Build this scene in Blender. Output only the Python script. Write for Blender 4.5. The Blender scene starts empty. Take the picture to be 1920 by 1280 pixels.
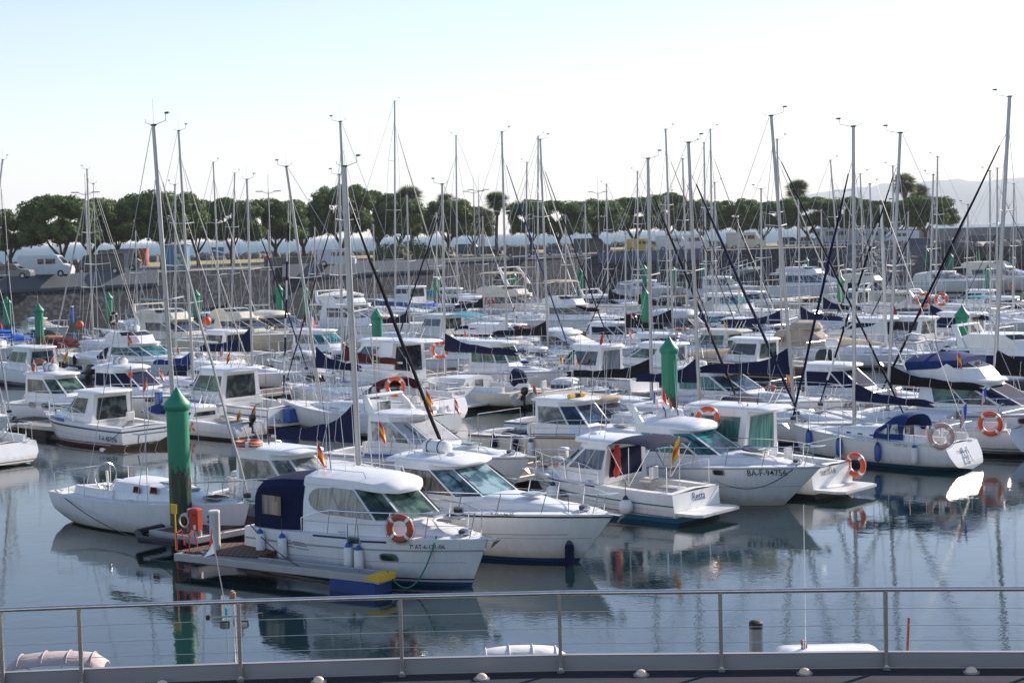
import bpy, math, random
from mathutils import Vector, Matrix
sc = bpy.context.scene
COL = sc.collection
R = math.radians
V = Vector
# ---------------------------------------------------------------- camera
F = 3150.0; CH = 8.2
PITCH = math.atan(203 / F); ROLL = R(1.35)
fw = V((0, math.cos(PITCH), -math.sin(PITCH)))
r0 = V((1, 0, 0)); u0 = V((0, math.sin(PITCH), math.cos(PITCH)))
rt = r0 * math.cos(ROLL) - u0 * math.sin(ROLL)
up = r0 * math.sin(ROLL) + u0 * math.cos(ROLL)
CAM = V((0, 0, CH))
def ray(px, py): return fw * F + rt * (px - 960) - up * (py - 640)
def W(px, py, z=0.0):
    r = ray(px, py); return CAM + r * ((z - CH) / r.z)
def WY(px, py, Y):
    r = ray(px, py); return CAM + r * (Y / r.y)
cd = bpy.data.cameras.new('camera'); cam = bpy.data.objects.new('camera', cd); COL.objects.link(cam)
cam.matrix_world = Matrix(((rt.x, up.x, -fw.x, 0), (rt.y, up.y, -fw.y, 0), (rt.z, up.z, -fw.z, CH), (0, 0, 0, 1)))
cd.sensor_width = 36; cd.lens = 36 * F / 1920; cd.clip_end = 60000; cd.clip_start = 0.1
cd.dof.use_dof = False
sc.camera = cam
# ---------------------------------------------------------------- materials
MATS = {}
def newmat(name):
    m = bpy.data.materials.new(name); m.use_nodes = True
    nt = m.node_tree; b = nt.nodes['Principled BSDF']
    return m, nt, b
def N(nt, t, **k):
    n = nt.nodes.new(t)
    for a, v in k.items():
        if a in n.inputs: n.inputs[a].default_value = v
        else: setattr(n, a, v)
    return n
def simple(name, col, rough=.45, metal=0., var=.12, scale=2.5, bump=0., bscale=20, coat=0., stretch=None, detail=6):
    if name in MATS: return MATS[name]
    m, nt, b = newmat(name)
    tc = N(nt, 'ShaderNodeTexCoord'); src = tc.outputs['Object']
    if stretch:
        mp = N(nt, 'ShaderNodeMapping'); mp.inputs['Scale'].default_value = stretch
        nt.links.new(src, mp.inputs[0]); src = mp.outputs[0]
    no = N(nt, 'ShaderNodeTexNoise', Scale=scale, Detail=detail, Roughness=.65); nt.links.new(src, no.inputs['Vector'])
    cr = N(nt, 'ShaderNodeValToRGB')
    c = V(col[:3])
    cr.color_ramp.elements[0].position = .3; cr.color_ramp.elements[1].position = .7
    cr.color_ramp.elements[0].color = (*(c * (1 - var)), 1); cr.color_ramp.elements[1].color = (*[min(1, q) for q in c * (1 + var * .6)], 1)
    nt.links.new(no.outputs['Fac'], cr.inputs[0]); nt.links.new(cr.outputs[0], b.inputs['Base Color'])
    b.inputs['Roughness'].default_value = rough; b.inputs['Metallic'].default_value = metal
    if coat: b.inputs['Coat Weight'].default_value = coat
    if bump:
        n2 = N(nt, 'ShaderNodeTexNoise', Scale=bscale, Detail=4); nt.links.new(src, n2.inputs['Vector'])
        bp = N(nt, 'ShaderNodeBump', Strength=bump, Distance=.02); nt.links.new(n2.outputs['Fac'], bp.inputs['Height'])
        nt.links.new(bp.outputs[0], b.inputs['Normal'])
    MATS[name] = m; return m
def folds(name, c1, c2, scale=9, rough=.7, glassy=False):
    m, nt, b = newmat(name)
    tc = N(nt, 'ShaderNodeTexCoord'); mp = N(nt, 'ShaderNodeMapping'); mp.inputs['Scale'].default_value = (1, 1, .08)
    nt.links.new(tc.outputs['Object'], mp.inputs[0])
    no = N(nt, 'ShaderNodeTexNoise', Scale=scale, Detail=3); nt.links.new(mp.outputs[0], no.inputs['Vector'])
    cr = N(nt, 'ShaderNodeValToRGB'); cr.color_ramp.elements[0].position = .38; cr.color_ramp.elements[1].position = .6
    cr.color_ramp.elements[0].color = (*c1, 1); cr.color_ramp.elements[1].color = (*c2, 1)
    nt.links.new(no.outputs['Fac'], cr.inputs[0]); nt.links.new(cr.outputs[0], b.inputs['Base Color'])
    b.inputs['Roughness'].default_value = .08 if glassy else rough
    MATS[name] = m; return m
def glass(name, col, rough=.05, var=.6, scale=2.2, c2=None):
    """tinted window pane with a little of what lies behind it"""
    m, nt, b = newmat(name)
    tc = N(nt, 'ShaderNodeTexCoord')
    no = N(nt, 'ShaderNodeTexNoise', Scale=scale, Detail=3); nt.links.new(tc.outputs['Object'], no.inputs['Vector'])
    cr = N(nt, 'ShaderNodeValToRGB'); cr.color_ramp.elements[0].position = .44; cr.color_ramp.elements[1].position = .60
    c = V(col); d = V(c2) if c2 else c * (1 + var)
    cr.color_ramp.elements[0].color = (*(c * (1 - var)), 1); cr.color_ramp.elements[1].color = (*d, 1)
    nt.links.new(no.outputs['Fac'], cr.inputs[0]); nt.links.new(cr.outputs[0], b.inputs['Base Color'])
    b.inputs['Roughness'].default_value = rough; b.inputs['IOR'].default_value = 1.5
    n2 = N(nt, 'ShaderNodeTexNoise', Scale=1.6, Detail=2); nt.links.new(tc.outputs['Object'], n2.inputs['Vector'])
    bp = N(nt, 'ShaderNodeBump', Strength=.6, Distance=.03); nt.links.new(n2.outputs['Fac'], bp.inputs['Height']); nt.links.new(bp.outputs[0], b.inputs['Normal'])
    MATS[name] = m; return m
def hullmat(name, col, rough=.28, streak=.10):
    """gelcoat with faint vertical run marks"""
    m, nt, b = newmat(name)
    tc = N(nt, 'ShaderNodeTexCoord'); mp = N(nt, 'ShaderNodeMapping'); mp.inputs['Scale'].default_value = (3, 3, .35)
    nt.links.new(tc.outputs['Object'], mp.inputs[0])
    no = N(nt, 'ShaderNodeTexNoise', Scale=2.2, Detail=7, Roughness=.7); nt.links.new(mp.outputs[0], no.inputs['Vector'])
    cr = N(nt, 'ShaderNodeValToRGB'); cr.color_ramp.elements[0].position = .32; cr.color_ramp.elements[1].position = .62
    c = V(col); d = V((c.x * (1 - streak), c.y * (1 - streak), c.z * (1 - streak * 1.15)))
    cr.color_ramp.elements[0].color = (*d, 1); cr.color_ramp.elements[1].color = (*c, 1)
    nt.links.new(no.outputs['Fac'], cr.inputs[0])
    # yellowish scum line just above the water, ragged; and thin rusty runs from the fittings
    sx = N(nt, 'ShaderNodeSeparateXYZ'); nt.links.new(tc.outputs['Object'], sx.inputs[0])
    n2 = N(nt, 'ShaderNodeTexNoise', Scale=4.0, Detail=5); nt.links.new(tc.outputs['Object'], n2.inputs['Vector'])
    ma = N(nt, 'ShaderNodeMath', operation='MULTIPLY_ADD'); ma.inputs[1].default_value = -.35; nt.links.new(n2.outputs['Fac'], ma.inputs[0]); nt.links.new(sx.outputs['Z'], ma.inputs[2])
    mr = N(nt, 'ShaderNodeMapRange'); mr.inputs[1].default_value = -.02; mr.inputs[2].default_value = .18; mr.inputs[3].default_value = .65; mr.inputs[4].default_value = 0; nt.links.new(ma.outputs[0], mr.inputs[0])
    mx = N(nt, 'ShaderNodeMix', data_type='RGBA'); mx.inputs[7].default_value = (c.x * .62, c.y * .54, c.z * .38, 1); nt.links.new(mr.outputs[0], mx.inputs[0]); nt.links.new(cr.outputs[0], mx.inputs[6])
    m3 = N(nt, 'ShaderNodeMapping'); m3.inputs['Scale'].default_value = (9, 9, .5); nt.links.new(tc.outputs['Object'], m3.inputs[0]); n3 = N(nt, 'ShaderNodeTexNoise', Scale=1.3, Detail=4); nt.links.new(m3.outputs[0], n3.inputs['Vector'])
    r3 = N(nt, 'ShaderNodeMapRange'); r3.inputs[1].default_value = .64; r3.inputs[2].default_value = .74; r3.inputs[4].default_value = .45; nt.links.new(n3.outputs['Fac'], r3.inputs[0])
    m4 = N(nt, 'ShaderNodeMix', data_type='RGBA'); m4.inputs[7].default_value = (c.x * .72, c.y * .62, c.z * .48, 1); nt.links.new(r3.outputs[0], m4.inputs[0]); nt.links.new(mx.outputs[2], m4.inputs[6])
    nt.links.new(m4.outputs[2], b.inputs['Base Color'])
    b.inputs['Roughness'].default_value = rough
    b.inputs['Coat Weight'].default_value = .3; b.inputs['Coat Roughness'].default_value = .12
    MATS[name] = m; return m
hullmat('white', (.82, .82, .83)); hullmat('white2', (.72, .72, .72), .35, .16); hullmat('cream', (.74, .69, .58), .35, .14)
hullmat('greyhull', (.50, .50, .49), .35); hullmat('maroonhull', (.075, .018, .022)); hullmat('navyhull', (.012, .02, .06)); hullmat('bluehull', (.03, .10, .30))
simple('deck', (.78, .78, .77), .55, var=.12, scale=6, bump=.15, bscale=60)
simple('floor', (.55, .54, .50), .7, var=.2, scale=5)
simple('antiblue', (.01, .05, .16), .6); simple('antiteal', (.01, .12, .22), .6); simple('antiblack', (.012, .014, .018), .6); simple('antired', (.10, .02, .02), .6); simple('antigreen', (.01, .06, .05), .6)
simple('bluepaint', (.02, .09, .35), .35); simple('navyline', (.02, .03, .08), .4); simple('darkrub', (.03, .035, .045), .6); simple('greyrub', (.35, .37, .38), .6); simple('tealline', (.03, .15, .16), .4)
simple('chrome', (.62, .63, .65), .22, 1., var=.1); simple('steel', (.70, .66, .61), .22, .85, var=.12, scale=9); simple('alu', (.40, .40, .41), .42, .7, var=.12, scale=3)
simple('aluwhite', (.70, .70, .68), .4, .2, var=.1, scale=3)
simple('oldsail', (.48, .46, .42), .8, var=.25, scale=3); simple('wire', (.50, .50, .52), .5, .3); simple('rope', (.55, .52, .45), .9); simple('ropegreen', (.03, .20, .13), .8); simple('ropedark', (.05, .055, .07), .8)
simple('navyc', (.006, .012, .050), .85, var=.25, scale=4, bump=.4, bscale=9); simple('bluec', (.008, .034, .15), .8, var=.3, scale=4, bump=.4, bscale=8)
simple('blackc', (.006, .008, .014), .85, var=.3, scale=4, bump=.4, bscale=9); simple('maroonc', (.10, .015, .02), .85, var=.25, bump=.4, bscale=9)
simple('tanc', (.46, .38, .29), .85, var=.18, bump=.5, bscale=7); simple('greyc', (.42, .42, .45), .85, var=.2, bump=.6, bscale=7); simple('tealc', (.05, .28, .33), .8); simple('brownc', (.10, .065, .04), .85, var=.3, bump=.5)
simple('brightblue', (.01, .13, .55), .6, var=.25, bump=.6, bscale=5); simple('whitec', (.75, .74, .72), .8, var=.1, bump=.4, bscale=9)
simple('orange', (.72, .10, .03), .5, var=.15, scale=5); simple('orangeold', (.42, .10, .05), .6, var=.2); simple('pinkbuoy', (.62, .40, .36), .7); simple('red', (.62, .03, .03), .5); simple('yellow', (.80, .48, .02), .5, var=.15); simple('blueflag', (.03, .08, .45), .7)
simple('greenflag', (.02, .28, .10), .7); simple('whiteflag', (.8, .8, .8), .7); simple('redflag', (.65, .04, .04), .7); simple('yellowflag', (.85, .55, .03), .7)
simple('whitebits', (.80, .80, .78), .4); simple('blackplastic', (.012, .013, .016), .35, var=.2); simple('greyplastic', (.30, .31, .33), .4); simple('teak', (.28, .16, .08), .7, var=.3, scale=3, stretch=(1, 12, 1)); simple('solar', (.02, .025, .07), .2)
simple('letter', (.025, .027, .035), .5, var=.05); simple('letterblue', (.02, .04, .22), .5, var=.05); simple('letterorange', (.70, .10, .02), .5); simple('lettergrey', (.25, .25, .27), .5)
glass('g_dark', (.018, .022, .035)); glass('g_blue', (.02, .05, .10)); glass('g_teal', (.015, .16, .17), c2=(.03, .26, .27)); glass('g_green', (.03, .085, .07), c2=(.10, .17, .12)); glass('g_grey', (.10, .11, .12), c2=(.30, .30, .29)); glass('g_brown', (.06, .05, .045), c2=(.20, .16, .12))
glass('g_sky', (.10, .22, .28), c2=(.28, .42, .45)); glass('g_clear', (.25, .28, .29), c2=(.5, .52, .5)); glass('g_orange', (.12, .12, .10), c2=(.55, .30, .08), scale=3)
folds('g_curtain', (.16, .17, .17), (.36, .36, .34), 10, glassy=True); folds('g_curtblue', (.05, .06, .10), (.16, .18, .24), 12, glassy=True); folds('g_curtbrown', (.05, .045, .035), (.22, .19, .15), 11, glassy=True); folds('g_curtgreen', (.03, .13, .12), (.10, .26, .22), 10, glassy=True)
glass('g_door', (.035, .05, .055), c2=(.10, .13, .12)); folds('g_vinyl', (.08, .06, .045), (.30, .23, .17), 8, glassy=True)
for k_ in ('navyc', 'bluec', 'blackc', 'maroonc', 'tanc', 'greyc', 'tealc', 'brownc', 'brightblue', 'whitec'): MATS[k_].node_tree.nodes['Principled BSDF'].inputs['Specular IOR Level'].default_value = .15
M = MATS
# ---------------------------------------------------------------- mesh builder
class MB:
    def __init__(s): s.v = []; s.f = []; s.m = []; s.mats = []
    def mi(s, k):
        if k not in s.mats: s.mats.append(k)
        return s.mats.index(k)
    def face(s, pts, mat):
        n = len(s.v); s.v += [tuple(p) for p in pts]; s.f.append(tuple(range(n, n + len(pts)))); s.m.append(s.mi(mat)); return s
    def box(s, c, d, mat, rz=0, ry=0, bev=0):
        x, y, z = d[0] / 2, d[1] / 2, d[2] / 2
        if bev:
            b = min(bev, x * .9, y * .9, z * .9)
            rings = []
            for zz, q in ((-z, b), (-z + b, 0), (z - b, 0), (z, b)):
                rings.append([(x - q, y - q - b, zz), (x - q - b, y - q, zz), (-x + q + b, y - q, zz), (-x + q, y - q - b, zz), (-x + q, -y + q + b, zz), (-x + q + b, -y + q, zz), (x - q - b, -y + q, zz), (x - q, -y + q + b, zz)])
            Mx = Matrix.Translation(V(c)) @ Matrix.Rotation(rz, 4, 'Z') @ Matrix.Rotation(ry, 4, 'Y')
            return s.loft([[Mx @ V(p) for p in r] for r in rings], mat)
        P = [V(p) for p in ((-x, -y, -z), (x, -y, -z), (x, y, -z), (-x, y, -z), (-x, -y, z), (x, -y, z), (x, y, z), (-x, y, z))]
        Mx = Matrix.Translation(V(c)) @ Matrix.Rotation(rz, 4, 'Z') @ Matrix.Rotation(ry, 4, 'Y')
        n = len(s.v); s.v += [tuple(Mx @ p) for p in P]; k = s.mi(mat)
        for f in ((0, 3, 2, 1), (4, 5, 6, 7), (0, 1, 5, 4), (1, 2, 6, 5), (2, 3, 7, 6), (3, 0, 4, 7)):
            s.f.append(tuple(n + i for i in f)); s.m.append(k)
        return s
    def loft(s, rings, mat, cap=True, closed=True, mats=None):
        n = len(s.v); m = len(rings[0]); k = s.mi(mat)
        for r in rings: s.v += [tuple(p) for p in r]
        for i in range(len(rings) - 1):
            for j in range(m if closed else m - 1):
                a = n + i * m + j; b = n + i * m + (j + 1) % m
                s.f.append((a, b, b + m, a + m)); s.m.append(s.mi(mats[i]) if mats else k)
        if cap and closed:
            s.f.append(tuple(n + j for j in range(m))[::-1]); s.m.append(k)
            e = n + (len(rings) - 1) * m; s.f.append(tuple(e + j for j in range(m))); s.m.append(k)
        return s
    def tube(s, pts, r, mat, n=6, r2=None, closed=False, flat=1.):
        pts = [V(p) for p in pts]; rings = []; L = len(pts)
        pu = None
        for i, p in enumerate(pts):
            if closed: d = (pts[(i + 1) % L] - pts[i - 1])
            elif i == 0: d = pts[1] - p
            elif i == L - 1: d = p - pts[-2]
            else: d = (pts[i + 1] - p).normalized() + (p - pts[i - 1]).normalized()
            if d.length < 1e-9: d = V((0, 0, 1))
            d.normalize()
            if pu is None:
                a = V((0, 0, 1)) if abs(d.z) < .9 else V((1, 0, 0)); pu = (a - d * a.dot(d)).normalized()
            else:
                pu = pu - d * pu.dot(d)
                pu = pu.normalized() if pu.length > 1e-6 else V((0, 1, 0))
            w = d.cross(pu); rr = r + (r2 - r) * i / (L - 1) if r2 is not None else r
            rings.append([p + (pu * math.cos(2 * math.pi * j / n) * flat + w * math.sin(2 * math.pi * j / n)) * rr for j in range(n)])
        if closed: rings.append(rings[0]); return s.loft(rings, mat, cap=False)
        return s.loft(rings, mat)
    def ell(s, c, r, mat, n=10, m=6):
        rings = []
        for i in range(m + 1):
            a = math.pi * (i / m - .5); q = max(.02, math.cos(a))
            rings.append([(c[0] + r[0] * q * math.cos(2 * math.pi * j / n), c[1] + r[1] * q * math.sin(2 * math.pi * j / n), c[2] + r[2] * math.sin(a)) for j in range(n)])
        return s.loft(rings, mat)
    def torus(s, c, Rr, r, mat, axis='y', n=20, m=8, band=None):
        pts = []
        for i in range(n):
            a = 2 * math.pi * i / n
            q = (Rr * math.cos(a), Rr * math.sin(a))
            pts.append(V(c) + (V((q[0], 0, q[1])) if axis == 'y' else V((0, q[0], q[1])) if axis == 'x' else V((q[0], q[1], 0))))
        return s.tube(pts, r, mat, m, closed=True)
    def lathe(s, prof, c, mat, n=14):
        return s.loft([[(c[0] + r * math.cos(2 * math.pi * j / n), c[1] + r * math.sin(2 * math.pi * j / n), c[2] + z) for j in range(n)] for r, z in prof], mat)
    def build(s, name, parent=None, smooth=True, ang=38, label=None):
        me = bpy.data.meshes.new(name); me.from_pydata(s.v, [], s.f)
        for k in s.mats: me.materials.append(MATS[k])
        me.polygons.foreach_set('material_index', s.m)
        me.update()
        if smooth:
            me.shade_smooth(); me.set_sharp_from_angle(angle=R(ang))
        o = bpy.data.objects.new(name, me); COL.objects.link(o)
        if parent is not None: o.parent = parent
        if label: o['label'] = label
        return o
def tag(o, label=None, cat=None, group=None, kind=None):
    if label: o['label'] = label
    if cat: o['category'] = cat
    if group: o['group'] = group
    if kind: o['kind'] = kind
    return o
def empty(name, loc, rz, label, cat, group=None):
    o = bpy.data.objects.new(name, None); COL.objects.link(o); o.location = loc; o.rotation_euler = (0, 0, rz)
    o.empty_display_size = .2
    return tag(o, label, cat, group)
def copy_tree(o, parent=None):
    c = o.copy(); COL.objects.link(c); c.parent = parent
    for ch in list(o.children): copy_tree(ch, c)
    return c
_tc = {}
def text_mesh(body, size):
    """outline letters as (verts, faces) in the xy plane, centred"""
    key = (body, size)
    if key in _tc: return _tc[key]
    cu = bpy.data.curves.new('t', 'FONT'); cu.body = body; cu.size = size; cu.align_x = 'CENTER'; cu.align_y = 'CENTER'; cu.resolution_u = 2; cu.offset = size * .006
    o = bpy.data.objects.new('t', cu); COL.objects.link(o)
    me = bpy.data.meshes.new_from_object(o)
    vs = [tuple(v.co) for v in me.vertices]; fs = [tuple(p.vertices) for p in me.polygons]
    bpy.data.objects.remove(o); bpy.data.curves.remove(cu); bpy.data.meshes.remove(me)
    _tc[key] = (vs, fs); return vs, fs
def mapped_text(body, size, fn, mat, parent, name='lettering', sx=1.0):
    vs, fs = text_mesh(body, size); mb = MB(); k = mb.mi(mat)
    mb.v = [tuple(fn(x * sx, y)) for x, y, z in vs]; mb.f = list(fs); mb.m = [k] * len(fs)
    return mb.build(name, parent, smooth=False)
SUN_STR = 5.0; SKY_STR = .105; SKY_DUST = .3; EXPO = .76; HAZE = .0001; WAVE1 = .0028; WAVE2 = .0034
# ---------------------------------------------------------------- hull
def sstep(a, b, x):
    x = max(0, min(1, (x - a) / (b - a))); return x * x * (3 - 2 * x)
class Hull:
    def __init__(s, L, B, fs=.9, fb=1.25, kind='motor', rake=.9, trk=0., tuck=0.):
        s.L, s.B, s.fs, s.fb, s.kind, s.rake, s.trk, s.tuck = L, B, fs, fb, kind, rake, trk, tuck
    def b(s, t):
        B = s.B / 2
        if s.kind == 'sail':
            t0 = .42; k = 1 - .17 * ((t0 - t) / t0) ** 2 if t < t0 else 1 - ((t - t0) / (1 - t0)) ** 1.9
        else:
            t0 = .45; k = 1 - .07 * ((t0 - t) / t0) ** 2 if t < t0 else 1 - ((t - t0) / (1 - t0)) ** 2.5
        return max(B * k, 0.0)
    def sh(s, t):
        d = s.fb - s.fs
        if s.kind == 'sail': return s.fs + d * (t ** 1.5) - .05 * math.sin(math.pi * t)
        return s.fs + d * sstep(-.05, 1.0, t) ** 1.0
    def zb(s, t):
        if s.kind == 'sail': return -.4 + .44 * max(0, 1 - t / .3) ** 1.6
        return -.4
    def pt(s, t, z, side):
        sh = s.sh(t); zb = s.zb(t); z = max(z, zb); h = max(0., min(1., (z - zb) / (sh - zb)))
        st = t ** 4
        x = s.L * t - s.rake * (1 - h) ** 1.05 * st + s.trk * h * (1 - min(1, t * 3)) ** 1.5
        if s.kind == 'sail':
            e = 2.0 + 1.2 * (1 - t); w = (1 - (1 - h) ** e) ** (1 / e) if h < 1 else 1.
            w = w * (1 - .16 * t * (1 - h))
        else:
            w = 1 - (.06 + .50 * t ** 2) * (1 - h) ** 1.5 - .10 * (1 - h) ** 6
            if h < .25: w *= .80 + .8 * h
        return V((x, side * s.b(t) * w, z))
    def on(s, x, z, side, off=.008):
        """point of the skin at length x and height z, pushed out a little"""
        t = x / s.L
        for _ in range(8):
            p = s.pt(t, z, side); t += (x - p.x) / s.L; t = max(0, min(.999, t))
        p = s.pt(t, z, side); q = s.pt(min(1, t + .02), z, side); r = s.pt(t, z + .03, side)
        n = (q - p).cross(r - p) * -side
        if n.y * side < 0: n = -n
        return p + n.normalized() * off
    def transom(s, y, z, off=.008):
        sh = s.sh(0); zb = s.zb(0); h = (z - zb) / (sh - zb)
        return V((s.trk * h - off, y, z))
    def build(s, root, o, nt=22):
        far = o.get('far'); nt = 12 if far else nt
        hc = o.get('hull', 'white'); anti = o.get('anti', 'antiblue'); line = o.get('line', 'navyline'); top = o.get('band')
        ts = [1 - (1 - i / nt) ** 1.35 for i in range(nt + 1)]; ts[-1] = .9985
        zr = [(-.4, anti), (o.get('az', .10), hc), (o.get('az', .10) + .045, line if line else hc), (o.get('az', .10) + .085, hc)]
        fr = [.35, .55, .70, .80, .9, 1.0]
        mb = MB()
        bd = {'hi': (.70, .80), 'low': (.35, .55)}.get(o.get('bandpos', 'hi'))
        for side in (-1, 1):
            rings = []
            for t in ts:
                sh = s.sh(t); base = zr[-1][0]
                rings.append([s.pt(t, z, side) for z, _ in zr] + [s.pt(t, base + (sh - base) * f, side) for f in fr])
            cols = [c for _, c in zr] + [hc] * len(fr)
            if top:
                for i, f in enumerate(fr[:-1]):
                    if f >= bd[0] - 1e-6 and f < bd[1] - 1e-6: cols[len(zr) + i] = top
            n0 = len(mb.v); m = len(rings[0])
            for r in rings: mb.v += [tuple(p) for p in r]
            for i in range(len(rings) - 1):
                for j in range(m - 1):
                    a = n0 + i * m + j; f = (a, a + m, a + m + 1, a + 1)
                    mb.f.append(f if side < 0 else f[::-1]); mb.m.append(mb.mi(cols[j]))
            if side < 0: P0 = n0
            else: S0 = n0
        # transom
        for j in range(m - 1):
            mb.f.append((P0 + j, P0 + j + 1, S0 + j + 1, S0 + j)); mb.m.append(mb.mi(o.get('tcol') or cols[j]))
        mb.build('hull', root, ang=50)
        rm = o.get('rub', 'greyrub')
        if rm:
            r = MB(); pts = [s.pt(t, s.sh(t) - o.get('rubz', .05), -1) for t in ts] + [s.pt(t, s.sh(t) - o.get('rubz', .05), 1) for t in ts[::-1]]
            r.tube(pts, o.get('rubr', .025), rm, 5); r.build('rub_rail', root)
        s.deck(root, o, ts)
    def deck(s, root, o, ts):
        mb = MB(); dm = o.get('deckm', 'deck'); c0, c1 = o.get('cockpit', (.03, .3)); fz = min(o.get('floorz', .45), s.fs - .32)
        sd = o.get('side', .28); rows = []
        t2 = sorted(set([t for t in ts if abs(t - c0) > .01 and abs(t - c1) > .01] + [c0, c1]))
        for t in t2:
            b = s.b(t); z = s.sh(t); x0 = s.pt(t, z, 1).x
            inn = max(b - sd, b * .3)
            rows.append((t, [V((x0, b, z)), V((x0, b - min(.03, b * .2), z + .012)), V((x0, inn, z + .012)), V((x0, 0, z + .012 + .05 * min(1, b))), V((x0, -inn, z + .012)), V((x0, -b + min(.03, b * .2), z + .012)), V((x0, -b, z))]))
        for (ta, A), (tb, B_) in zip(rows, rows[1:]):
            cp = ta >= c0 - 1e-6 and tb <= c1 + 1e-6
            for j in range(6):
                if cp and j in (2, 3): continue
                mb.face([A[j], A[j + 1], B_[j + 1], B_[j]], dm)
            if cp:
                for j in (2, 4):
                    p, q = A[j], B_[j]; mb.face([p, q, V((q.x, q.y, fz)), V((p.x, p.y, fz))], dm)
                mb.face([V((A[2].x, A[2].y, fz)), V((B_[2].x, B_[2].y, fz)), V((B_[4].x, B_[4].y, fz)), V((A[4].x, A[4].y, fz))], o.get('floorm', 'floor'))
            if abs(ta - c0) < 1e-6 or abs(tb - c1) < 1e-6:
                Q = A if abs(ta - c0) < 1e-6 else B_
                mb.face([Q[2], Q[3], Q[4], V((Q[4].x, Q[4].y, fz)), V((Q[2].x, Q[2].y, fz))], dm)
        mb.build('deck', root, ang=25)
    def line3(s, t, inset=.08, dz=0., side=-1):
        z = s.sh(t); p = s.pt(t, z, side); b = abs(p.y)
        return V((p.x - inset * .5 * t ** 3, side * max(b - inset, 0), z + dz))
    def rail(s, root, t0, t1=1.0, h=.6, n=5, mat='chrome', mid=True, r=.014, name='bow_rail', over=.12):
        mb = MB(); N_ = 9
        pts = []
        for side in (-1, 1):
            q = [s.line3(t0, .08, .0, side)] + [s.line3(t0 + (t1 - .03 - t0) * i / N_, .08, h * min(1, .75 + .25 * i / 2) * (1 if i else .8), side) for i in range(N_ + 1)]
            pts.append(q)
        tip = s.line3(.999, 0, h + .03); tip.x += over; tip.y = 0
        a, b = pts[0][-1], pts[1][-1]
        full = pts[0] + [V((tip.x - .05, -.14, tip.z)), V((tip.x - .05, .14, tip.z))] + pts[1][::-1]
        if t1 < .95: mb.tube(pts[0], r, mat, 5); mb.tube(pts[1], r, mat, 5)
        else: mb.tube(full, r, mat, 5)
        for side in (-1, 1):
            for i in range(1, n + 1):
                t = t0 + (t1 - .05 - t0) * i / n
                a = s.line3(t, .08, 0, side); b = s.line3(min(t + .015, .985), .08, h, side)
                mb.tube([a, b], r * .9, mat, 5)
            if mid: mb.tube([s.line3(t0 + (t1 - .05 - t0) * i / n, .08, h * .5, side) for i in range(0, n + 1)], r * .45, mat, 4)
        return mb.build(name, root)
# ---------------------------------------------------------------- superstructure
def plan(xr, xf, w, fw_, cf):
    return [(xr, w), (xf - cf, w), (xf, fw_), (xf, -fw_), (xf - cf, -w), (xr, -w)]
class Cab:
    """levels: list of (z, xr, xf, w, fw, cf) from the deck up"""
    def __init__(s, levels): s.lv = [[V((x, y, z)) for x, y in plan(xr, xf, w, f_, cf)] for z, xr, xf, w, f_, cf in levels]
    def build(s, root, mat='white', name='cabin'):
        mb = MB(); mb.loft(s.lv, mat); return mb.build(name, root, ang=30)
    def P(s, k, f, u, v, off=0.):
        A, B = s.lv[k][f], s.lv[k][(f + 1) % 6]; D, Cc = s.lv[k + 1][f], s.lv[k + 1][(f + 1) % 6]
        p = A * (1 - u) * (1 - v) + B * u * (1 - v) + Cc * u * v + D * (1 - u) * v
        n = (B - A).cross(D - A).normalized(); c = sum(s.lv[k], V()) / 6
        if n.dot((A + B) / 2 - c) < 0: n = -n
        return p + n * off
    def win(s, parent, k, f, uv, mat, frame='blackplastic', fr=.035, name='window', fo=.010, go=.016):
        """frame plate, pane proud of it; uv is a polygon on the facet"""
        A, B = s.lv[k][f], s.lv[k][(f + 1) % 6]; D = s.lv[k + 1][f]
        wu = max((B - A).length, .01); wv = max((D - A).length, .01)
        cu = sum(u for u, v in uv) / len(uv); cv = sum(v for u, v in uv) / len(uv)
        mb = MB()
        def ex(u, v, e):
            du, dv = u - cu, v - cv; l = math.hypot(du * wu, dv * wv) or 1
            return u + du / l * e * 1.2, v + dv / l * e * 1.2
        if frame:
            outer = [ex(u, v, fr) for u, v in uv]
            mb.loft([[s.P(k, f, u, v, -.01) for u, v in outer], [s.P(k, f, u, v, fo) for u, v in outer]], frame)
        mb.face([s.P(k, f, u, v, go) for u, v in uv], mat)
        return mb.build(name, parent, smooth=False)
def roof(root, xr, xf, w, z, th=.09, cam=.10, nose=.5, tail=.25, mat='white', name='roof', wf=None, drop=0., n=12, lift=0.):
    """soft edged roof slab with camber; drop lowers the front edge like a visor"""
    mb = MB(); rings = []
    for i in range(n + 1):
        a = i / n; x = xr + (xf - xr) * a
        e = 1.0
        if (xf - x) < nose: e = math.sqrt(max(0.0, 1 - ((nose - (xf - x)) / nose) ** 2)) * .55 + .45 if nose > 0 else 1
        if (x - xr) < tail: e = min(e, math.sqrt(max(0.0, 1 - ((tail - (x - xr)) / tail) ** 2)) * .3 + .7)
        ww = (w + ((wf or w) - w) * a) * e
        zz = z - drop * max(0, (a - .55) / .45) ** 2 + lift * (1 - a)
        tt = th * (.45 if i in (0, n) else 1.)
        prof = [(-1, .0), (-1.0, .55), (-.965, 1.0), (-.6, 1 + cam / th * .62), (0, 1 + cam / th), (.6, 1 + cam / th * .62), (.965, 1.0), (1.0, .55), (1, 0), (.5, -.02), (-.5, -.02)]
        ed = .35 if i in (0, n) else 1.
        rings.append([V((x, q * ww, zz + tt * (1 + (v - 1) * ed if v > 1 else v))) for q, v in prof])
    mb.loft(rings, mat); return mb.build(name, root, ang=50)
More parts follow.
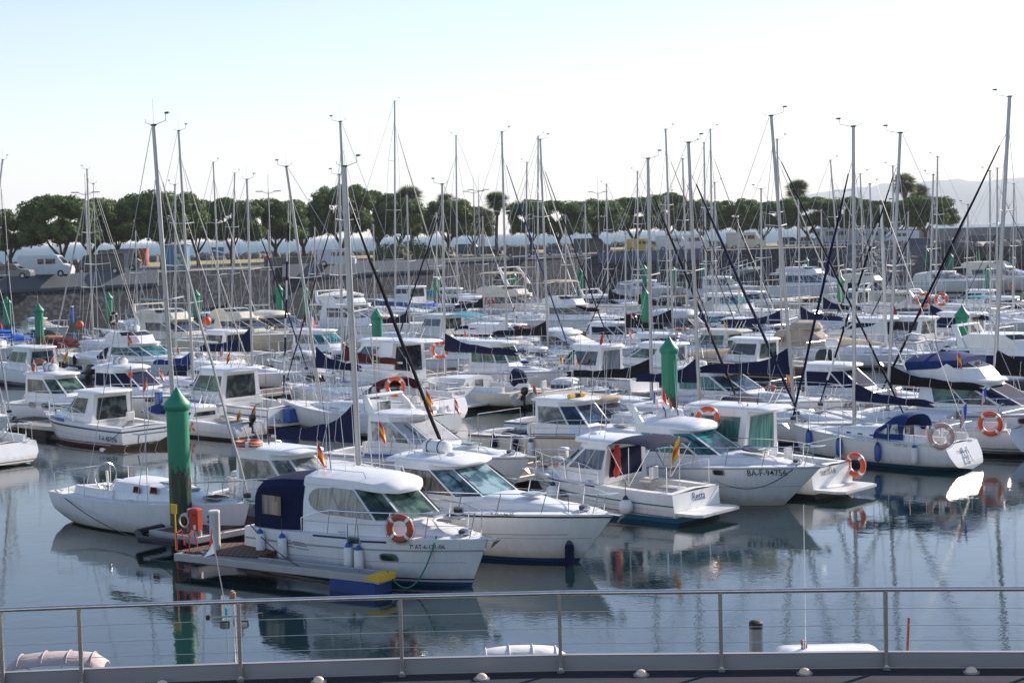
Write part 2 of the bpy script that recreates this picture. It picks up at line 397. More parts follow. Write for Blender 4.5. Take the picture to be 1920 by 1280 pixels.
def mound(root, x0, x1, w0, w1, z0, h, mat='deck', name='coachroof', n=10, zs=None, flatb=.6):
    """low trunk tapering forward"""
    mb = MB(); rings = []
    for i in range(n + 1):
        a = i / n; x = x0 + (x1 - x0) * a; w = w0 + (w1 - w0) * a ** 1.6
        hh = h * (1 - a ** 2.2) + .02; zz = z0 if zs is None else zs(x)
        rings.append([V((x, -w, zz - .02)), V((x, -w * .93, zz + hh * .55)), V((x, -w * .8, zz + hh * .88)), V((x, -w * .4, zz + hh)), V((x, w * .4, zz + hh)), V((x, w * .8, zz + hh * .88)), V((x, w * .93, zz + hh * .55)), V((x, w, zz - .02))])
    mb.loft(rings, mat); return mb.build(name, root, ang=45)
# ---------------------------------------------------------------- small gear
def flag(root, p, h=.9, kind='es', size=.45, lean=(0, 0), pole='whitebits', tilt=.35):
    mb = MB(); top = V(p) + V((lean[0], lean[1], h)); mb.tube([p, top], .012, pole, 5); st = mb.build('flagpole', root)
    cols = {'es': ('redflag', 'yellowflag', 'redflag'), 'fr': ('blueflag', 'whiteflag', 'redflag'), 'eu': ('redflag', 'greenflag', 'whiteflag'), 'rw': ('redflag', 'whiteflag', 'redflag'), 'or': ('greenflag', 'whiteflag', 'orange'), 'red': ('redflag',) * 3, 'ye': ('yellowflag', 'orange', 'yellowflag'), 'pu': ('blueflag', 'whiteflag', 'redflag')}[kind]
    f = MB(); hor = kind in ('fr', 'or', 'pu'); n = 6; d = V((math.cos(tilt * 3), math.sin(tilt * 3), 0))
    def q(u, v):   # u along the fly, v up: limp cloth hanging by its hoist
        return top - V((0, 0, (1 - v) * size * .8)) + d * (u * size * .42) - V((0, 0, u * size * .8)) + V((-d.y, d.x, 0)) * (.05 * math.sin(u * 6 + v * 2))
    for i in range(n):
        for j in range(3):
            for k in range(2):
                v0, v1 = (j + k / 2) / 3, (j + (k + 1) / 2) / 3; u0_, u1_ = i / n, (i + 1) / n
                c = cols[int(u0_ * 3)] if hor else cols[2 - j]
                f.face([q(u0_, v0), q(u1_, v0), q(u1_, v1), q(u0_, v1)], c)
    f.build('flag', st, smooth=False); return st
_buoy = None
def lifebuoy(p, rz, label, Rr=.30, mat='orange', ry=0., rx=0.):
    """top-level ring in world space; its faces look along local y"""
    root = empty('lifebuoy', p, rz, label, 'lifebuoy', 'lifebuoys hung on the boats')
    root.rotation_euler = (rx, ry, rz)
    mb = MB(); mb.torus((0, 0, 0), Rr, .085, mat, 'y', 28, 10); mb.build('ring', root)
    b = MB()
    for k in range(4):
        a0 = math.pi / 4 + k * math.pi / 2
        pts = [(Rr * math.cos(a0 + d), 0, Rr * math.sin(a0 + d)) for d in (-.13, -.04, .04, .13)]
        b.tube(pts, .0895, 'whitebits', 10)
    b.build('band', root)
    c = MB(); pts = [((Rr + .12) * math.cos(a), .02 * math.sin(3 * a), (Rr + .12) * math.sin(a)) for a in [i * math.pi / 12 for i in range(24)]]
    c.tube(pts, .009, 'rope', 4, closed=True); c.build('grab_line', root); return root
def fender(p, label, kind='w', L=.55, r=.11, top=.5, drop=None):
    body = {'w': 'whitebits', 'n': 'bluepaint', 'k': 'navyc', 'g': 'greyplastic'}[kind]; cap = {'w': 'bluepaint', 'n': 'navyline', 'k': 'navyline', 'g': 'navyline'}[kind]
    root = empty('fender', p, 0, label, 'fender', 'fenders hung over the boat sides')
    mb = MB()
    if kind == 'g': mb.ell((0, 0, 0), (.21, .21, .23), 'whitebits', 14, 8)
    else: mb.lathe([(.03, -L / 2), (r * .8, -L / 2 + .05), (r, -L / 2 + .12), (r, L / 2 - .12), (r * .8, L / 2 - .05)], (0, 0, 0), body, 12)
    mb.build('fender_body', root)
    z = .2 if kind == 'g' else L / 2 - .06
    c = MB(); c.lathe([(r * .82, z), (r * .6, z + .07), (.03, z + .12)], (0, 0, 0), cap, 10); c.build('fender_cap', root)
    c = MB(); c.tube([(0, 0, z + .1), (0, .0, z + .1 + top)], .008, 'ropedark', 4); c.build('fender_rope', root); return root
def outboard(root, p, s=1., mat='blackplastic', leg='blackplastic', name='outboard_engine', tilt=0.):
    Mx = Matrix.Translation(V(p)) @ Matrix.Rotation(tilt, 4, 'Y') @ Matrix.Scale(s, 4)
    mb = MB(); rings = []
    for z, a, b, dx in ((-.10, .16, .12, 0), (.0, .26, .18, 0), (.12, .30, .20, -.02), (.30, .29, .19, -.04), (.42, .20, .14, -.07), (.45, .05, .04, -.08)):
        rings.append([Mx @ V((dx - .15 + a * math.cos(q * math.pi / 6), b * math.sin(q * math.pi / 6), z)) for q in range(12)])
    mb.loft(rings, mat); e = mb.build(name, root)
    l = MB()
    l.loft([[Mx @ V((-.15 + a * math.cos(q * math.pi / 4), b * math.sin(q * math.pi / 4), z)) for q in range(8)] for z, a, b in ((-.10, .12, .08), (-.5, .10, .05), (-.85, .10, .04))], leg)
    l.loft([[Mx @ V((-.15 + x, r * math.cos(q * math.pi / 4), -.82 + r * math.sin(q * math.pi / 4))) for q in range(8)] for x, r in ((.18, .01), (.08, .06), (-.15, .06), (-.25, .03))], leg)
    for k in range(3):
        a = k * 2.1; l.face([Mx @ V((-.42, .02 * math.cos(a), -.82 + .02 * math.sin(a))), Mx @ V((-.42, .16 * math.cos(a - .3), -.82 + .16 * math.sin(a - .3))), Mx @ V((-.38, .16 * math.cos(a + .3), -.82 + .16 * math.sin(a + .3)))], leg)
    l.box(Mx @ V((.02, 0, -.3)), (.10 * s, .26 * s, .34 * s), leg); l.build('engine_leg', e); return e
def pipes(root, segs, r=.016, mat='chrome', name='frame', n=6):
    mb = MB()
    for p in segs: mb.tube(p, r, mat, n)
    return mb.build(name, root)
def arch(root, x, w, z, h, rk=.5, mat='white', wid=.28, name='radar_arch'):
    mb = MB()
    for sd in (-1, 1):
        mb.loft([[V((x - wid / 2 + dx, sd * yy, zz)), V((x + wid / 2 + dx, sd * yy, zz)), V((x + wid / 2 + dx, sd * (yy - .08), zz)), V((x - wid / 2 + dx, sd * (yy - .08), zz))] for dx, yy, zz in ((0, w, z), (-rk * .5, w * .97, z + h * .55), (-rk, w * .88, z + h))], mat)
    mb.box((x - rk, 0, z + h + .03), (wid * 1.1, w * 1.84, .09), mat, bev=.03)
    return mb.build(name, root)
def bimini(root, x0, x1, w, z, col='navyc', floor=1.0, name='bimini_top', cam=.16, legs=True):
    mb = MB(); n = 8; m = 8; top = []
    for i in range(n + 1):
        a = i / n; zz = z + .07 * math.sin(math.pi * a) - (.10 if i in (0, n) else 0)
        top.append([V((x0 + (x1 - x0) * a, w * math.sin((j / m - .5) * 2.6) / math.sin(1.3), zz + cam * (math.cos((j / m - .5) * 2.6) - .5))) for j in range(m + 1)])
    bot = [[p - V((0, 0, .018)) for p in r] for r in top]
    rings = [t + b[::-1] for t, b in zip(top, bot)]
    mb.loft(rings, col); b = mb.build(name, root, ang=60)
    if legs:
        for sd in (-1, 1):
            s = []; xm = (x0 + x1) / 2
            for xt in (x0 + .05, xm, x1 - .05): s.append([V((xm, sd * w, floor)), V((xt, sd * w * .99, z - .05 - cam * .3))])
            pipes(b, s, .013, 'chrome', 'bimini_frame')
    return b
def antenna(root, p, h=2.0, lean=(0, 0), mat='whitebits', r=.010, name='antenna'):
    mb = MB(); mb.tube([p, V(p) + V((lean[0], lean[1], h))], r, mat, 5, r2=r * .4); mb.tube([p, V(p) + V((0, 0, .12))], r * 2, mat, 6); return mb.build(name, root)
def radar(root, p, name='radar_dome'):
    mb = MB(); mb.lathe([(.1, 0), (.27, .03), (.29, .10), (.27, .18), (.12, .22), (.02, .23)], p, 'whitebits', 14); return mb.build(name, root)
def liferaft(root, p, col='whitebits', rz=0, name='liferaft_canister'):
    mb = MB(); Mx = Matrix.Translation(V(p)) @ Matrix.Rotation(rz, 4, 'Z')
    rings = [[Mx @ V((x, r * math.cos(q * math.pi / 6) * 1.1, .18 + r * math.sin(q * math.pi / 6))) for q in range(12)] for x, r in ((-.42, .08), (-.40, .16), (-.3, .19), (-.02, .19), (-.01, .205), (.01, .205), (.02, .19), (.3, .19), (.4, .16), (.42, .08))]
    mb.loft(rings, col); o = mb.build(name, root)
    s = MB()
    for x in (-.2, .2): s.tube([Mx @ V((x, .225 * math.cos(q * math.pi / 8) , .18 + .205 * math.sin(q * math.pi / 8))) for q in range(17)], .014, 'blackplastic', 4)
    s.build('strap', o); return o
def hatch(root, x, y, z, w=.5, d=.5, mat='g_grey', name='deck_hatch'):
    mb = MB(); mb.box((x, y, z + .02), (d, w, .05), 'alu', bev=.015); mb.box((x, y, z + .05), (d - .09, w - .09, .012), mat); return mb.build(name, root)
def cleats(root, H, ts=(.06, .5, .92)):
    for sd in (-1, 1):
        for t in ts:
            p = H.line3(t, .14, .03, sd); mb = MB(); mb.tube([p + V((-.11, 0, .05)), p + V((.11, 0, .05))], .014, 'chrome', 5); mb.tube([p + V((-.03, 0, -.02)), p + V((-.03, 0, .05))], .012, 'chrome', 4); mb.tube([p + V((.03, 0, -.02)), p + V((.03, 0, .05))], .012, 'chrome', 4); mb.build('cleat', root)
def anchor(root, H, dz=.02):
    p = H.line3(.998, 0, dz); p.y = 0
    mb = MB(); mb.box(p + V((.02, 0, .0)), (.45, .12, .05), 'chrome', bev=.01); mb.tube([p + V((-.2, 0, .06)), p + V((.3, 0, .0))], .018, 'steel', 5)
    mb.loft([[p + V((.30, -.13, -.02)), p + V((.30, .13, -.02)), p + V((.28, .1, -.05)), p + V((.28, -.1, -.05))], [p + V((.12, -.02, -.2)), p + V((.12, .02, -.2)), p + V((.10, .02, -.2)), p + V((.10, -.02, -.2))]], 'steel')
    mb.build('anchor', root)
def porthole(root, H, x, z, side, w=.34, h=.15, mat='g_green', name='porthole'):
    mb = MB(); n = 14
    def ring(a, b, off): return [H.on(x + a * math.copysign(abs(math.cos(t)) ** .6, math.cos(t)), z + b * math.copysign(abs(math.sin(t)) ** .6, math.sin(t)), side, off) for t in [i * 2 * math.pi / n for i in range(n)]]
    mb.loft([ring(w / 2 + .04, h / 2 + .04, .0), ring(w / 2 + .03, h / 2 + .03, .02), ring(w / 2, h / 2, .014)], 'alu', cap=False)
    mb.face(ring(w / 2, h / 2, .012), mat); return mb.build(name, root, ang=60)
def side_text(root, H, txt, x, z, size, side, mat='letter', name='registration_lettering', flip=None, sx=.82):
    size *= 1.12
    d = 1 if side < 0 else -1
    sh0 = H.sh(x / H.L)
    def fn(u, v):
        xx = x + d * u; return H.on(xx, z + v + (H.sh(xx / H.L) - sh0), side, .010)
    return mapped_text(txt, size, fn, mat, root, name, sx)
def transom_text(root, H, txt, y, z, size, mat='letter', name='name_lettering'):
    return mapped_text(txt, size, lambda u, v: H.transom(y - u, z + v, .012), mat, root, name, .85)
def stripe(root, H, x0, x1, z, th, side, mat='navyline', n=10, name='stripe'):
    mb = MB(); z0 = H.sh((x0 + x1) / 2 / H.L)
    for i in range(n):
        a = x0 + (x1 - x0) * i / n; b = x0 + (x1 - x0) * (i + 1) / n
        za = z + H.sh(a / H.L) - z0; zc = z + H.sh(b / H.L) - z0
        mb.face([H.on(a, za, side, .007), H.on(b, zc, side, .007), H.on(b, zc + th, side, .007), H.on(a, za + th, side, .007)], mat)
    return mb.build(name, root, smooth=False)
# ---------------------------------------------------------------- motor boats
GR = random.Random(77)
def gear(root, H, o, L, x0, x1, zt, w, fr, xf, far):
    """what lies about on a used boat: whips, rods, seats, boxes, small flags"""
    if o.get('nogear'): return
    n = GR.choice((1, 2, 2, 3)) if not o.get('cover') == 'brightblue' else 0
    for i in range(n):
        antenna(root, V((x0 + GR.uniform(.1, .9), GR.uniform(-.7, .7) * w, zt - .08)), GR.uniform(1.0, 2.6), (GR.uniform(-.35, .05), GR.uniform(-.1, .1)), GR.choice(('whitebits', 'whitebits', 'blackplastic')), .011 if not far else .018)
    if GR.random() < .5 and not any(e[0] == 'flag' for e in o.get('ex', ())):
        flag(root, V((GR.choice((.08 * L, x0 + .2)), GR.uniform(-.6, .6) * w, H.fs + .1)), GR.uniform(1.2, 2.2), GR.choice(('es', 'es', 'red', 'rw', 'fr', 'ye', 'eu')), GR.uniform(.35, .6))
    if o.get('canopy'): return
    fz = min(o.get('floorz', .45), H.fs - .32)
    mb = MB(); mb.box((x0 - .55, -.35, fz + .45), (.42, .4, .12), 'whitec', bev=.04); mb.box((x0 - .76, -.35, fz + .68), (.10, .4, .42), 'whitec', bev=.04); mb.tube([(x0 - .55, -.35, fz), (x0 - .55, -.35, fz + .42)], .05, 'alu', 6); mb.build('helm_seat', root)
    c = GR.choice(('greyc', 'bluepaint', 'tanc', 'whitebits', 'greyplastic', 'navyc', 'orangeold')); mb = MB(); mb.box((.12 * L, GR.uniform(-.4, .4), fz + .22), (GR.uniform(.4, .8), GR.uniform(.5, 1.0), .44), c, bev=.04); mb.build('cockpit_locker', root)
    if GR.random() < .55:
        q = []
        for k in range(GR.choice((2, 3, 4))): q.append([V((x0 - .1, -w * .6 + k * w * .4, zt - .15)), V((x0 - .45, -w * .6 + k * w * .4, zt + .45))])
        pipes(root, q, .018, 'chrome', 'rod_holders')
    if GR.random() < .5:
        mb = MB(); mb.ell((x1 + .35 + GR.uniform(0, .5), GR.uniform(-.3, .3), H.sh(.7) + .42), (.28, .2, .10), GR.choice(('ropedark', 'greyc', 'bluec', 'orangeold')), 8, 4); mb.build('coiled_rope', root)
    if GR.random() < .35:
        zz = H.fs; mb = MB(); mb.tube([(.06 * L, -H.b(.05) + .12, zz), (.06 * L, -H.b(.05) + .12, zz + .75), (.06 * L, H.b(.05) - .12, zz + .75), (.06 * L, H.b(.05) - .12, zz)], .016, 'chrome', 5); mb.build('stern_rail', root)
HEAD = R(-41)
def place(px, py, hd, L, end, z=0., off=(0, 0)):
    """root (stern centre on the water) from the pixel of the bow ('R') or of the stern ('L')"""
    P = W(px, py, z); d = V((math.cos(hd), math.sin(hd), 0))
    return (P - d * L) if end == 'R' else P
def motor(px, py, dirn, label, L=7.5, B=None, **o):
    hd = (HEAD if dirn == 'R' else HEAD + math.pi) + R(o.get('dh', 0))
    zs = o.get('zs', .85); far_ = W(px, py, 0).y > 88
    if far_: L *= .88; zs = o.get('zs', .71)
    B = (B or L * .30 + .45) * .95
    rake = o.get('rake', .15 * L); fs = o.get('fs', .75 + L * .018); fb = o.get('fb', fs + .38); fs *= zs; fb *= zs
    P = place(px, py, hd, L - rake * .75, dirn) if dirn == 'R' else place(px, py, hd, L, dirn)
    P.z = 0
    root = empty('motor_boat', P, hd, label, o.get('cat', 'motor boat'), o.get('group', 'motor boats moored in the marina'))
    H = Hull(L, B, fs, fb, 'motor', rake, o.get('trk', .12)); o['far'] = far = o.get('far', P.y > 130)
    hc = o.get('hull', 'white')
    if 'hull' not in o and far: o['hull'] = hc = GR.choice(('white', 'white2', 'cream', 'white', 'white2'))
    c0, c1 = o.get('cab', (.30, .62)); o.setdefault('cockpit', (.04, c0))
    H.build(root, o)
    up = o.get('up', 'white')
    zd = H.sh((c0 + c1) / 2); x0, x1 = c0 * L, c1 * L
    ch = o.get('ch', 1.25) * zs; w = H.b(c0) - o.get('walk', .30); w2 = min(w, H.b(c1) - .22)
    st = o.get('style', 'cruiser'); zr = zd + ch
    sill = zd + o.get('sill', .42 if st != 'pilot' else .5) * zs; head = zr - o.get('lintel', .14)
    fr = o.get('frake', .55 if st == 'pilot' else 1.0)   # how far the screen leans back over the glass height
    xf = x1
    cf = o.get('cf', .55)
    # trunk ahead of the cabin
    tr = o.get('trunk', .42) * zs
    if tr: mound(root, x0 + .2, min(.90, c1 + .30) * L, w * .98, H.b(min(.88, c1 + .28)) * .35, 0, tr, 'white' if up == 'white' else up, 'trunk', zs=lambda x: H.sh(x / L))
    rr = o.get('rrake', -.05 if st != 'fly' else .1)
    lv = [(zd - .05, x0, xf + .15, w, w * .62, cf), (sill, x0, xf, w * .98, w * .6, cf), (head, x0 + rr, xf - fr, w * .88, w * .55, cf * .85), (zr, x0 + rr, xf - fr - .08, w * .86, w * .53, cf * .8)]
    cb = Cab(lv); cab = cb.build(root, up)
    g1 = o.get('g', 'g_dark'); g2 = o.get('gw', g1); fm = o.get('frame', 'blackplastic'); fa = .03 if not far else .02
    go = .016 if not far else .03
    n = o.get('nwin', 2); a, b = o.get('wspan', (.10, .985)); gp = .03
    for f in (0, 4):
        for i in range(n):
            u0_ = a + (b - a) * i / n + gp / 2; u1_ = a + (b - a) * (i + 1) / n - gp / 2
            if f == 4: u0_, u1_ = 1 - u1_, 1 - u0_
            if st == 'eye' and i == 0:
                uv = []
                for q in range(9):
                    t = math.pi / 2 + math.pi * q / 8; uu = .5 + .5 * math.cos(t) * 1.0
                    uv.append((a + .26 + .26 * math.cos(t), .5 + .40 * math.sin(t) - .04))
                uv = [(u, v) for u, v in uv] + [(a + (b - a) / n, .06), (a + (b - a) / n, .90)]
                if f == 4: uv = [(1 - u, v) for u, v in uv]
            else: uv = [(u0_, .06), (u1_, .06), (u1_, .92), (u0_, .92)]
            cb.win(cab, 1, f, uv, g1 if not (o.get('cover') and True) else o['cover'], fm, fa, go=go)
    for f in (1, 2, 3):
        ws_ = cb.win(cab, 1, f, [(.06, .05), (.94, .05), (.94, .94), (.06, .94)], o.get('cover', g2), fm, fa, 'windscreen', go=go)
        if not far and not o.get('cover') and f != 2:
            mb = MB(); p_, q_ = cb.P(1, f, .5, .0, .05), cb.P(1, f, .36, .62, .04); mb.tube([p_, q_], .012, 'blackplastic', 4); mb.tube([cb.P(1, f, .30, .40, .03), cb.P(1, f, .42, .82, .03)], .014, 'blackplastic', 4); mb.build('wiper', ws_)
    # door and bulkhead glass at the back
    cb.win(cab, 1, 5, [(.12, -.75), (.88, -.75), (.88, .93), (.12, .93)] if not o.get('nodoor') else [(.1, .1), (.9, .1), (.9, .9), (.1, .9)], o.get('gd', 'g_door'), 'alu', .03, 'door', go=go)
    ra, rf = o.get('roofover', (.35, .12))
    if st != 'fly':
        roof(root, x0 + rr - ra, xf - fr + rf + .05, w * .90 + .06, zr - .01 - o.get('skirt', 0), .08 + o.get('skirt', 0), o.get('cam', .09), o.get('nose', .45), .3, o.get('roofm', up), drop=o.get('visor', 0.), wf=w * .72 + .1)
    zt = zr + .08 + .09
    if st == 'fly':
        roof(root, x0 - L * .12, xf - fr + .25, w * .95 + .08, zr - .01, .10, .02, .8, .3, up, wf=w * .78, n=12)
        fx0, fx1 = x0 - L * .05, xf - fr - .15
        f2 = Cab([(zr + .08, fx0, fx1 + .1, w * .80, w * .4, .7), (zr + .48, fx0, fx1 - .25, w * .84, w * .42, .7), (zr + .72, fx0 + .5, fx1 - .8, w * .78, w * .36, .6)])
        fb_ = f2.build(root, up, 'flybridge')
        for f in (1, 2, 3): f2.win(fb_, 1, f, [(.04, .1), (.96, .1), (.96, .95), (.04, .95)], 'g_dark', None, 0, 'wind_deflector', go=go)
        if o.get('flycover'):
            mb = MB(); q = o['flycover']
            mb.loft([[V((fx0 - .02, -w * .86, zr + .35)), V((fx0 - .02, -w * .86, zr + .66)), V((fx0, -w * .4, zr + .86)), V((fx0, w * .4, zr + .86)), V((fx0 - .02, w * .86, zr + .66)), V((fx0 - .02, w * .86, zr + .35))],
                     [V((fx0 + 1.2, -w * .87, zr + .45)), V((fx0 + 1.2, -w * .87, zr + .74)), V((fx0 + 1.2, -w * .4, zr + 1.02)), V((fx0 + 1.2, w * .4, zr + 1.02)), V((fx0 + 1.2, w * .87, zr + .74)), V((fx0 + 1.2, w * .87, zr + .45))],
                     [V((fx1 - .7, -w * .7, zr + .60)), V((fx1 - .7, -w * .7, zr + .78)), V((fx1 - .75, -w * .3, zr + .88)), V((fx1 - .75, w * .3, zr + .88)), V((fx1 - .7, w * .7, zr + .78)), V((fx1 - .7, w * .7, zr + .60))]], q)
            mb.build('flybridge_cover', fb_)
        if o.get('arch', True): arch(root, x0 - L * .02, w * .92, zr + .1, .95, .45, up)
        if o.get('bimini'): bimini(root, fx0 - .3, fx1 - .9, w * .8, zr + 1.9, o['bimini'], zr + .5)
        zt = zr + .8
    else:
        if o.get('bimini'): bimini(root, x0 - L * .27, x0 - .1, w * .98, zr + .05, o['bimini'], zd)
        if o.get('arch'): arch(root, x0 + .2, w * .9, zr + .02, .55, .5, up)
    H.rail(root, o.get('rail0', c0 + .02), 1., o.get('railh', .58), 5, r=.014 if not far else .02, mid=not far)
    if o.get('platform', 1):
        mb = MB(); pl = o.get('plat', .55); yb = H.b(0) * .92
        mb.loft([[V((x, y * yb * k, z)) for y, z in ((-1, .22), (-1, .30), (1, .30), (1, .22))] for x, k in ((.1, 1), (-pl * .75, .98), (-pl, .85))], hc if hc.startswith('white') else 'white2'); mb.build('swim_platform', root)
    if o.get('outboard'):
        outboard(root, (-.05, 0, fs + .12), o.get('obs', 1.1), o['outboard'] if isinstance(o['outboard'], str) else 'blackplastic', tilt=o.get('obt', 0))
    if o.get('canopy'):     # closed cockpit tent
        q = o['canopy']; xb = o.get('canx', .06) * L; h_ = zr - .05; zz = H.sh(c0 * .5) + .02; ww = H.b(.15) - .08
        mb = MB()
        mb.loft([[V((x, -w_, zz)), V((x + .02, -w_ * .97, hh - .22)), V((x + .04, -w_ * .8, hh - .05)), V((x + .05, 0, hh + .05)), V((x + .04, w_ * .8, hh - .05)), V((x + .02, w_ * .97, hh - .22)), V((x, w_, zz))] for x, w_, hh in ((xb, ww * .98, h_ - .28), (xb + .15, ww, h_ - .05), ((xb + x0) / 2, ww, h_ + .04), (x0 + rr + .02, w * .96, h_ + .05))], q)
        cn = mb.build('cockpit_canopy', root, ang=30)
        if not far:
            for sd in (-1, 1):
                mb = MB(); xa, xc = xb + .35, xb + .35 + (x0 - xb) * .42; zA, zB = zz + .35, h_ - .42
                rows = []
                for i in range(7):
                    a_ = i / 6; xx = xa + (xc - xa) * a_; off = .03 + .012 * math.sin(a_ * 9)
                    rows.append((V((xx, sd * (ww * .995 + off - .02), zA)), V((xx, sd * (ww * .985 + off - .015), zB))))
                for A_, B_ in zip(rows, rows[1:]): mb.face([A_[0], B_[0], B_[1], A_[1]], 'g_vinyl')
                mb.build('canopy_window', cn)
    if o.get('bowcover'):
        mb = MB(); rings = []
        for i in range(8):
            t = c1 + .02 + (.98 - c1) * i / 7; z = H.sh(t) + .05; b = max(H.b(t) - .05, .03); hh = .5 * (1 - i / 7) ** .7
            rings.append([V((t * L, -b, z)), V((t * L, -b * .5, z + hh * .7)), V((t * L, 0, z + hh)), V((t * L, b * .5, z + hh * .7)), V((t * L, b, z))])
        mb.loft(rings, o['bowcover']); mb.build('bow_cover', root)
    for e in o.get('ex', ()):
        k = e[0]; xm = (x0 + xf - fr) / 2
        if k == 'radar': radar(root, (xm + (e[1] if len(e) > 1 else 0), 0, zt - .02))
        elif k == 'ant': antenna(root, V((x0 + .5, e[1], zt - .05)), e[2], (-.1, 0))
        elif k == 'raft': liferaft(root, V((xm - .3, 0, zt - .06)), rz=e[1] if len(e) > 1 else 0)
        elif k == 'flag': flag(root, V((e[2] * L, e[3], e[4] * zs)), e[5] if len(e) > 5 else .9, e[1], e[6] if len(e) > 6 else .45)
        elif k == 'fender': side = e[2]; p = H.on(e[1] * L, .45, side, .14); 
        elif k == 'hatch': hatch(root, e[1] * L, 0, H.sh(e[1]) + e[2], mat=e[3] if len(e) > 3 else 'g_grey')
        elif k == 'ports':
            for x in e[1]:
                for sd in (-1, 1): porthole(root, H, x * L, e[2] * zs, sd, *e[3:])
        elif k == 'text': side_text(root, H, e[1], e[2] * L, e[3] * zs, e[4], -1 if dirn == 'R' else 1, *(e[5:]))
        elif k == 'ttext': transom_text(root, H, e[1], e[2], e[3] * zs, e[4], *(e[5:]))
        elif k == 'stripe':
            for sd in (-1, 1): stripe(root, H, e[1] * L, e[2] * L, e[3] * zs, e[4], sd, e[5])
        elif k == 'lad':
            pipes(root, [[V((-.05, y, fs)), V((-.30, y, .45)), V((-.32, y, -.1))] for y in (.25, .55)] + [[V((-.31, .25, z)), V((-.31, .55, z))] for z in (0, .2, .4)], .012, name='ladder')
        elif k == 'light': mb = MB(); mb.box((xm + .4, 0, zt - .02), (.28, .5, .12), 'whitebits', bev=.03); mb.build('spotlight', root)
        elif k == 'roofrail': pipes(root, [[V((x0 + .2, s_ * w * .7, zt - .08)), V((x0 + .3, s_ * w * .7, zt + .08)), V((xf - fr - .4, s_ * w * .62, zt + .08)), V((xf - fr - .3, s_ * w * .62, zt - .1))] for s_ in (-1, 1)], .013, name='roof_rail')
    gear(root, H, o, L, x0, x1, zt, w, fr, xf, far)
    if not far:
        cleats(root, H); anchor(root, H)
        for sd in (-1, 1): stripe(root, H, .05 * L, .93 * L, H.fs * .52, .012, sd, 'greyrub', 16, 'hull_knuckle')
        if tr and not o.get('bowcover'): hatch(root, min(.9, c1 + .12) * L, 0, H.sh(c1 + .12) + tr * .80, .5, .5, 'g_grey')
        mb = MB(); mb.box((.90 * L, 0, H.sh(.9) + .10), (.28, .2, .16), 'chrome', bev=.04); mb.tube([(.90 * L, -.16, H.sh(.9) + .12), (.90 * L, .16, H.sh(.9) + .12)], .05, 'blackplastic', 8); mb.build('windlass', root)
    H.root = root; H.cab = cb; H.zr = zr; H.w = w; H.xs = (x0, xf); H.zt = zt; H.fr = fr
    H.world = lambda p: root.matrix_basis @ V(p) if False else (Matrix.Translation(P) @ Matrix.Rotation(hd, 4, 'Z')) @ V(p)
    H.hd = hd
    return H
# ---------------------------------------------------------------- sailing boats
def cover_mesh(root, a, b, h0, col, w=.13, parent=None, name='sail_cover'):
    """sail stowed under its cover along the boom from the mast a to the end b"""
    mb = MB(); rings = []; n = 9
    for i in range(n + 1):
        u = i / n; p = a.lerp(b, u * 1.0 - .02); top = h0 * .80 * (.20 + .80 * math.exp(-u * 4.2)) * (1 if i < n else .7); ww = w * (1.05 - .45 * u) * (.55 if i in (0, n) else 1)
        sag = .03 * math.sin(u * 17)
        rings.append([p + V((0, ww * math.sin(q) * (1.1 if math.cos(q) < 0 else .62), (top + sag) * max(0, math.cos(q)) ** .8 + .13 * min(0, math.cos(q)))) for q in [j * 2 * math.pi / 10 for j in range(10)]])
    mb.loft(rings, col); cv = mb.build(name, parent or root, ang=70)
    if (root.location.y < 110):
        for i in (2, 4, 6):
            c_ = sum(rings[i], V()) / 10; t_ = MB(); t_.tube([c_ + (p - c_) * 1.04 for p in rings[i]], .012, 'rope', 4, closed=True); t_.build('cover_tie', cv)
    return cv
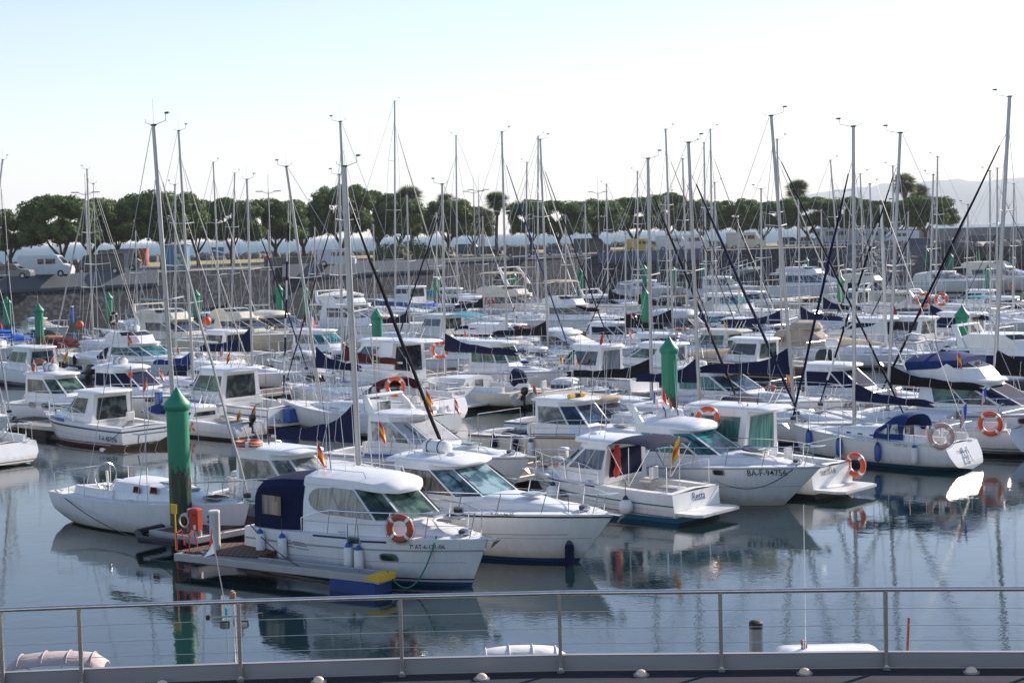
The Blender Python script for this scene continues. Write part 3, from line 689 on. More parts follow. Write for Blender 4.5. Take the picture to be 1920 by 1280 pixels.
def sail(fx, fy, tx, ty, dirn, label, L=9., B=None, cover='navyc', furl='navyc', **o):
    hd = (HEAD if dirn == 'R' else HEAD + math.pi) + R(o.get('dh', 0))
    d = V((math.cos(hd), math.sin(hd), 0)); B = B or .22 * L + .95
    fs = o.get('fs', .80 + .012 * L) * o.get('zs', .86); fb = fs + .2; mt = o.get('mt', .56)
    foot = W(fx, fy, fb + .05); P = foot - d * (mt * L); P.z = 0
    root = empty('sailing_boat', P, hd, label, 'sailboat', o.get('group', 'sailing boats moored in the marina'))
    H = Hull(L, B, fs, fb, 'sail', .09 * L, o.get('trk', .55)); far = o.get('far', P.y > 130); o['far'] = far
    o.setdefault('cockpit', (.03, .33)); o.setdefault('rubr', .016); o.setdefault('rub', 'aluwhite'); o.setdefault('side', .42)
    H.build(root, o)
    toL = (Matrix.Translation(P) @ Matrix.Rotation(hd, 4, 'Z')).inverted()
    # coachroof with small windows
    x0, x1 = .33 * L, .80 * L; w = H.b(.4) - .42; hh = o.get('crh', .42)
    mound(root, x0, x1, w, .22, 0, hh, o.get('up', 'white'), zs=lambda x: H.sh(x / L) + .0)
    cr = root.children[-1]
    nw = o.get('nw', 3)
    if not o.get('nowin'):
        for sd in (-1, 1):
            for i in range(nw):
                xa = x0 + .35 + i * (x1 - x0) * .62 / nw; xb = xa + (x1 - x0) * .62 / nw * o.get('wl', .55); mb = MB(); q = []
                for x, z in ((xa, .25), (xb, .25), (xb - .04, .72), (xa + .06, .72)):
                    a = (x - x0) / (x1 - x0); ww = w + (.22 - w) * a ** 1.6; h_ = hh * (1 - a ** 2.2) + .02
                    q.append(V((x, sd * (ww * (1 - .07 * z / .55 - (.06 if z > .55 else 0)) + .018), H.sh(x / L) + h_ * z * .8)))
                mb.face(q, o.get('g', 'g_dark')); mb.build('coachroof_window', cr, smooth=False)
    for a_ in (.45, .70): hatch(root, x0 + (x1 - x0) * a_, 0, H.sh((x0 + (x1 - x0) * a_) / L) + hh * (1 - a_ ** 2.2) + .0, .45, .45, 'g_grey')
    # coamings and companionway
    mb = MB()
    for sd in (-1, 1): mb.loft([[V((x, sd * (y + .10), z)), V((x, sd * (y + .04), z + .24)), V((x, sd * (y - .06), z + .24)), V((x, sd * (y - .10), z))] for x, y, z in ((.08 * L, H.b(.08) - .42, H.sh(.05)), (.2 * L, H.b(.2) - .42, H.sh(.2)), (x0 + .1, H.b(.33) - .44, H.sh(.33)))], 'deck')
    mb.build('coaming', root)
    mb = MB(); mb.box((x0 - .012, 0, H.sh(.33) + .05), (.05, .55, .8), 'teak' if o.get('teak') else 'g_grey'); mb.build('companionway', root)
    # mast
    top = toL @ WY(tx, ty, foot.y); mx = V((mt * L, 0, H.sh(mt) + hh * .5)); top.y *= 1
    mh = (top - mx).length; mr = o.get('mr', .055 + .0035 * mh) * .68; ax = (top - mx).normalized()
    mb = MB(); mb.tube([mx - ax * .3, mx.lerp(top, .6), top], mr, o.get('mm', 'alu'), 8, r2=mr * .8, flat=1.25); mast = mb.build('mast', root)
    ns = o.get('ns', 2 if mh > 11 else 1); spr = []; st = .012 if not far else .019
    frac = o.get('frac', .96 if o.get('head') else .88); hd_ = mx.lerp(top, frac); sp = []
    lat = V((0, 1, 0))
    segs = MB()
    for i in range(ns):
        f_ = (i + 1) / (ns + 1) * (.95 if ns > 1 else 1.05); c = mx.lerp(top, f_); l = H.B * .30 * (1 - .25 * i)
        for sd in (-1, 1): segs.tube([c, c + lat * sd * l + V((-.18, 0, .06))], .022, o.get('sm', 'aluwhite'), 5)
        sp.append((c, l))
    if ns: segs.build('spreader', mast)
    s2 = MB(); bow = H.line3(.985, 0, .06); bow.y = 0; st0 = H.line3(.03, .25, .0)
    for sd in (-1, 1):
        ch = V((mt * L - .15, sd * (H.b(mt) - .12), H.sh(mt)))
        pts = [ch] + [c + lat * sd * l + V((-.18, 0, .06)) for c, l in sp] + [hd_ if ns < 2 else mx.lerp(top, min(.97, frac + .04))]
        for a, b in zip(pts, pts[1:]): s2.tube([a, b], st, 'wire', 3)
        s2.tube([ch + V((-.5, 0, 0)), sp[0][0] if sp else hd_], st, 'wire', 3)
    s2.tube([V((.12, .0, H.sh(0) + .1)), top + V((-.1, 0, -.05))], st, 'wire', 3)
    s2.build('rigging', mast)
    if furl:
        f = MB(); a = bow + V((0, 0, .25)); furl = 'oldsail' if furl == 'aluwhite' else furl; b = a.lerp(hd_ + V((.1, 0, 0)), .96); n = 10
        rf = o.get('rf', .075) * .66; tw = furl.split('+')
        pts = [a.lerp(b, i / n) + V((0, .02 * math.sin(i * 2.1), .0)) for i in range(n + 1)]
        f.loft([], furl) if False else None
        rings = []
        d_ = (b - a).normalized(); pu = V((0, 1, 0)); wv = d_.cross(pu)
        for i, p in enumerate(pts):
            r_ = rf * (1.0 if i < n * .7 else 1 - .5 * (i - n * .7) / (n * .3)) * (.6 if i == 0 else 1)
            rings.append([p + (pu * math.cos(q) + wv * math.sin(q)) * r_ for q in [j * math.pi / 3 for j in range(6)]])
        f.loft(rings, tw[0], mats=[tw[i % len(tw)] for i in range(n)] if len(tw) > 1 else None)
        f.tube([b, hd_ + V((.08, 0, 0))], .012, 'wire', 4)
        f.lathe([(.04, 0), (.11, .01), (.11, .12), (.04, .14)], bow + V((0, 0, .08)), 'blackplastic', 10)
        f.build('furled_jib', root)
    else:
        f = MB(); f.tube([bow, hd_], .010, 'wire', 4); f.build('forestay', root)
    # boom and cover
    bz = o.get('bz', .95); bl = o.get('bl', .40) * L; a = mx + ax * bz + V((-.1, 0, 0)); b = a + V((-bl, o.get('by', 0), o.get('bd', -.02) * bl))
    if not o.get('noboom'):
        mb = MB(); mb.tube([a, b], .055, 'aluwhite', 6); bm = mb.build('boom', root)
        if cover: cover_mesh(root, a + V((-.03, 0, .03)), b + V((.1, 0, .03)), o.get('chh', 1.0), cover, parent=bm)
    # masthead gear
    g = MB()
    g.tube([top, top + V((.0, .0, .75))], .006, 'wire', 4); g.tube([top, top + V((.55, 0, .12)), top + V((.55, 0, .3))], .010, 'blackplastic', 4)
    g.box(top + V((.6, 0, .32)), (.16, .015, .06), 'blackplastic'); g.tube([top + V((.5, 0, .32)), top + V((.75, 0, .32))], .007, 'blackplastic', 4); g.box(top + V((0, 0, .02)), (.2, .1, .06), 'blackplastic', bev=.02)
    g.tube([top, top + V((-.35, 0, .10)), top + V((-.35, 0, .2))], .008, 'blackplastic', 4); g.build('masthead_gear', mast)
    # pulpit, lifelines, pushpit
    H.rail(root, .72, 1., .6, 2, r=.013 if not far else .018, name='pulpit', mid=False, over=.0)
    pp = MB(); zz = .6; q = [H.line3(t, .08, zz, -1) for t in (.22, .12, .03)] + [H.line3(t, .08, zz, 1) for t in (.03, .12, .22)]
    pp.tube([H.line3(.22, .08, 0, -1)] + q + [H.line3(.22, .08, 0, 1)], .013, 'chrome', 5)
    for t in (.12, .03):
        for sd in (-1, 1): pp.tube([H.line3(t, .08, 0, sd), H.line3(t, .08, zz, sd)], .012, 'chrome', 4)
    pp.build('pushpit', root)
    if not far:
        ll = MB()
        for sd in (-1, 1):
            for t in (.34, .47, .60): ll.tube([H.line3(t, .08, 0, sd), H.line3(t, .08, .6, sd)], .011, 'chrome', 4)
            for h in (.32, .58): ll.tube([H.line3(t, .08, h, sd) for t in (.22, .34, .47, .60, .73)], .004, 'wire', 3)
        ll.build('lifelines', root)
        mb = MB(); mb.tube([V((.16 * L, 0, .75)), V((.15 * L, 0, 1.5))], .04, 'whitebits', 8); mb.torus((.15 * L - .06, 0, 1.35), .38, .016, 'chrome', 'x', 18, 5); mb.build('steering_wheel', root)
        for sd in (-1, 1): mb = MB(); mb.lathe([(.07, 0), (.05, .05), (.06, .13), (.02, .14)], V((.30 * L, sd * (H.b(.3) - .42), H.sh(.3) + .24)), 'chrome', 8); mb.build('winch', root)
        cleats(root, H); anchor(root, H)
    if o.get('hood'):
        q = o['hood']; zc = H.sh(.36) + .05; ww = w + .12; mb = MB(); rings = []
        for x, k, h_ in ((x0 - .35, .98, .80), (x0 - .1, 1.0, .86), (x0 + .30, .97, .76), (x0 + .62, .93, .50), (x0 + .85, .9, .36)):
            rings.append([V((x, ww * k * math.copysign(abs(math.cos(t)) ** .7, math.cos(t)), zc + h_ * abs(math.sin(t)) ** .8)) for t in [math.pi * j / 10 for j in range(11)]])
        mb.loft(rings, q, closed=False); sh_ = mb.build('sprayhood', root, ang=60)
        for sd in (1, -1):
            mb = MB(); y = sd * (ww * .985 + .03)
            mb.face([V((x0 - .22, y, zc + .2)), V((x0 + .15, y, zc + .2)), V((x0 + .08, y * .95, zc + .5)), V((x0 - .12, y * .94, zc + .53))], 'g_clear')
            mb.face([V((x0 + .25, y, zc + .18)), V((x0 + .6, y * .97, zc + .18)), V((x0 + .27, y * .96, zc + .4))], 'g_clear'); mb.build('hood_window', sh_, smooth=False)
    for e in o.get('ex', ()):
        k = e[0]
        if k == 'flag': flag(root, V((e[2] * L, e[3], e[4])), e[5] if len(e) > 5 else .9, e[1], e[6] if len(e) > 6 else .45, lean=(-.2, 0))
        elif k == 'text': side_text(root, H, e[1], e[2] * L, e[3], e[4], -1 if dirn == 'R' else 1, *(e[5:]))
        elif k == 'ttext': transom_text(root, H, e[1], e[2], e[3], e[4], *(e[5:]))
        elif k == 'stripe':
            for sd in (-1, 1): stripe(root, H, e[1] * L, e[2] * L, e[3], e[4], sd, e[5])
        elif k == 'outboard': outboard(root, (-.02, e[1], fs - .05), .7)
        elif k == 'lad':
            pipes(root, [[H.transom(y, .75, .02), H.transom(y, .28, .05)] for y in (-.16, .16)] + [[H.transom(-.16, z, .05), H.transom(.16, z, .05)] for z in (.32, .5, .68)], .014, 'steel', 'ladder')
        elif k == 'radar': 
            c = mx.lerp(top, e[1]); mb = MB(); mb.lathe([(.1, 0), (.27, .03), (.29, .10), (.27, .18), (.12, .22)], c + V((.38, 0, 0)), 'whitebits', 12); mb.box(c + V((.15, 0, -.02)), (.35, .08, .05), 'alu'); mb.build('radar_dome', mast)
    H.root = root; H.world = lambda p: (Matrix.Translation(P) @ Matrix.Rotation(hd, 4, 'Z')) @ V(p); H.hd = hd; H.mast = mx; H.boom = (a, b)
    return H
# ---------------------------------------------------------------- light and sky
SUN_EL, SUN_AZ = 26, 48      # azimuth to the right of the view direction
w = bpy.data.worlds.new('World'); sc.world = w; w.use_nodes = True
nt = w.node_tree; bg = nt.nodes['Background']; sky = nt.nodes.new('ShaderNodeTexSky'); sky.sky_type = 'NISHITA'; sky.sun_disc = False
sky.sun_elevation = R(SUN_EL); sky.sun_rotation = R(SUN_AZ); sky.air_density = 1.0; sky.dust_density = SKY_DUST; sky.ozone_density = 2.0; sky.altitude = 0
tint = nt.nodes.new('ShaderNodeMix'); tint.data_type = 'RGBA'; tint.blend_type = 'MULTIPLY'; tint.inputs[0].default_value = 1; tint.inputs[7].default_value = (1.055, .975, 1.0, 1); nt.links.new(sky.outputs[0], tint.inputs[6]); nt.links.new(tint.outputs[2], bg.inputs[0]); bg.inputs[1].default_value = SKY_STR
sd_ = V((math.sin(R(SUN_AZ)) * math.cos(R(SUN_EL)), math.cos(R(SUN_AZ)) * math.cos(R(SUN_EL)), math.sin(R(SUN_EL))))
ld = bpy.data.lights.new('sun', 'SUN'); ld.energy = SUN_STR; ld.angle = R(.6); ld.color = (1, .90, .78)
lo = bpy.data.objects.new('sun', ld); COL.objects.link(lo); lo.rotation_euler = (-sd_).to_track_quat('-Z', 'Y').to_euler(); lo.location = (60, 20, 60)
sc.view_settings.view_transform = 'Standard'; sc.view_settings.look = 'None'; sc.view_settings.exposure = EXPO; sc.view_settings.gamma = 1
sc.cycles.max_bounces = 6; sc.cycles.diffuse_bounces = 3; sc.cycles.glossy_bounces = 3; sc.cycles.volume_bounces = 1; sc.cycles.transmission_bounces = 2
sc.cycles.sample_clamp_indirect = 6; sc.cycles.caustics_reflective = False; sc.cycles.use_denoising = True
# ---------------------------------------------------------------- water
m, nt, b = newmat('water'); MATS['water'] = m
b.inputs['Base Color'].default_value = (.006, .020, .024, 1); b.inputs['Roughness'].default_value = .03; b.inputs['IOR'].default_value = 1.58
tc = N(nt, 'ShaderNodeTexCoord')
mp = N(nt, 'ShaderNodeMapping'); mp.inputs['Scale'].default_value = (1, 1.25, 1); mp.inputs['Rotation'].default_value = (0, 0, .5); nt.links.new(tc.outputs['Object'], mp.inputs[0])
n1 = N(nt, 'ShaderNodeTexNoise', Scale=7., Detail=3.0, Roughness=.5, Distortion=.25); n2 = N(nt, 'ShaderNodeTexNoise', Scale=1.4, Detail=2.0, Distortion=.4); n3 = N(nt, 'ShaderNodeTexNoise', Scale=.09, Detail=3.0)
for n_ in (n1, n2, n3): nt.links.new(mp.outputs[0], n_.inputs['Vector'])
cr = N(nt, 'ShaderNodeValToRGB'); cr.color_ramp.elements[0].position = .38; cr.color_ramp.elements[1].position = .62; cr.color_ramp.elements[0].color = (.30, .30, .30, 1); cr.color_ramp.elements[1].color = (1, 1, 1, 1); nt.links.new(n3.outputs['Fac'], cr.inputs[0])
mu = N(nt, 'ShaderNodeMath', operation='MULTIPLY'); nt.links.new(n1.outputs['Fac'], mu.inputs[0]); nt.links.new(cr.outputs[0], mu.inputs[1])
b1 = N(nt, 'ShaderNodeBump', Strength=1.0, Distance=WAVE1); nt.links.new(mu.outputs[0], b1.inputs['Height'])
b2 = N(nt, 'ShaderNodeBump', Strength=1.0, Distance=WAVE2); nt.links.new(n2.outputs['Fac'], b2.inputs['Height']); nt.links.new(b1.outputs[0], b2.inputs['Normal'])
nt.links.new(b2.outputs[0], b.inputs['Normal'])
S = 14500
mb = MB(); mb.face([(-S, -60, 0), (S, -60, 0), (S, S, 0), (-S, S, 0)], 'water'); tag(mb.build('water', smooth=False), 'calm harbour water', kind='structure')
# ---------------------------------------------------------------- far shore
simple('asphalt', (.085, .085, .09), .9, var=.25, scale=.6); simple('sand', (.40, .34, .25), .95, var=.2, scale=.15); simple('lawn', (.10, .17, .03), .95, var=.35, scale=.4, bump=.5, bscale=3)
simple('drygrass', (.30, .25, .11), .95, var=.3, scale=.3); simple('concrete', (.095, .115, .15), .8, var=.15, scale=.5, stretch=(1, 1, .3)); simple('paving', (.33, .31, .28), .9, var=.15, scale=.4)
simple('hillgreen', (.05, .075, .04), .95, var=.5, scale=.003); simple('bark', (.10, .075, .06), .95, var=.35, scale=1.5, bump=.8, bscale=6); simple('rock', (.15, .145, .145), .9, var=.4, scale=.8, bump=.8, bscale=4)
# stone wall: cells of dark masonry with pale joints
m, nt, b = newmat('stonewall'); MATS['stonewall'] = m
tc = N(nt, 'ShaderNodeTexCoord'); mp = N(nt, 'ShaderNodeMapping'); mp.inputs['Scale'].default_value = (.9, .9, 1.5); nt.links.new(tc.outputs['Object'], mp.inputs[0])
vo = N(nt, 'ShaderNodeTexVoronoi', Scale=2.2); nt.links.new(mp.outputs[0], vo.inputs['Vector'])
cr = N(nt, 'ShaderNodeValToRGB'); e = cr.color_ramp.elements; e[0].position = 0; e[0].color = (.010, .014, .022, 1); e[1].position = 1; e[1].color = (.085, .10, .125, 1); e2 = cr.color_ramp.elements.new(.6); e2.color = (.022, .028, .038, 1)
sp_ = N(nt, 'ShaderNodeSeparateColor'); nt.links.new(vo.outputs['Color'], sp_.inputs[0]); nt.links.new(sp_.outputs[0], cr.inputs[0])
vd = N(nt, 'ShaderNodeTexVoronoi', Scale=2.2, feature='DISTANCE_TO_EDGE'); nt.links.new(mp.outputs[0], vd.inputs['Vector'])
mr = N(nt, 'ShaderNodeMapRange'); mr.inputs[1].default_value = 0; mr.inputs[2].default_value = .06; nt.links.new(vd.outputs['Distance'], mr.inputs[0])
mx_ = N(nt, 'ShaderNodeMix', data_type='RGBA'); mx_.inputs[6].default_value = (.032, .038, .05, 1); nt.links.new(mr.outputs[0], mx_.inputs[0]); nt.links.new(cr.outputs[0], mx_.inputs[7])
nt.links.new(mx_.outputs[2], b.inputs['Base Color']); b.inputs['Roughness'].default_value = .9
LZ = 4.7
edge = [(-420, 536), (-60, 525), (240, 514), (400, 507), (530, 501), (700, 493), (850, 486), (960, 486), (1120, 476), (1320, 470), (1480, 465), (1600, 463)]
E = [W(x, y, LZ) for x, y in edge]
for i_ in range(2, 8):        # the wall runs dead straight here
    a_, b_ = E[1], E[8]; r_ = ray(edge[i_][0], edge[i_][1]); k_ = r_.x / r_.y; t_ = (a_.x - k_ * a_.y) / (k_ * (b_.y - a_.y) - (b_.x - a_.x)); E[i_] = a_.lerp(b_, t_)
def strip(name, A, B, mat, kind='structure', label=None, z0=None):
    mb = MB()
    for i in range(len(A) - 1): mb.face([A[i], A[i + 1], B[i + 1], B[i]], mat)
    o = mb.build(name, smooth=False); return tag(o, label, kind=kind)
# wall is a thing: masonry below, grey concrete parapet on its left and middle stretches
wr = empty('sea_wall', E[3] * 1, 0, 'long dark stone harbour wall behind the moored boats', 'wall'); wr.location = (0, 0, 0)
mb = MB()
for i in range(len(E) - 1):
    a, c = E[i], E[i + 1]; mb.face([(a.x, a.y - 1.0, -1), (c.x, c.y - 1.0, -1), (c.x, c.y, LZ - .02), (a.x, a.y, LZ - .02)], 'stonewall')
mb.build('masonry', wr, smooth=False)
def parapet(i0, i1, f0=0., f1=1., nm='parapet'):
    mb = MB(); pts = [E[i0].lerp(E[i0 + 1], f0)] + E[i0 + 1:i1] + [E[i1 - 1].lerp(E[i1], f1)]
    rings = []
    for p in pts: rings.append([V((p.x, p.y + .4, LZ + .28)), V((p.x, p.y - .35, LZ + .28)), V((p.x, p.y - .7, LZ - 1.2)), V((p.x, p.y - .55, LZ - 1.5)), V((p.x, p.y + .4, LZ - 1.5))])
    mb.loft(rings, 'concrete'); mb.build(nm, wr, smooth=False)
parapet(0, 3, 0, .35); parapet(4, 6, .0, .9); parapet(8, 9, 0, 1)
mb = MB()
for p, q in zip(E[5:8], E[6:9]): mb.loft([[V((s_.x, s_.y + .5, LZ + .06)), V((s_.x, s_.y - .25, LZ + .06)), V((s_.x, s_.y - .25, LZ - .35)), V((s_.x, s_.y + .5, LZ - .35))] for s_ in (p, q)], 'concrete')
mb.build('coping', wr, smooth=False)
# plateau
shore = [V((-260, 330, LZ)), V((-150, 330, LZ)), V((-90, 345, LZ)), V((-40, 372, LZ)), V((0, 385, LZ)), V((30, 400, LZ)), V((60, 420, LZ)), V((85, 440, LZ)), V((120, 450, LZ)), V((170, 440, LZ)), V((240, 400, LZ)), V((330, 390, LZ))]
shore = []
for i, p in enumerate(E):
    d_ = V((p.x, p.y, 0)).normalized() * (95 if i < 9 else 85); shore.append(V((p.x + d_.x, p.y + d_.y, LZ)))
strip('quay_ground', E, shore, 'paving', label='paved quayside behind the harbour wall')
def inset(a, b_, z=.004): return [E[i].lerp(shore[i], a) + V((0, 0, z)) for i in range(len(E))], [E[i].lerp(shore[i], b_) + V((0, 0, z)) for i in range(len(E))]
A, B_ = inset(.10, .34); strip('road', A, B_, 'asphalt', label='quayside road and parking strip')
A, B_ = inset(.42, .98, .05); strip('dune', A, B_, 'drygrass', label='dry grass strip between the quay and the beach')
A, B_ = inset(.015, .11, .02); strip('lawn', A[4:8], B_[4:8], 'lawn', label='bright green lawn above the harbour wall')
# slope down to the sea behind
sh2 = [V((p.x + V((p.x, p.y, 0)).normalized().x * 12, p.y + 12, -1)) for p in shore]
strip('shore_slope', shore, sh2, 'rock', label='rocky slope towards the open sea')
# right-hand breakwater: sand top, boulder slope
BT = [W(1596, 463, LZ), W(1650, 461, LZ), W(1760, 459, LZ), W(1850, 461, LZ), W(1925, 456, LZ), W(2150, 446, LZ)]
BB = [W(1590, 520, 0), W(1660, 520, 0), W(1760, 516, 0), W(1850, 512, 0), W(1925, 508, 0), W(2150, 500, 0)]
BK = [V((p.x * 1.22, p.y * 1.22, LZ)) for p in BT]
strip('esplanade', BT, BK, 'sand', label='pale sandy esplanade on the breakwater')
strip('breakwater_bank', BB, BT, 'rock', label='bank under the breakwater boulders')
BE = [V((p.x * 1.05, p.y * 1.05, -1)) for p in BK]; strip('esplanade_back', BK, BE, 'rock', label='sea side of the esplanade')
random.seed(5)
def boulder(r, seed):
    rnd = random.Random(seed); mb = MB(); rings = []
    for i in range(5):
        a = math.pi * (i / 4 - .5); q = max(.15, math.cos(a)); rings.append([(r * q * math.cos(j * math.pi / 3 + .3) * rnd.uniform(.75, 1.2), r * q * math.sin(j * math.pi / 3 + .3) * rnd.uniform(.75, 1.2), r * .75 * math.sin(a) * rnd.uniform(.8, 1.1)) for j in range(6)])
    mb.loft(rings, 'rock'); return mb
mb = MB()
for i in range(620):
    u = random.random() * (len(BT) - 1); k = int(u); f = u - k; v = random.random()
    p = BB[k].lerp(BB[k + 1], f).lerp(BT[k].lerp(BT[k + 1], f), v); q = boulder(random.uniform(.7, 1.7), i); n0 = len(mb.v)
    mb.v += [(a + p.x, b_ + p.y, c + p.z) for a, b_, c in q.v]; mb.f += [tuple(n0 + t for t in f_) for f_ in q.f]; mb.m += [mb.mi('rock')] * len(q.f)
for i in range(500):      # rubble line along the beach side of the esplanade, left
    u = random.random() * 9; k = int(u); f = u - k; p = shore[k].lerp(shore[k + 1], f) + V((0, random.uniform(-4, 3), random.uniform(-.2, .5))); q = boulder(random.uniform(.6, 1.3), i + 900); n0 = len(mb.v)
    mb.v += [(a + p.x, b_ + p.y, c + p.z) for a, b_, c in q.v]; mb.f += [tuple(n0 + t for t in f_) for f_ in q.f]; mb.m += [mb.mi('rock')] * len(q.f)
tag(mb.build('riprap_boulders', smooth=False), 'dark boulders heaped along the breakwater and the beach edge', kind='stuff')
# open sea behind the quay, ruffled by the breeze
m, nt, b = newmat('opensea'); MATS['opensea'] = m; b.inputs['Base Color'].default_value = (.05, .12, .17, 1); b.inputs['Roughness'].default_value = .5; b.inputs['Specular IOR Level'].default_value = .3; b.inputs['IOR'].default_value = 1.33
tc = N(nt, 'ShaderNodeTexCoord'); no = N(nt, 'ShaderNodeTexNoise', Scale=.35, Detail=5); nt.links.new(tc.outputs['Object'], no.inputs['Vector']); bp = N(nt, 'ShaderNodeBump', Strength=1.0, Distance=.6); nt.links.new(no.outputs['Fac'], bp.inputs['Height']); nt.links.new(bp.outputs[0], b.inputs['Normal'])
mb = MB(); mb.face([(-14400, 430, .02), (14400, 430, .02), (14400, 14400, .02), (-14400, 14400, .02)], 'opensea'); tag(mb.build('open_sea', smooth=False), 'open sea ruffled by a breeze', kind='structure')
# outer jetty
a, c = W(1690, 430, 5.2), W(2050, 423, 5.2)
dd = 650; a = WY(1690, 430, dd); c = WY(2060, 421, dd + 60)
mb = MB(); mb.loft([[V((p.x, p.y, -1)), V((p.x, p.y, p.z)), V((p.x, p.y + 14, p.z)), V((p.x, p.y + 16, -1))] for p in (a, c)], 'rock'); jr = mb.build('jetty', smooth=False); tag(jr, 'long dark jetty wall across the bay on the right', 'jetty')
# hills across the bay
def hill(name, prof, D, thick, label):
    mb = MB(); rings = []; rnd = random.Random(7)
    for px, py in prof:
        top = WY(px, py, D); z = max(top.z, 1); q = []
        for k in range(9):
            a = math.pi * k / 8; q.append(V((top.x + thick * .05 * rnd.uniform(-1, 1), D - thick * math.cos(a), z * math.sin(a) ** .8 * (1 + .03 * rnd.uniform(-1, 1)) if 0 < k < 8 else -2)))
        rings.append(q)
    mb.loft(rings, 'hillgreen', closed=False); o = mb.build(name, smooth=True, ang=80); return tag(o, label, kind='structure')
pr = [(1480, 416), (1500, 368), (1530, 361), (1560, 356), (1600, 352), (1625, 348), (1655, 345), (1690, 345), (1715, 343), (1740, 338), (1760, 337), (1790, 336), (1815, 339), (1850, 338), (1880, 335), (1910, 331), (1950, 334), (2000, 330), (2060, 340), (2150, 352), (2300, 380)]
hill('hill', [(x + random.uniform(-1, 1), y + random.uniform(-1.2, 1.2)) for x, y in pr], 12500, 1200, 'hazy wooded headland across the bay')
# ---------------------------------------------------------------- haze
m, nt, b = newmat('haze'); MATS['haze'] = m; nt.nodes.remove(b); pv = N(nt, 'ShaderNodeVolumePrincipled'); pv.inputs['Color'].default_value = (.93, .95, .98, 1); pv.inputs['Density'].default_value = HAZE; pv.inputs['Anisotropy'].default_value = .0
nt.links.new(pv.outputs[0], nt.nodes['Material Output'].inputs['Volume'])
if HAZE > 0:
    mb = MB(); mb.box((0, 7600, 219), (30400, 15800, 442), 'haze'); tag(mb.build('haze', smooth=False), 'thin sea haze', kind='stuff')
# ---------------------------------------------------------------- trees
def leafmat(name, c1, c2, c3):
    m, nt, b = newmat(name); MATS[name] = m
    tc = N(nt, 'ShaderNodeTexCoord'); no = N(nt, 'ShaderNodeTexNoise', Scale=1.3, Detail=6, Roughness=.7); nt.links.new(tc.outputs['Object'], no.inputs['Vector'])
    cr = N(nt, 'ShaderNodeValToRGB'); e = cr.color_ramp.elements; e[0].position = .34; e[0].color = (*c1, 1); e[1].position = .68; e[1].color = (*c3, 1); e2 = e.new(.5); e2.color = (*c2, 1)
    nt.links.new(no.outputs['Fac'], cr.inputs[0]); nt.links.new(cr.outputs[0], b.inputs['Base Color']); b.inputs['Roughness'].default_value = .7
    b.inputs['Transmission Weight'].default_value = 0
    tr = N(nt, 'ShaderNodeBsdfTranslucent'); mxs = N(nt, 'ShaderNodeMixShader'); mxs.inputs[0].default_value = .3
    nt.links.new(cr.outputs[0], tr.inputs[0]); nt.links.new(b.outputs[0], mxs.inputs[1]); nt.links.new(tr.outputs[0], mxs.inputs[2]); nt.links.new(mxs.outputs[0], nt.nodes['Material Output'].inputs[0])
leafmat('pineleaf', (.034, .070, .018), (.075, .13, .028), (.17, .23, .055)); leafmat('palmleaf', (.05, .08, .03), (.10, .13, .05), (.17, .19, .08)); leafmat('shrubleaf', (.03, .05, .02), (.05, .08, .03), (.09, .13, .04))
def leaf(mb, c, n, s, rnd, k):
    t = n.cross(V((rnd.uniform(-1, 1), rnd.uniform(-1, 1), rnd.uniform(-1, 1)))).normalized(); u = n.cross(t)
    n0 = len(mb.v); mb.v += [tuple(c + t * s), tuple(c + u * s * .8), tuple(c - t * s), tuple(c - u * s * .7)]; mb.f.append((n0, n0 + 1, n0 + 2, n0 + 3)); mb.m.append(k)
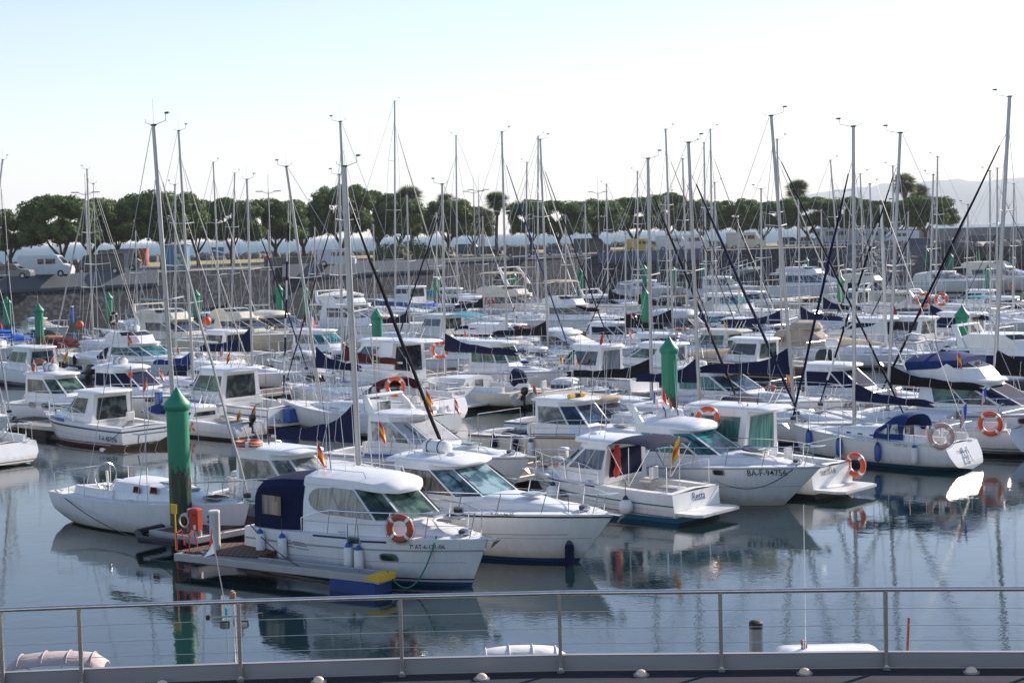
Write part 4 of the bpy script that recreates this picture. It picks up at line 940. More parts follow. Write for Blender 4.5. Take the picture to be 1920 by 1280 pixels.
def pine_proto(seed, leaves=27000):
    """umbrella pine 10 m wide, 9.5 m tall, leaning limbs under a flat domed crown"""
    rnd = random.Random(seed); mb = MB(); k = mb.mi('pineleaf'); lumps = []
    for i in range(34):
        a = rnd.uniform(0, 2 * math.pi); r = 4.3 * math.sqrt(rnd.random()); z = 5.4 + 2.6 * math.sqrt(max(0, 1 - (r / 5.0) ** 2)) + rnd.uniform(-.5, .4)
        lumps.append((V((r * math.cos(a), r * math.sin(a), z)), rnd.uniform(.9, 1.55)))
    for i in range(26):
        a = i * 2 * math.pi / 26 + rnd.uniform(-.2, .2); r = rnd.uniform(3.4, 4.7); lumps.append((V((r * math.cos(a), r * math.sin(a), 5.0 + rnd.uniform(-1.2, .9))), rnd.uniform(.8, 1.35)))
    for i in range(16):
        a = rnd.uniform(0, 6.3); r = rnd.uniform(.5, 3.4); lumps.append((V((r * math.cos(a), r * math.sin(a), 4.5 + rnd.uniform(-.5, .4))), rnd.uniform(.7, 1.2)))
    for i in range(leaves):
        c, r = lumps[rnd.randrange(len(lumps))]; n = V((rnd.gauss(0, 1), rnd.gauss(0, 1), rnd.gauss(.35, 1))).normalized()
        q = .62 + .42 * rnd.random(); p = c + V((n.x * r, n.y * r, n.z * r * .72)) * q
        leaf(mb, p, (n + V((rnd.uniform(-.7, .7), rnd.uniform(-.7, .7), rnd.uniform(-.7, .7)))).normalized(), rnd.uniform(.085, .19), rnd, k)
    for c, r in lumps:      # solid core added inside each clump to block light like dense needles
        mb.ell(c - V((0, 0, .08)), (r * .66, r * .66, r * .44), 'pineleaf', 7, 4)
    t = MB(); b0 = V((0, 0, -.3)); f0 = V((rnd.uniform(-.3, .3), rnd.uniform(-.3, .3), rnd.uniform(1.3, 2.2)))
    t.tube([b0, b0.lerp(f0, .5) + V((.08, 0, 0)), f0], .36, 'bark', 8, r2=.27)
    for i in range(5):
        a = i * 1.256 + rnd.uniform(-.3, .3); e = V((math.cos(a) * rnd.uniform(1.6, 2.9), math.sin(a) * rnd.uniform(1.6, 2.9), rnd.uniform(5.0, 5.9))); mid = f0.lerp(e, .5) + V((0, 0, -.35)); t.tube([f0, mid, e], .2, 'bark', 6, r2=.07)
        for j in range(2): e2 = e + V((rnd.uniform(-1.4, 1.4), rnd.uniform(-1.4, 1.4), rnd.uniform(.3, 1))); t.tube([mid, mid.lerp(e2, .6), e2], .09, 'bark', 5, r2=.03)
    root = bpy.data.objects.new('pine_tree', None); COL.objects.link(root)
    mb.build('crown', root, smooth=False); t.build('trunk', root); return root
def palm_proto(seed, h=9.):
    rnd = random.Random(seed); t = MB(); pts = [V((.12 * math.sin(i * .5), 0, h * i / 10 - .2)) for i in range(11)]
    t.tube(pts, .24, 'bark', 8, r2=.18); t.lathe([(.3, h - 2.2), (.5, h - 1.2), (.45, h - .3), (.2, h)], pts[-1] - V((0, 0, h)), 'bark', 8); mb = MB(); k = mb.mi('palmleaf')
    top = pts[-1]
    for i in range(64):
        a = rnd.uniform(0, 6.28); el = math.asin(rnd.uniform(-.75, .98)); d = V((math.cos(a) * math.cos(el), math.sin(a) * math.cos(el), math.sin(el))); L = rnd.uniform(1.9, 2.5)
        q = top + d * .7 + V((0, 0, .1)); side = d.cross(V((0, 0, 1))).normalized() if abs(d.z) < .95 else V((1, 0, 0))
        t.tube([top, q], .03, 'palmleaf', 4)
        for j in range(17):
            s = (j - 6) / 6 * 1.15; dd_ = (d * math.cos(s) + side * math.sin(s)).normalized(); e = q + dd_ * L * .65 + V((0, 0, -.16 * L)); wv = side * math.cos(s) * .045 - d * math.sin(s) * .045
            n0 = len(mb.v); mb.v += [tuple(q), tuple(q.lerp(e, .5) + wv), tuple(e), tuple(q.lerp(e, .5) - wv)]; mb.f.append((n0, n0 + 1, n0 + 2, n0 + 3)); mb.m.append(k)
    root = bpy.data.objects.new('palm_tree', None); COL.objects.link(root); mb.build('fronds', root, smooth=False); t.build('trunk', root); return root
protos = [pine_proto(11), pine_proto(23), pine_proto(37), pine_proto(51)]; pfree = [True] * 4
def seat(protos, free, k, loc, rz, s, label, cat, group):
    if free[k]: o = protos[k]; free[k] = False
    else: o = copy_tree(protos[k])
    o.location = loc; o.rotation_euler = (0, 0, rz); o.scale = s
    return tag(o, label, cat, group)
# crown centre px, crown top py, crown width px, ground distance factor behind the wall, label
pines = [(18, 392, 118, 30, 'umbrella pine cut by the left edge of the picture'), (108, 364, 140, 22, 'broad umbrella pine behind the white van'), (168, 372, 120, 34, 'umbrella pine just right of the white van, with a crooked dark trunk'), (216, 372, 84, 46, 'small umbrella pine on a straight slim trunk left of the blue kiosk'),
 (300, 358, 158, 24, 'umbrella pine in front of the light blue kiosk'), (368, 374, 92, 40, 'umbrella pine right behind the blue sign board'), (432, 371, 120, 26, 'umbrella pine with a leaning trunk, left of the person in red'), (510, 372, 116, 30, 'umbrella pine whose forked trunk stands behind the low dark planter'), (568, 374, 104, 40, 'umbrella pine left of the small works truck'),
 (640, 345, 112, 30, 'tallest umbrella pine, above the small works truck'), (708, 358, 124, 38, 'dense umbrella pine standing on the lawn'), (748, 372, 90, 28, 'umbrella pine at the left of the first palm'), (838, 374, 112, 34, 'umbrella pine between the palms and the double lamp post'), (886, 386, 70, 48, 'low umbrella pine beside the double lamp post'),
 (992, 374, 84, 34, 'umbrella pine right of the tall middle palm'), (1048, 376, 112, 26, 'wide umbrella pine with twin trunks by the dark van'), (1112, 374, 110, 30, 'umbrella pine with a leaning trunk at the yellow van'), (1190, 369, 108, 34, 'umbrella pine above the white vans in the middle of the quay'), (1250, 361, 92, 46, 'taller umbrella pine standing behind the white vans'),
 (1312, 374, 90, 30, 'umbrella pine left of the beige camper'), (1385, 373, 96, 30, 'umbrella pine above the beige camper'), (1432, 377, 86, 38, 'umbrella pine right of the beige camper'), (1512, 368, 112, 26, 'umbrella pine beside the right-hand quay railing'), (1582, 369, 96, 30, 'umbrella pine above the white motorhome'), (1630, 374, 84, 36, 'umbrella pine right of the white motorhome'),
 (1678, 376, 100, 24, 'umbrella pine at the start of the boulder bank'), (1735, 366, 112, 22, 'last umbrella pine on the right, leaning towards the bay')]
def wally(px):   # wall-top pixel height at a column
    for (x0, y0), (x1, y1) in zip(edge, edge[1:]):
        if x0 <= px <= x1: return y0 + (y1 - y0) * (px - x0) / (x1 - x0)
    return 463 - (px - 1600) * .02
rnd = random.Random(3)
for i, (px, py, wd, back, lab) in enumerate(pines):
    P = W(px, wally(px), LZ); d_ = V((P.x, P.y, 0)).normalized(); Y = P.y + back * d_.y; top = WY(px, py, Y); wm = wd * Y / F
    s = wm / (9.3 + .5 * math.sin(i * 2.3)); hz = (top.z - LZ) / 8.9
    seat(protos, pfree, i % 4, (top.x, Y, LZ), rnd.uniform(0, 6.3), (s, s, hz), lab, 'tree', 'umbrella pines along the quay')
pp_ = [palm_proto(5), palm_proto(9)]; pf2 = [True, True]
for i, (px, py, back, lab) in enumerate([(768, 347, 30, 'fan palm left of the two tall palms on the quay'), (838, 360, 40, 'fan palm half hidden behind an umbrella pine'), (930, 358, 22, 'tall fan palm standing alone in the middle of the quay'), (905, 392, 44, 'small fan palm behind the middle palm'), (1495, 335, 44, 'fan palm showing above the pines at the quay railing'), (1697, 322, 40, 'tallest fan palm near the breakwater'), (1722, 342, 52, 'smaller fan palm beside the tallest one')]):
    P = W(px, wally(px), LZ); Y = P.y + back; top = WY(px, py, Y); hz = (top.z - LZ) / 10.5
    seat(pp_, pf2, i % 2, (top.x, Y, LZ), i * 1.3, (max(1.15, hz * 1.2), max(1.15, hz * 1.2), hz), lab, 'palm', 'fan palms on the quay')
def shrub(px, py, r, label, h=1.6):
    rn = random.Random(int(px)); mb = MB(); k = mb.mi('shrubleaf')
    for i in range(900):
        n = V((rn.gauss(0, 1), rn.gauss(0, 1), abs(rn.gauss(0, 1)))).normalized(); p = V((n.x * r, n.y * r, n.z * h)) * rn.uniform(.7, 1.05); leaf(mb, p, n, rn.uniform(.15, .3), rn, k)
    P = W(px, py, LZ); P.z = LZ; root = empty('shrub', P, 0, label, 'shrub'); mb.build('foliage', root, smooth=False); t = MB(); t.tube([(0, 0, -.1), (0, 0, h * .8)], .08, 'bark', 5); t.build('stem', root)
shrub(735, 489, 3.0, 'rounded shrub on the lawn under the pines', 2.6); shrub(775, 487, 3.2, 'wide shrub right of the rounded one on the lawn', 2.8); shrub(820, 484, 2.6, 'low shrub at the right end of the lawn', 2.0)
# ---------------------------------------------------------------- quay furniture and vehicles
def lamp(px, py, back, label):
    P = W(px, wally(px), LZ); Y = P.y + back; top = WY(px, py, Y); h = top.z - LZ
    root = empty('street_lamp', (top.x, Y, LZ), 0, label, 'street lamp', 'double street lamps on the quay')
    mb = MB(); mb.tube([(0, 0, 0), (0, 0, h)], .13, 'alu', 8, r2=.07); mb.tube([(0, 0, h), (0, 0, h + 2.2)], .03, 'alu', 5); mb.build('pole', root)
    for s in (-1, 1): a = MB(); a.tube([(0, 0, h - .3), (s * .9, 0, h)], .04, 'alu', 5); a.build('arm', root); a = MB(); a.box((s * 1.2, 0, h + .03), (.9, .28, .12), 'greyplastic', bev=.04); a.build('lamp_head', root)
for a in [(160, 361, 14, 'double-armed street lamp behind the white van'), (503, 359, 18, 'double-armed street lamp by the person in red'), (888, 359, 20, 'left one of the two street lamps standing close together'), (897, 356, 24, 'right one of the two street lamps standing close together'), (1121, 360, 16, 'double-armed street lamp behind the dark van'), (1582, 357, 16, 'double-armed street lamp above the right-hand motorhome')]: lamp(*a)
simple('vanwhite', (.58, .60, .63), .35); simple('cardark', (.03, .035, .045), .25); simple('carblue', (.03, .08, .16), .25); simple('cargrey', (.18, .19, .20), .3); simple('yellowpaint', (.55, .40, .08), .4); simple('beigepaint', (.55, .50, .40), .4); simple('campergrey', (.42, .43, .45), .5); simple('tyre', (.012, .012, .013), .8); simple('kiosk', (.07, .16, .26), .6); simple('rust', (.34, .08, .03), .7, var=.3); simple('carred', (.25, .03, .03), .3)
def vehicle(px, py, L, h, wd, kind, mat, label, cat, rz=0., back=0, group='vehicles parked on the quay', nm=None):
    P = W(px, py, LZ); P.z = LZ; P += V((P.x, P.y, 0)).normalized() * back
    root = empty(nm or {'van': 'parked_van', 'car': 'parked_car', 'camper': 'motorhome'}[kind], P, rz, label, cat, group)
    if kind == 'car': prof = [(-.5, .35, .30), (-.5, .62, .6), (-.44, .68, .62), (-.36, 1.0, .98), (.12, 1.0, 1.), (.27, .66, .66), (.47, .58, .56), (.5, .40, .35)]
    elif kind == 'van': prof = [(-.5, .3, .22), (-.5, .95, .95), (-.48, 1, 1), (.18, 1, 1), (.26, .95, .95), (.37, .58, .58), (.49, .48, .46), (.5, .3, .28)]
    else: prof = [(-.5, .3, .2), (-.5, .97, .97), (-.48, 1, 1), (.44, 1, 1), (.5, .82, .82), (.36, .62, .6), (.5, .42, .42), (.5, .3, .25)]
    out = [(x * L, z * h) for x, z, _ in prof]
    mb = MB(); rings = []
    for y, k in ((-wd / 2, .93), (-wd / 2 + .08, 1.), (wd / 2 - .08, 1.), (wd / 2, .93)): rings.append([V((x, y, .3 + (z - .3) * k)) for x, z in out] + [V((L * .49, y, .28)), V((-L * .49, y, .28))])
    mb.loft(rings, mat); mb.build('body', root, ang=30)
    z0, z1 = (.60, .92) if kind == 'car' else (.58, .86)
    spans = {'car': [(-.33, -.10), (-.07, .17)], 'van': [(-.12, .0), (.03, .22)], 'camper': [(-.35, -.15), (.0, .18), (.36, .42)]}[kind]
    for s in (-1, 1):
        for a, c in spans:
            w_ = MB(); y = s * (wd / 2 + .02); sl = .0 if kind == 'camper' else .035
            w_.box(((a + c) / 2 * L, s * (wd / 2 - .0), (z0 + z1) / 2 * h * .98), ((c - a) * L, .05, (z1 - z0) * h * .82), 'g_dark', bev=.02); w_.build('window', root, smooth=False)
    w_ = MB(); xa, za, xb, zb_ = {'car': (.265, .68, .13, .95), 'van': (.365, .60, .265, .92), 'camper': (.505, .82, .45, .98)}[kind]
    if kind == 'camper': xa, za, xb, zb_ = .50, .45, .38, .60
    w_.face([V((xa * L + .03, -wd * .42, za * h)), V((xa * L + .03, wd * .42, za * h)), V((xb * L + .03, wd * .38, zb_ * h)), V((xb * L + .03, -wd * .38, zb_ * h))], 'g_dark'); w_.build('windscreen', root, smooth=False)
    r = .33 if kind == 'car' else .36
    for x in (-.32, .31):
        for s in (-1, 1):
            t = MB(); t.tube([(x * L, s * (wd / 2 - .2), r), (x * L, s * (wd / 2 + .015), r)], r, 'tyre', 14); wv_ = t.build('wheel', root); c = MB(); c.tube([(x * L, s * (wd / 2 + .0), r), (x * L, s * (wd / 2 + .03), r)], r * .55, 'alu', 10); c.build('rim', wv_)
    for s in (-1, 1): t = MB(); t.box((L * .495, s * wd * .36, (.45 if kind != 'camper' else .3) * h), (.08, .32, .16), 'g_clear', bev=.03); t.build('headlight', root)
    return root
vs = [(88, 519, 5.6, 2.35, 2.0, 'van', 'vanwhite', 'white high-roof van parked at the left end of the quay', 'van', 0), (56, 516, 4.2, 1.5, 1.75, 'car', 'cardark', 'small black car behind the white van', 'car', .1, 4), (22, 523, 4.4, 1.55, 1.8, 'car', 'cargrey', 'grey car at the left edge of the quay', 'car', 0, 0), (188, 514, 5.9, 2.2, 2.1, 'van', 'cardark', 'long dark grey van right of the white van', 'van', 3.14), (226, 510, 5.0, 2.6, 2.1, 'camper', 'cargrey', 'grey motorhome behind the long dark van', 'motorhome', .1, 9),
 (632, 499, 4.6, 2.1, 1.9, 'van', 'vanwhite', 'white and green works truck on the quay by the lawn', 'van', .0), (880, 482, 4.4, 1.9, 1.8, 'van', 'carblue', 'dark blue minivan near the double lamp post', 'van', 0, 14), (915, 482, 4.4, 1.5, 1.8, 'car', 'cardark', 'black car between the minivan and the tall middle palm', 'car', 0, 14), (975, 483, 4.4, 1.5, 1.8, 'car', 'cardark', 'black car right of the tall middle palm', 'car', 0, 6), (1048, 479, 4.4, 1.5, 1.8, 'car', 'carblue', 'dark blue car left of the dark van', 'car', 0, 4),
 (1110, 477, 5.6, 2.4, 2.0, 'van', 'cardark', 'dark van below a pine in the middle of the quay', 'van', 0, 6), (1202, 473, 4.6, 2.1, 1.9, 'van', 'yellowpaint', 'yellow van on the quay', 'van', 0, 8), (1262, 472, 5.4, 2.5, 2.0, 'van', 'vanwhite', 'left one of the two white vans in the middle of the quay', 'van', 0, 12), (1298, 471, 5.4, 2.5, 2.0, 'van', 'vanwhite', 'right one of the two white vans in the middle of the quay', 'van', 0, 14), (1398, 467, 6.2, 2.7, 2.1, 'van', 'beigepaint', 'beige camper van left of the quay railing', 'camper van', 0, 4),
 (1340, 469, 4.3, 1.5, 1.8, 'car', 'cargrey', 'grey car between the white vans and the beige camper', 'car', 0, 10), (1482, 463, 4.4, 1.6, 1.8, 'car', 'carblue', 'dark blue car behind the quay railing', 'car', 0, 14), (1515, 463, 4.4, 1.6, 1.8, 'car', 'cargrey', 'grey car behind the quay railing', 'car', 0, 16), (1560, 462, 6.6, 3.0, 2.3, 'camper', 'campergrey', 'white motorhome behind the quay railing', 'motorhome', 3.14, 14), (1632, 461, 6.0, 2.8, 2.2, 'camper', 'campergrey', 'tall white motorhome between two pines', 'motorhome', 0, 12), (1690, 460, 5.6, 2.4, 2.0, 'van', 'vanwhite', 'white box van at the right end of the quay', 'van', 3.14, 8)]
for v in vs: vehicle(*v[:10], back=v[10] if len(v) > 10 else 0)
P = W(172, 506, LZ); root = empty('cargo_container', P + V((0, 22, .02)), .05, 'orange container behind the long dark van', 'container'); mb = MB(); mb.box((0, 0, 1.3), (5.2, 2.4, 2.5), 'rust', bev=.04)
for i in range(12): mb.box((-2.3 + i * .42, -1.22, 1.3), (.14, .06, 2.2), 'rust')
mb.build('body', root); mb = MB(); mb.box((2.61, 0, 1.3), (.06, 1.1, 2.2), 'orangeold'); mb.build('door', root)
P = W(313, 509, LZ); root = empty('kiosk', P + V((0, 6, .02)), 0, 'light blue kiosk under the pine on the left', 'kiosk'); mb = MB(); mb.box((0, 0, 1.5), (2.8, 2.2, 3.), 'kiosk', bev=.03); mb.build('wall', root); mb = MB(); mb.box((0, 0, 3.06), (3.2, 2.6, .14), 'vanwhite', bev=.04); mb.build('roof', root); mb = MB(); mb.box((.5, -1.12, 1.1), (.9, .06, 2.1), 'g_sky'); mb.build('door', root)
P = W(392, 506, LZ); root = empty('sign_board', P + V((0, 6, .02)), 0, 'blue sign board on two posts with a pale wave', 'sign'); mb = MB(); mb.box((0, 0, 2.1), (1.6, .08, 1.0), 'kiosk'); mb.build('panel', root); mb = MB(); mb.box((.1, -.05, 2.1), (1.2, .02, .18), 'vanwhite', ry=.25); mb.build('wave_mark', root)
for s in (-.7, .7): mb = MB(); mb.tube([(s, .06, 0), (s, .06, 2.6)], .05, 'alu', 6); mb.build('post', root)
for i, (px, py, l, lab) in enumerate([(1560, 463, 3, 'low concrete bench beside the quay railing'), (1735, 460, 4, 'concrete block at the foot of the last pine'), (1842, 453, 3, 'larger stone block on the sandy esplanade'), (1870, 452, 3, 'smaller stone block on the sandy esplanade, nearer the right edge')]):
    P = W(px, py, LZ); root = empty('stone_block', P + V((0, 3, 0)), .1 * i, lab, 'stone block'); mb = MB(); mb.box((0, 0, .5), (l, 1.2, 1.0 + .3 * (i % 2)), 'concrete', bev=.08); mb.box((0, 0, 1.08), (l + .2, 1.3, .12), 'concrete', bev=.03); mb.build('block', root)
P = W(560, 499, LZ); root = empty('planter', P + V((0, 2, .0)), 0, 'long low dark planter by the wall, left of the works truck', 'planter'); mb = MB(); mb.box((0, 0, .55), (9, 1.6, 1.1), 'rock', bev=.05); mb.build('wall', root, smooth=False); mb = MB(); mb.box((0, 0, 1.12), (8.6, 1.2, .08), 'drygrass'); mb.build('soil', root)
# quay railing at the right, gangway below it
P, Q = W(1478, 465, LZ), W(1596, 463, LZ); root = empty('quay_railing', P, 0, 'pale metal railing along the quay edge on the right', 'railing'); q = Q - P
for z in (.5, 1.0): mb = MB(); mb.tube([V((0, 0, z)), q + V((0, 0, z))], .05, 'aluwhite', 5); mb.build('rail', root)
for i in range(10): mb = MB(); mb.tube([q * (i / 9), q * (i / 9) + V((0, 0, 1.0))], .045, 'aluwhite', 5); mb.build('post', root)
a, c = W(1352, 524, 1.0), W(1414, 505, 3.2); root = empty('gangway', a, 0, 'white metal gangway leading down to the pontoons', 'gangway')
d_ = c - a; n_ = V((-d_.y, d_.x, 0)).normalized() * .8; mb = MB(); mb.loft([[p - n_, p + n_, p + n_ + V((0, 0, .35)), p - n_ + V((0, 0, .35))] for p in (V(), d_)], 'aluwhite'); mb.build('ramp', root, smooth=False)
for s in (-1, 1): mb = MB(); mb.tube([n_ * s + V((0, 0, 1.2)), d_ + n_ * s + V((0, 0, 1.2))], .05, 'aluwhite', 5); [mb.tube([d_ * (i / 8) + n_ * s, d_ * (i / 8) + n_ * s + V((0, 0, 1.2))], .03, 'aluwhite', 4) for i in range(9)]; mb.build('handrail', root)
# a walker in a red top
P = W(491, 503, LZ); root = empty('person', P + V((0, 5, 0)), .4, 'person in a red top and dark trousers walking on the quay', 'person')
simple('skin', (.45, .28, .2), .6); simple('trousers', (.03, .03, .05), .9)
def skinned(verts, edges, radii, mat, name, parent):
    me = bpy.data.meshes.new(name); me.from_pydata(verts, edges, []); o = bpy.data.objects.new(name, me); COL.objects.link(o)
    md = o.modifiers.new('s', 'SKIN'); bpy.context.view_layer.update()
    for v, r in zip(me.skin_vertices[0].data, radii): v.radius = (r, r)
    me.skin_vertices[0].data[0].use_root = True; md2 = o.modifiers.new('u', 'SUBSURF'); md2.levels = 1; md2.render_levels = 1
    dg = bpy.context.evaluated_depsgraph_get(); m2 = bpy.data.meshes.new_from_object(o.evaluated_get(dg)); bpy.data.objects.remove(o)
    m2.materials.clear(); m2.materials.append(MATS[mat]); m2.shade_smooth(); ob = bpy.data.objects.new(name, m2); COL.objects.link(ob); ob.parent = parent; return ob
skinned([(0, 0, .95), (0, 0, 1.2), (0, 0, 1.42), (0, 0, 1.52), (0, 0, 1.64), (0, 0, 1.74), (.1, 0, .9), (.14, .22, .5), (.14, .05, .08), (.14, .18, .03), (-.1, 0, .9), (-.14, -.12, .5), (-.14, -.3, .1), (-.14, -.2, .03), (.2, 0, 1.4), (.26, -.1, 1.12), (.26, .06, .9), (-.2, 0, 1.4), (-.26, .06, 1.12), (-.24, .22, .95)],
        [(0, 1), (1, 2), (2, 3), (3, 4), (4, 5), (0, 6), (6, 7), (7, 8), (8, 9), (0, 10), (10, 11), (11, 12), (12, 13), (2, 14), (14, 15), (15, 16), (2, 17), (17, 18), (18, 19)],
        [.14, .13, .12, .05, .10, .06, .09, .065, .045, .04, .09, .065, .045, .04, .05, .04, .03, .05, .04, .03], 'skin', 'body', root)
skinned([(0, 0, .98), (0, 0, 1.2), (0, 0, 1.42), (.2, 0, 1.4), (.26, -.1, 1.12), (.26, .04, .94), (-.2, 0, 1.4), (-.26, .06, 1.12), (-.245, .2, .98)], [(0, 1), (1, 2), (2, 3), (3, 4), (4, 5), (2, 6), (6, 7), (7, 8)], [.17, .16, .14, .07, .055, .045, .07, .055, .045], 'red', 'red_top', root)
skinned([(0, 0, .97), (.1, 0, .9), (.14, .22, .5), (.14, .05, .1), (-.1, 0, .9), (-.14, -.12, .5), (-.14, -.29, .12)], [(0, 1), (1, 2), (2, 3), (0, 4), (4, 5), (5, 6)], [.16, .11, .08, .06, .11, .08, .06], 'trousers', 'trousers', root)
mb = MB(); mb.ell((0, -.02, 1.70), (.10, .11, .10), 'trousers', 8, 6); mb.build('hair', root)
# ---------------------------------------------------------------- green mooring piles
m, nt, b = newmat('pilepaint'); MATS['pilepaint'] = m
tc = N(nt, 'ShaderNodeTexCoord'); sx = N(nt, 'ShaderNodeSeparateXYZ'); nt.links.new(tc.outputs['Object'], sx.inputs[0])
mp = N(nt, 'ShaderNodeMapping'); mp.inputs['Scale'].default_value = (2.2, 2.2, .9); nt.links.new(tc.outputs['Object'], mp.inputs[0])
no = N(nt, 'ShaderNodeTexNoise', Scale=1.6, Detail=6, Roughness=.7); nt.links.new(mp.outputs[0], no.inputs['Vector'])
ma = N(nt, 'ShaderNodeMath', operation='MULTIPLY_ADD'); ma.inputs[1].default_value = 2.6; nt.links.new(no.outputs['Fac'], ma.inputs[0]); nt.links.new(sx.outputs['Z'], ma.inputs[2])
cr = N(nt, 'ShaderNodeValToRGB'); mr = N(nt, 'ShaderNodeMapRange'); mr.inputs[1].default_value = 0; mr.inputs[2].default_value = 5; nt.links.new(ma.outputs[0], mr.inputs[0]); nt.links.new(mr.outputs[0], cr.inputs[0])
e = cr.color_ramp.elements; e[0].position = .0; e[0].color = (.012, .014, .010, 1); e[1].position = 1; e[1].color = (.010, .24, .13, 1)
for p_, c_ in ((.34, (.01, .014, .008, 1)), (.42, (.035, .04, .010, 1)), (.46, (.008, .035, .022, 1)), (.52, (.03, .045, .014, 1)), (.58, (.008, .04, .026, 1)), (.625, (.07, .028, .012, 1)), (.645, (.012, .010, .008, 1)), (.665, (.010, .20, .11, 1))): q = e.new(p_); q.color = c_
w2 = N(nt, 'ShaderNodeMapping'); w2.inputs['Scale'].default_value = (5, 5, .7); nt.links.new(tc.outputs['Object'], w2.inputs[0]); w3 = N(nt, 'ShaderNodeTexNoise', Scale=1.5, Detail=6, Roughness=.7); nt.links.new(w2.outputs[0], w3.inputs['Vector'])
w4 = N(nt, 'ShaderNodeMapRange'); w4.inputs[1].default_value = .52; w4.inputs[2].default_value = .72; w4.inputs[4].default_value = .55; nt.links.new(w3.outputs['Fac'], w4.inputs[0])
w5 = N(nt, 'ShaderNodeMix', data_type='RGBA'); w5.inputs[7].default_value = (.09, .26, .17, 1); nt.links.new(w4.outputs[0], w5.inputs[0]); nt.links.new(cr.outputs[0], w5.inputs[6]); nt.links.new(w5.outputs[2], b.inputs['Base Color']); b.inputs['Roughness'].default_value = .5
simple('capgreen', (.014, .24, .13), .5, var=.35, scale=5)
simple('dockgrey', (.30, .29, .28), .8, var=.2, scale=3); simple('dockedge', (.42, .42, .41), .5, .3, var=.15); simple('rubber', (.02, .022, .028), .7)
m, nt, b = newmat('planks'); MATS['planks'] = m
tc = N(nt, 'ShaderNodeTexCoord'); wv = N(nt, 'ShaderNodeTexWave', Scale=2.2, Distortion=.0); wv.bands_direction = 'X'; nt.links.new(tc.outputs['Object'], wv.inputs['Vector'])
cr = N(nt, 'ShaderNodeValToRGB'); e = cr.color_ramp.elements; e[0].position = .04; e[0].color = (.02, .012, .01, 1); e[1].position = .14; e[1].color = (.17, .085, .06, 1); nt.links.new(wv.outputs['Fac'], cr.inputs[0])
no = N(nt, 'ShaderNodeTexNoise', Scale=3, Detail=5); nt.links.new(tc.outputs['Object'], no.inputs['Vector']); mx_ = N(nt, 'ShaderNodeMix', data_type='RGBA', blend_type='MULTIPLY'); mx_.inputs[0].default_value = .6; nt.links.new(cr.outputs[0], mx_.inputs[6]); nt.links.new(no.outputs['Color'], mx_.inputs[7]); nt.links.new(mx_.outputs[2], b.inputs['Base Color']); b.inputs['Roughness'].default_value = .8
PTOP = 4.22
def pile(px, py, label):
    P = W(px, py, PTOP + .03); d = P.y; P.z = 0; root = empty('mooring_pile', P, 0, label, 'pile', 'green mooring piles with pointed caps')
    n = 24 if d < 90 else 12; mb = MB(); r = .30
    mb.lathe([(r, -1.2), (r, 0), (r, 1.3), (r, 2.6), (r, 3.72)], (0, 0, 0), 'pilepaint', n); mb.build('shaft', root)
    mb = MB(); mb.lathe([(r, 3.60), (r + .055, 3.66), (r + .065, 3.76), (r + .03, 3.84), (r * .62, 4.0), (r * .3, 4.14), (.02, 4.24)], (0, 0, 0), 'capgreen', n); mb.build('cap', root)
    return root
piles = [(331, 725, 'nearest green mooring pile, rusty below, beside the red safety box'), (1254, 630, 'second nearest green pile, behind the row of small flags'), (1804, 572, 'green pile at the right among the motor cruisers'), (706, 577, 'green pile behind the maroon sail cover'), (72, 568, 'green pile beside the bright blue boat tarpaulin'), (12, 555, 'green pile at the left edge behind the maroon boom cover'),
 (203, 547, 'short green pile behind the flybridge cruiser with the purple lifebuoy'), (367, 542, 'green pile behind the leaning off-white jib'), (523, 533, 'left one of two green piles close together by the wall'), (574, 538, 'right one of two green piles close together by the wall'), (818, 515, 'green pile between the blue awning and the wall'), (962, 508, 'green pile left of the brown flybridge yacht'), (1088, 503, 'green pile behind the leaning radar arch'), (1210, 541, 'green pile with a dark rusty foot in the middle rows'), (1208, 496, 'thin green pile directly behind the rusty-footed one'), (1263, 500, 'green pile crossed by a black furled sail'), (1320, 488, 'green pile left of the white gangway'), (1512, 482, 'green pile in front of the grey-windowed yacht'), (1576, 515, 'green pile in the middle of the right-hand rows'), (1738, 466, 'dark green pile in front of the boulders'), (1783, 475, 'small green pile below the boulder bank'), (1836, 466, 'small green pile at the foot of the esplanade, far right'), (1853, 495, 'green pile left of the far right mast'), (1898, 477, 'dark green pile near the right edge')]
PL = {}
for p in piles: PL[p[0]] = pile(*p)
def walkway(a, d, L, wdt, label, z=.45, mat='planks', name='pontoon', group='floating pontoons'):
    """float from a in unit direction d"""
    ang = math.atan2(d.y, d.x); root = empty(name, (a.x, a.y, 0), ang, label, 'pontoon', group)
    mb = MB(); mb.box((L / 2, 0, z - .02), (L, wdt - .16, .05), mat); mb.build('decking', root, smooth=False)
    mb = MB()
    for s in (-1, 1): mb.box((L / 2, s * (wdt / 2 - .04), z - .06), (L, .09, .18), 'dockedge', bev=.02)
    mb.box((.0, 0, z - .06), (.09, wdt, .18), 'dockedge'); mb.box((L, 0, z - .06), (.09, wdt, .18), 'dockedge'); mb.build('edge_beam', root, smooth=False)
    for i in range(max(2, int(L / 3.2))):
        mb = MB(); x = (i + .5) * L / max(2, int(L / 3.2)); mb.box((x, 0, .08), (1.9, wdt * .8, .5), 'rubber', bev=.06); mb.build('float', root)
    return root
simple('bluefloat', (.012, .05, .22), .5, var=.3, scale=4)
simple('redbox', (.50, .05, .025), .45, var=.2)
simple('pinkc', (.50, .41, .39), .85, var=.2, bump=.8, bscale=6)
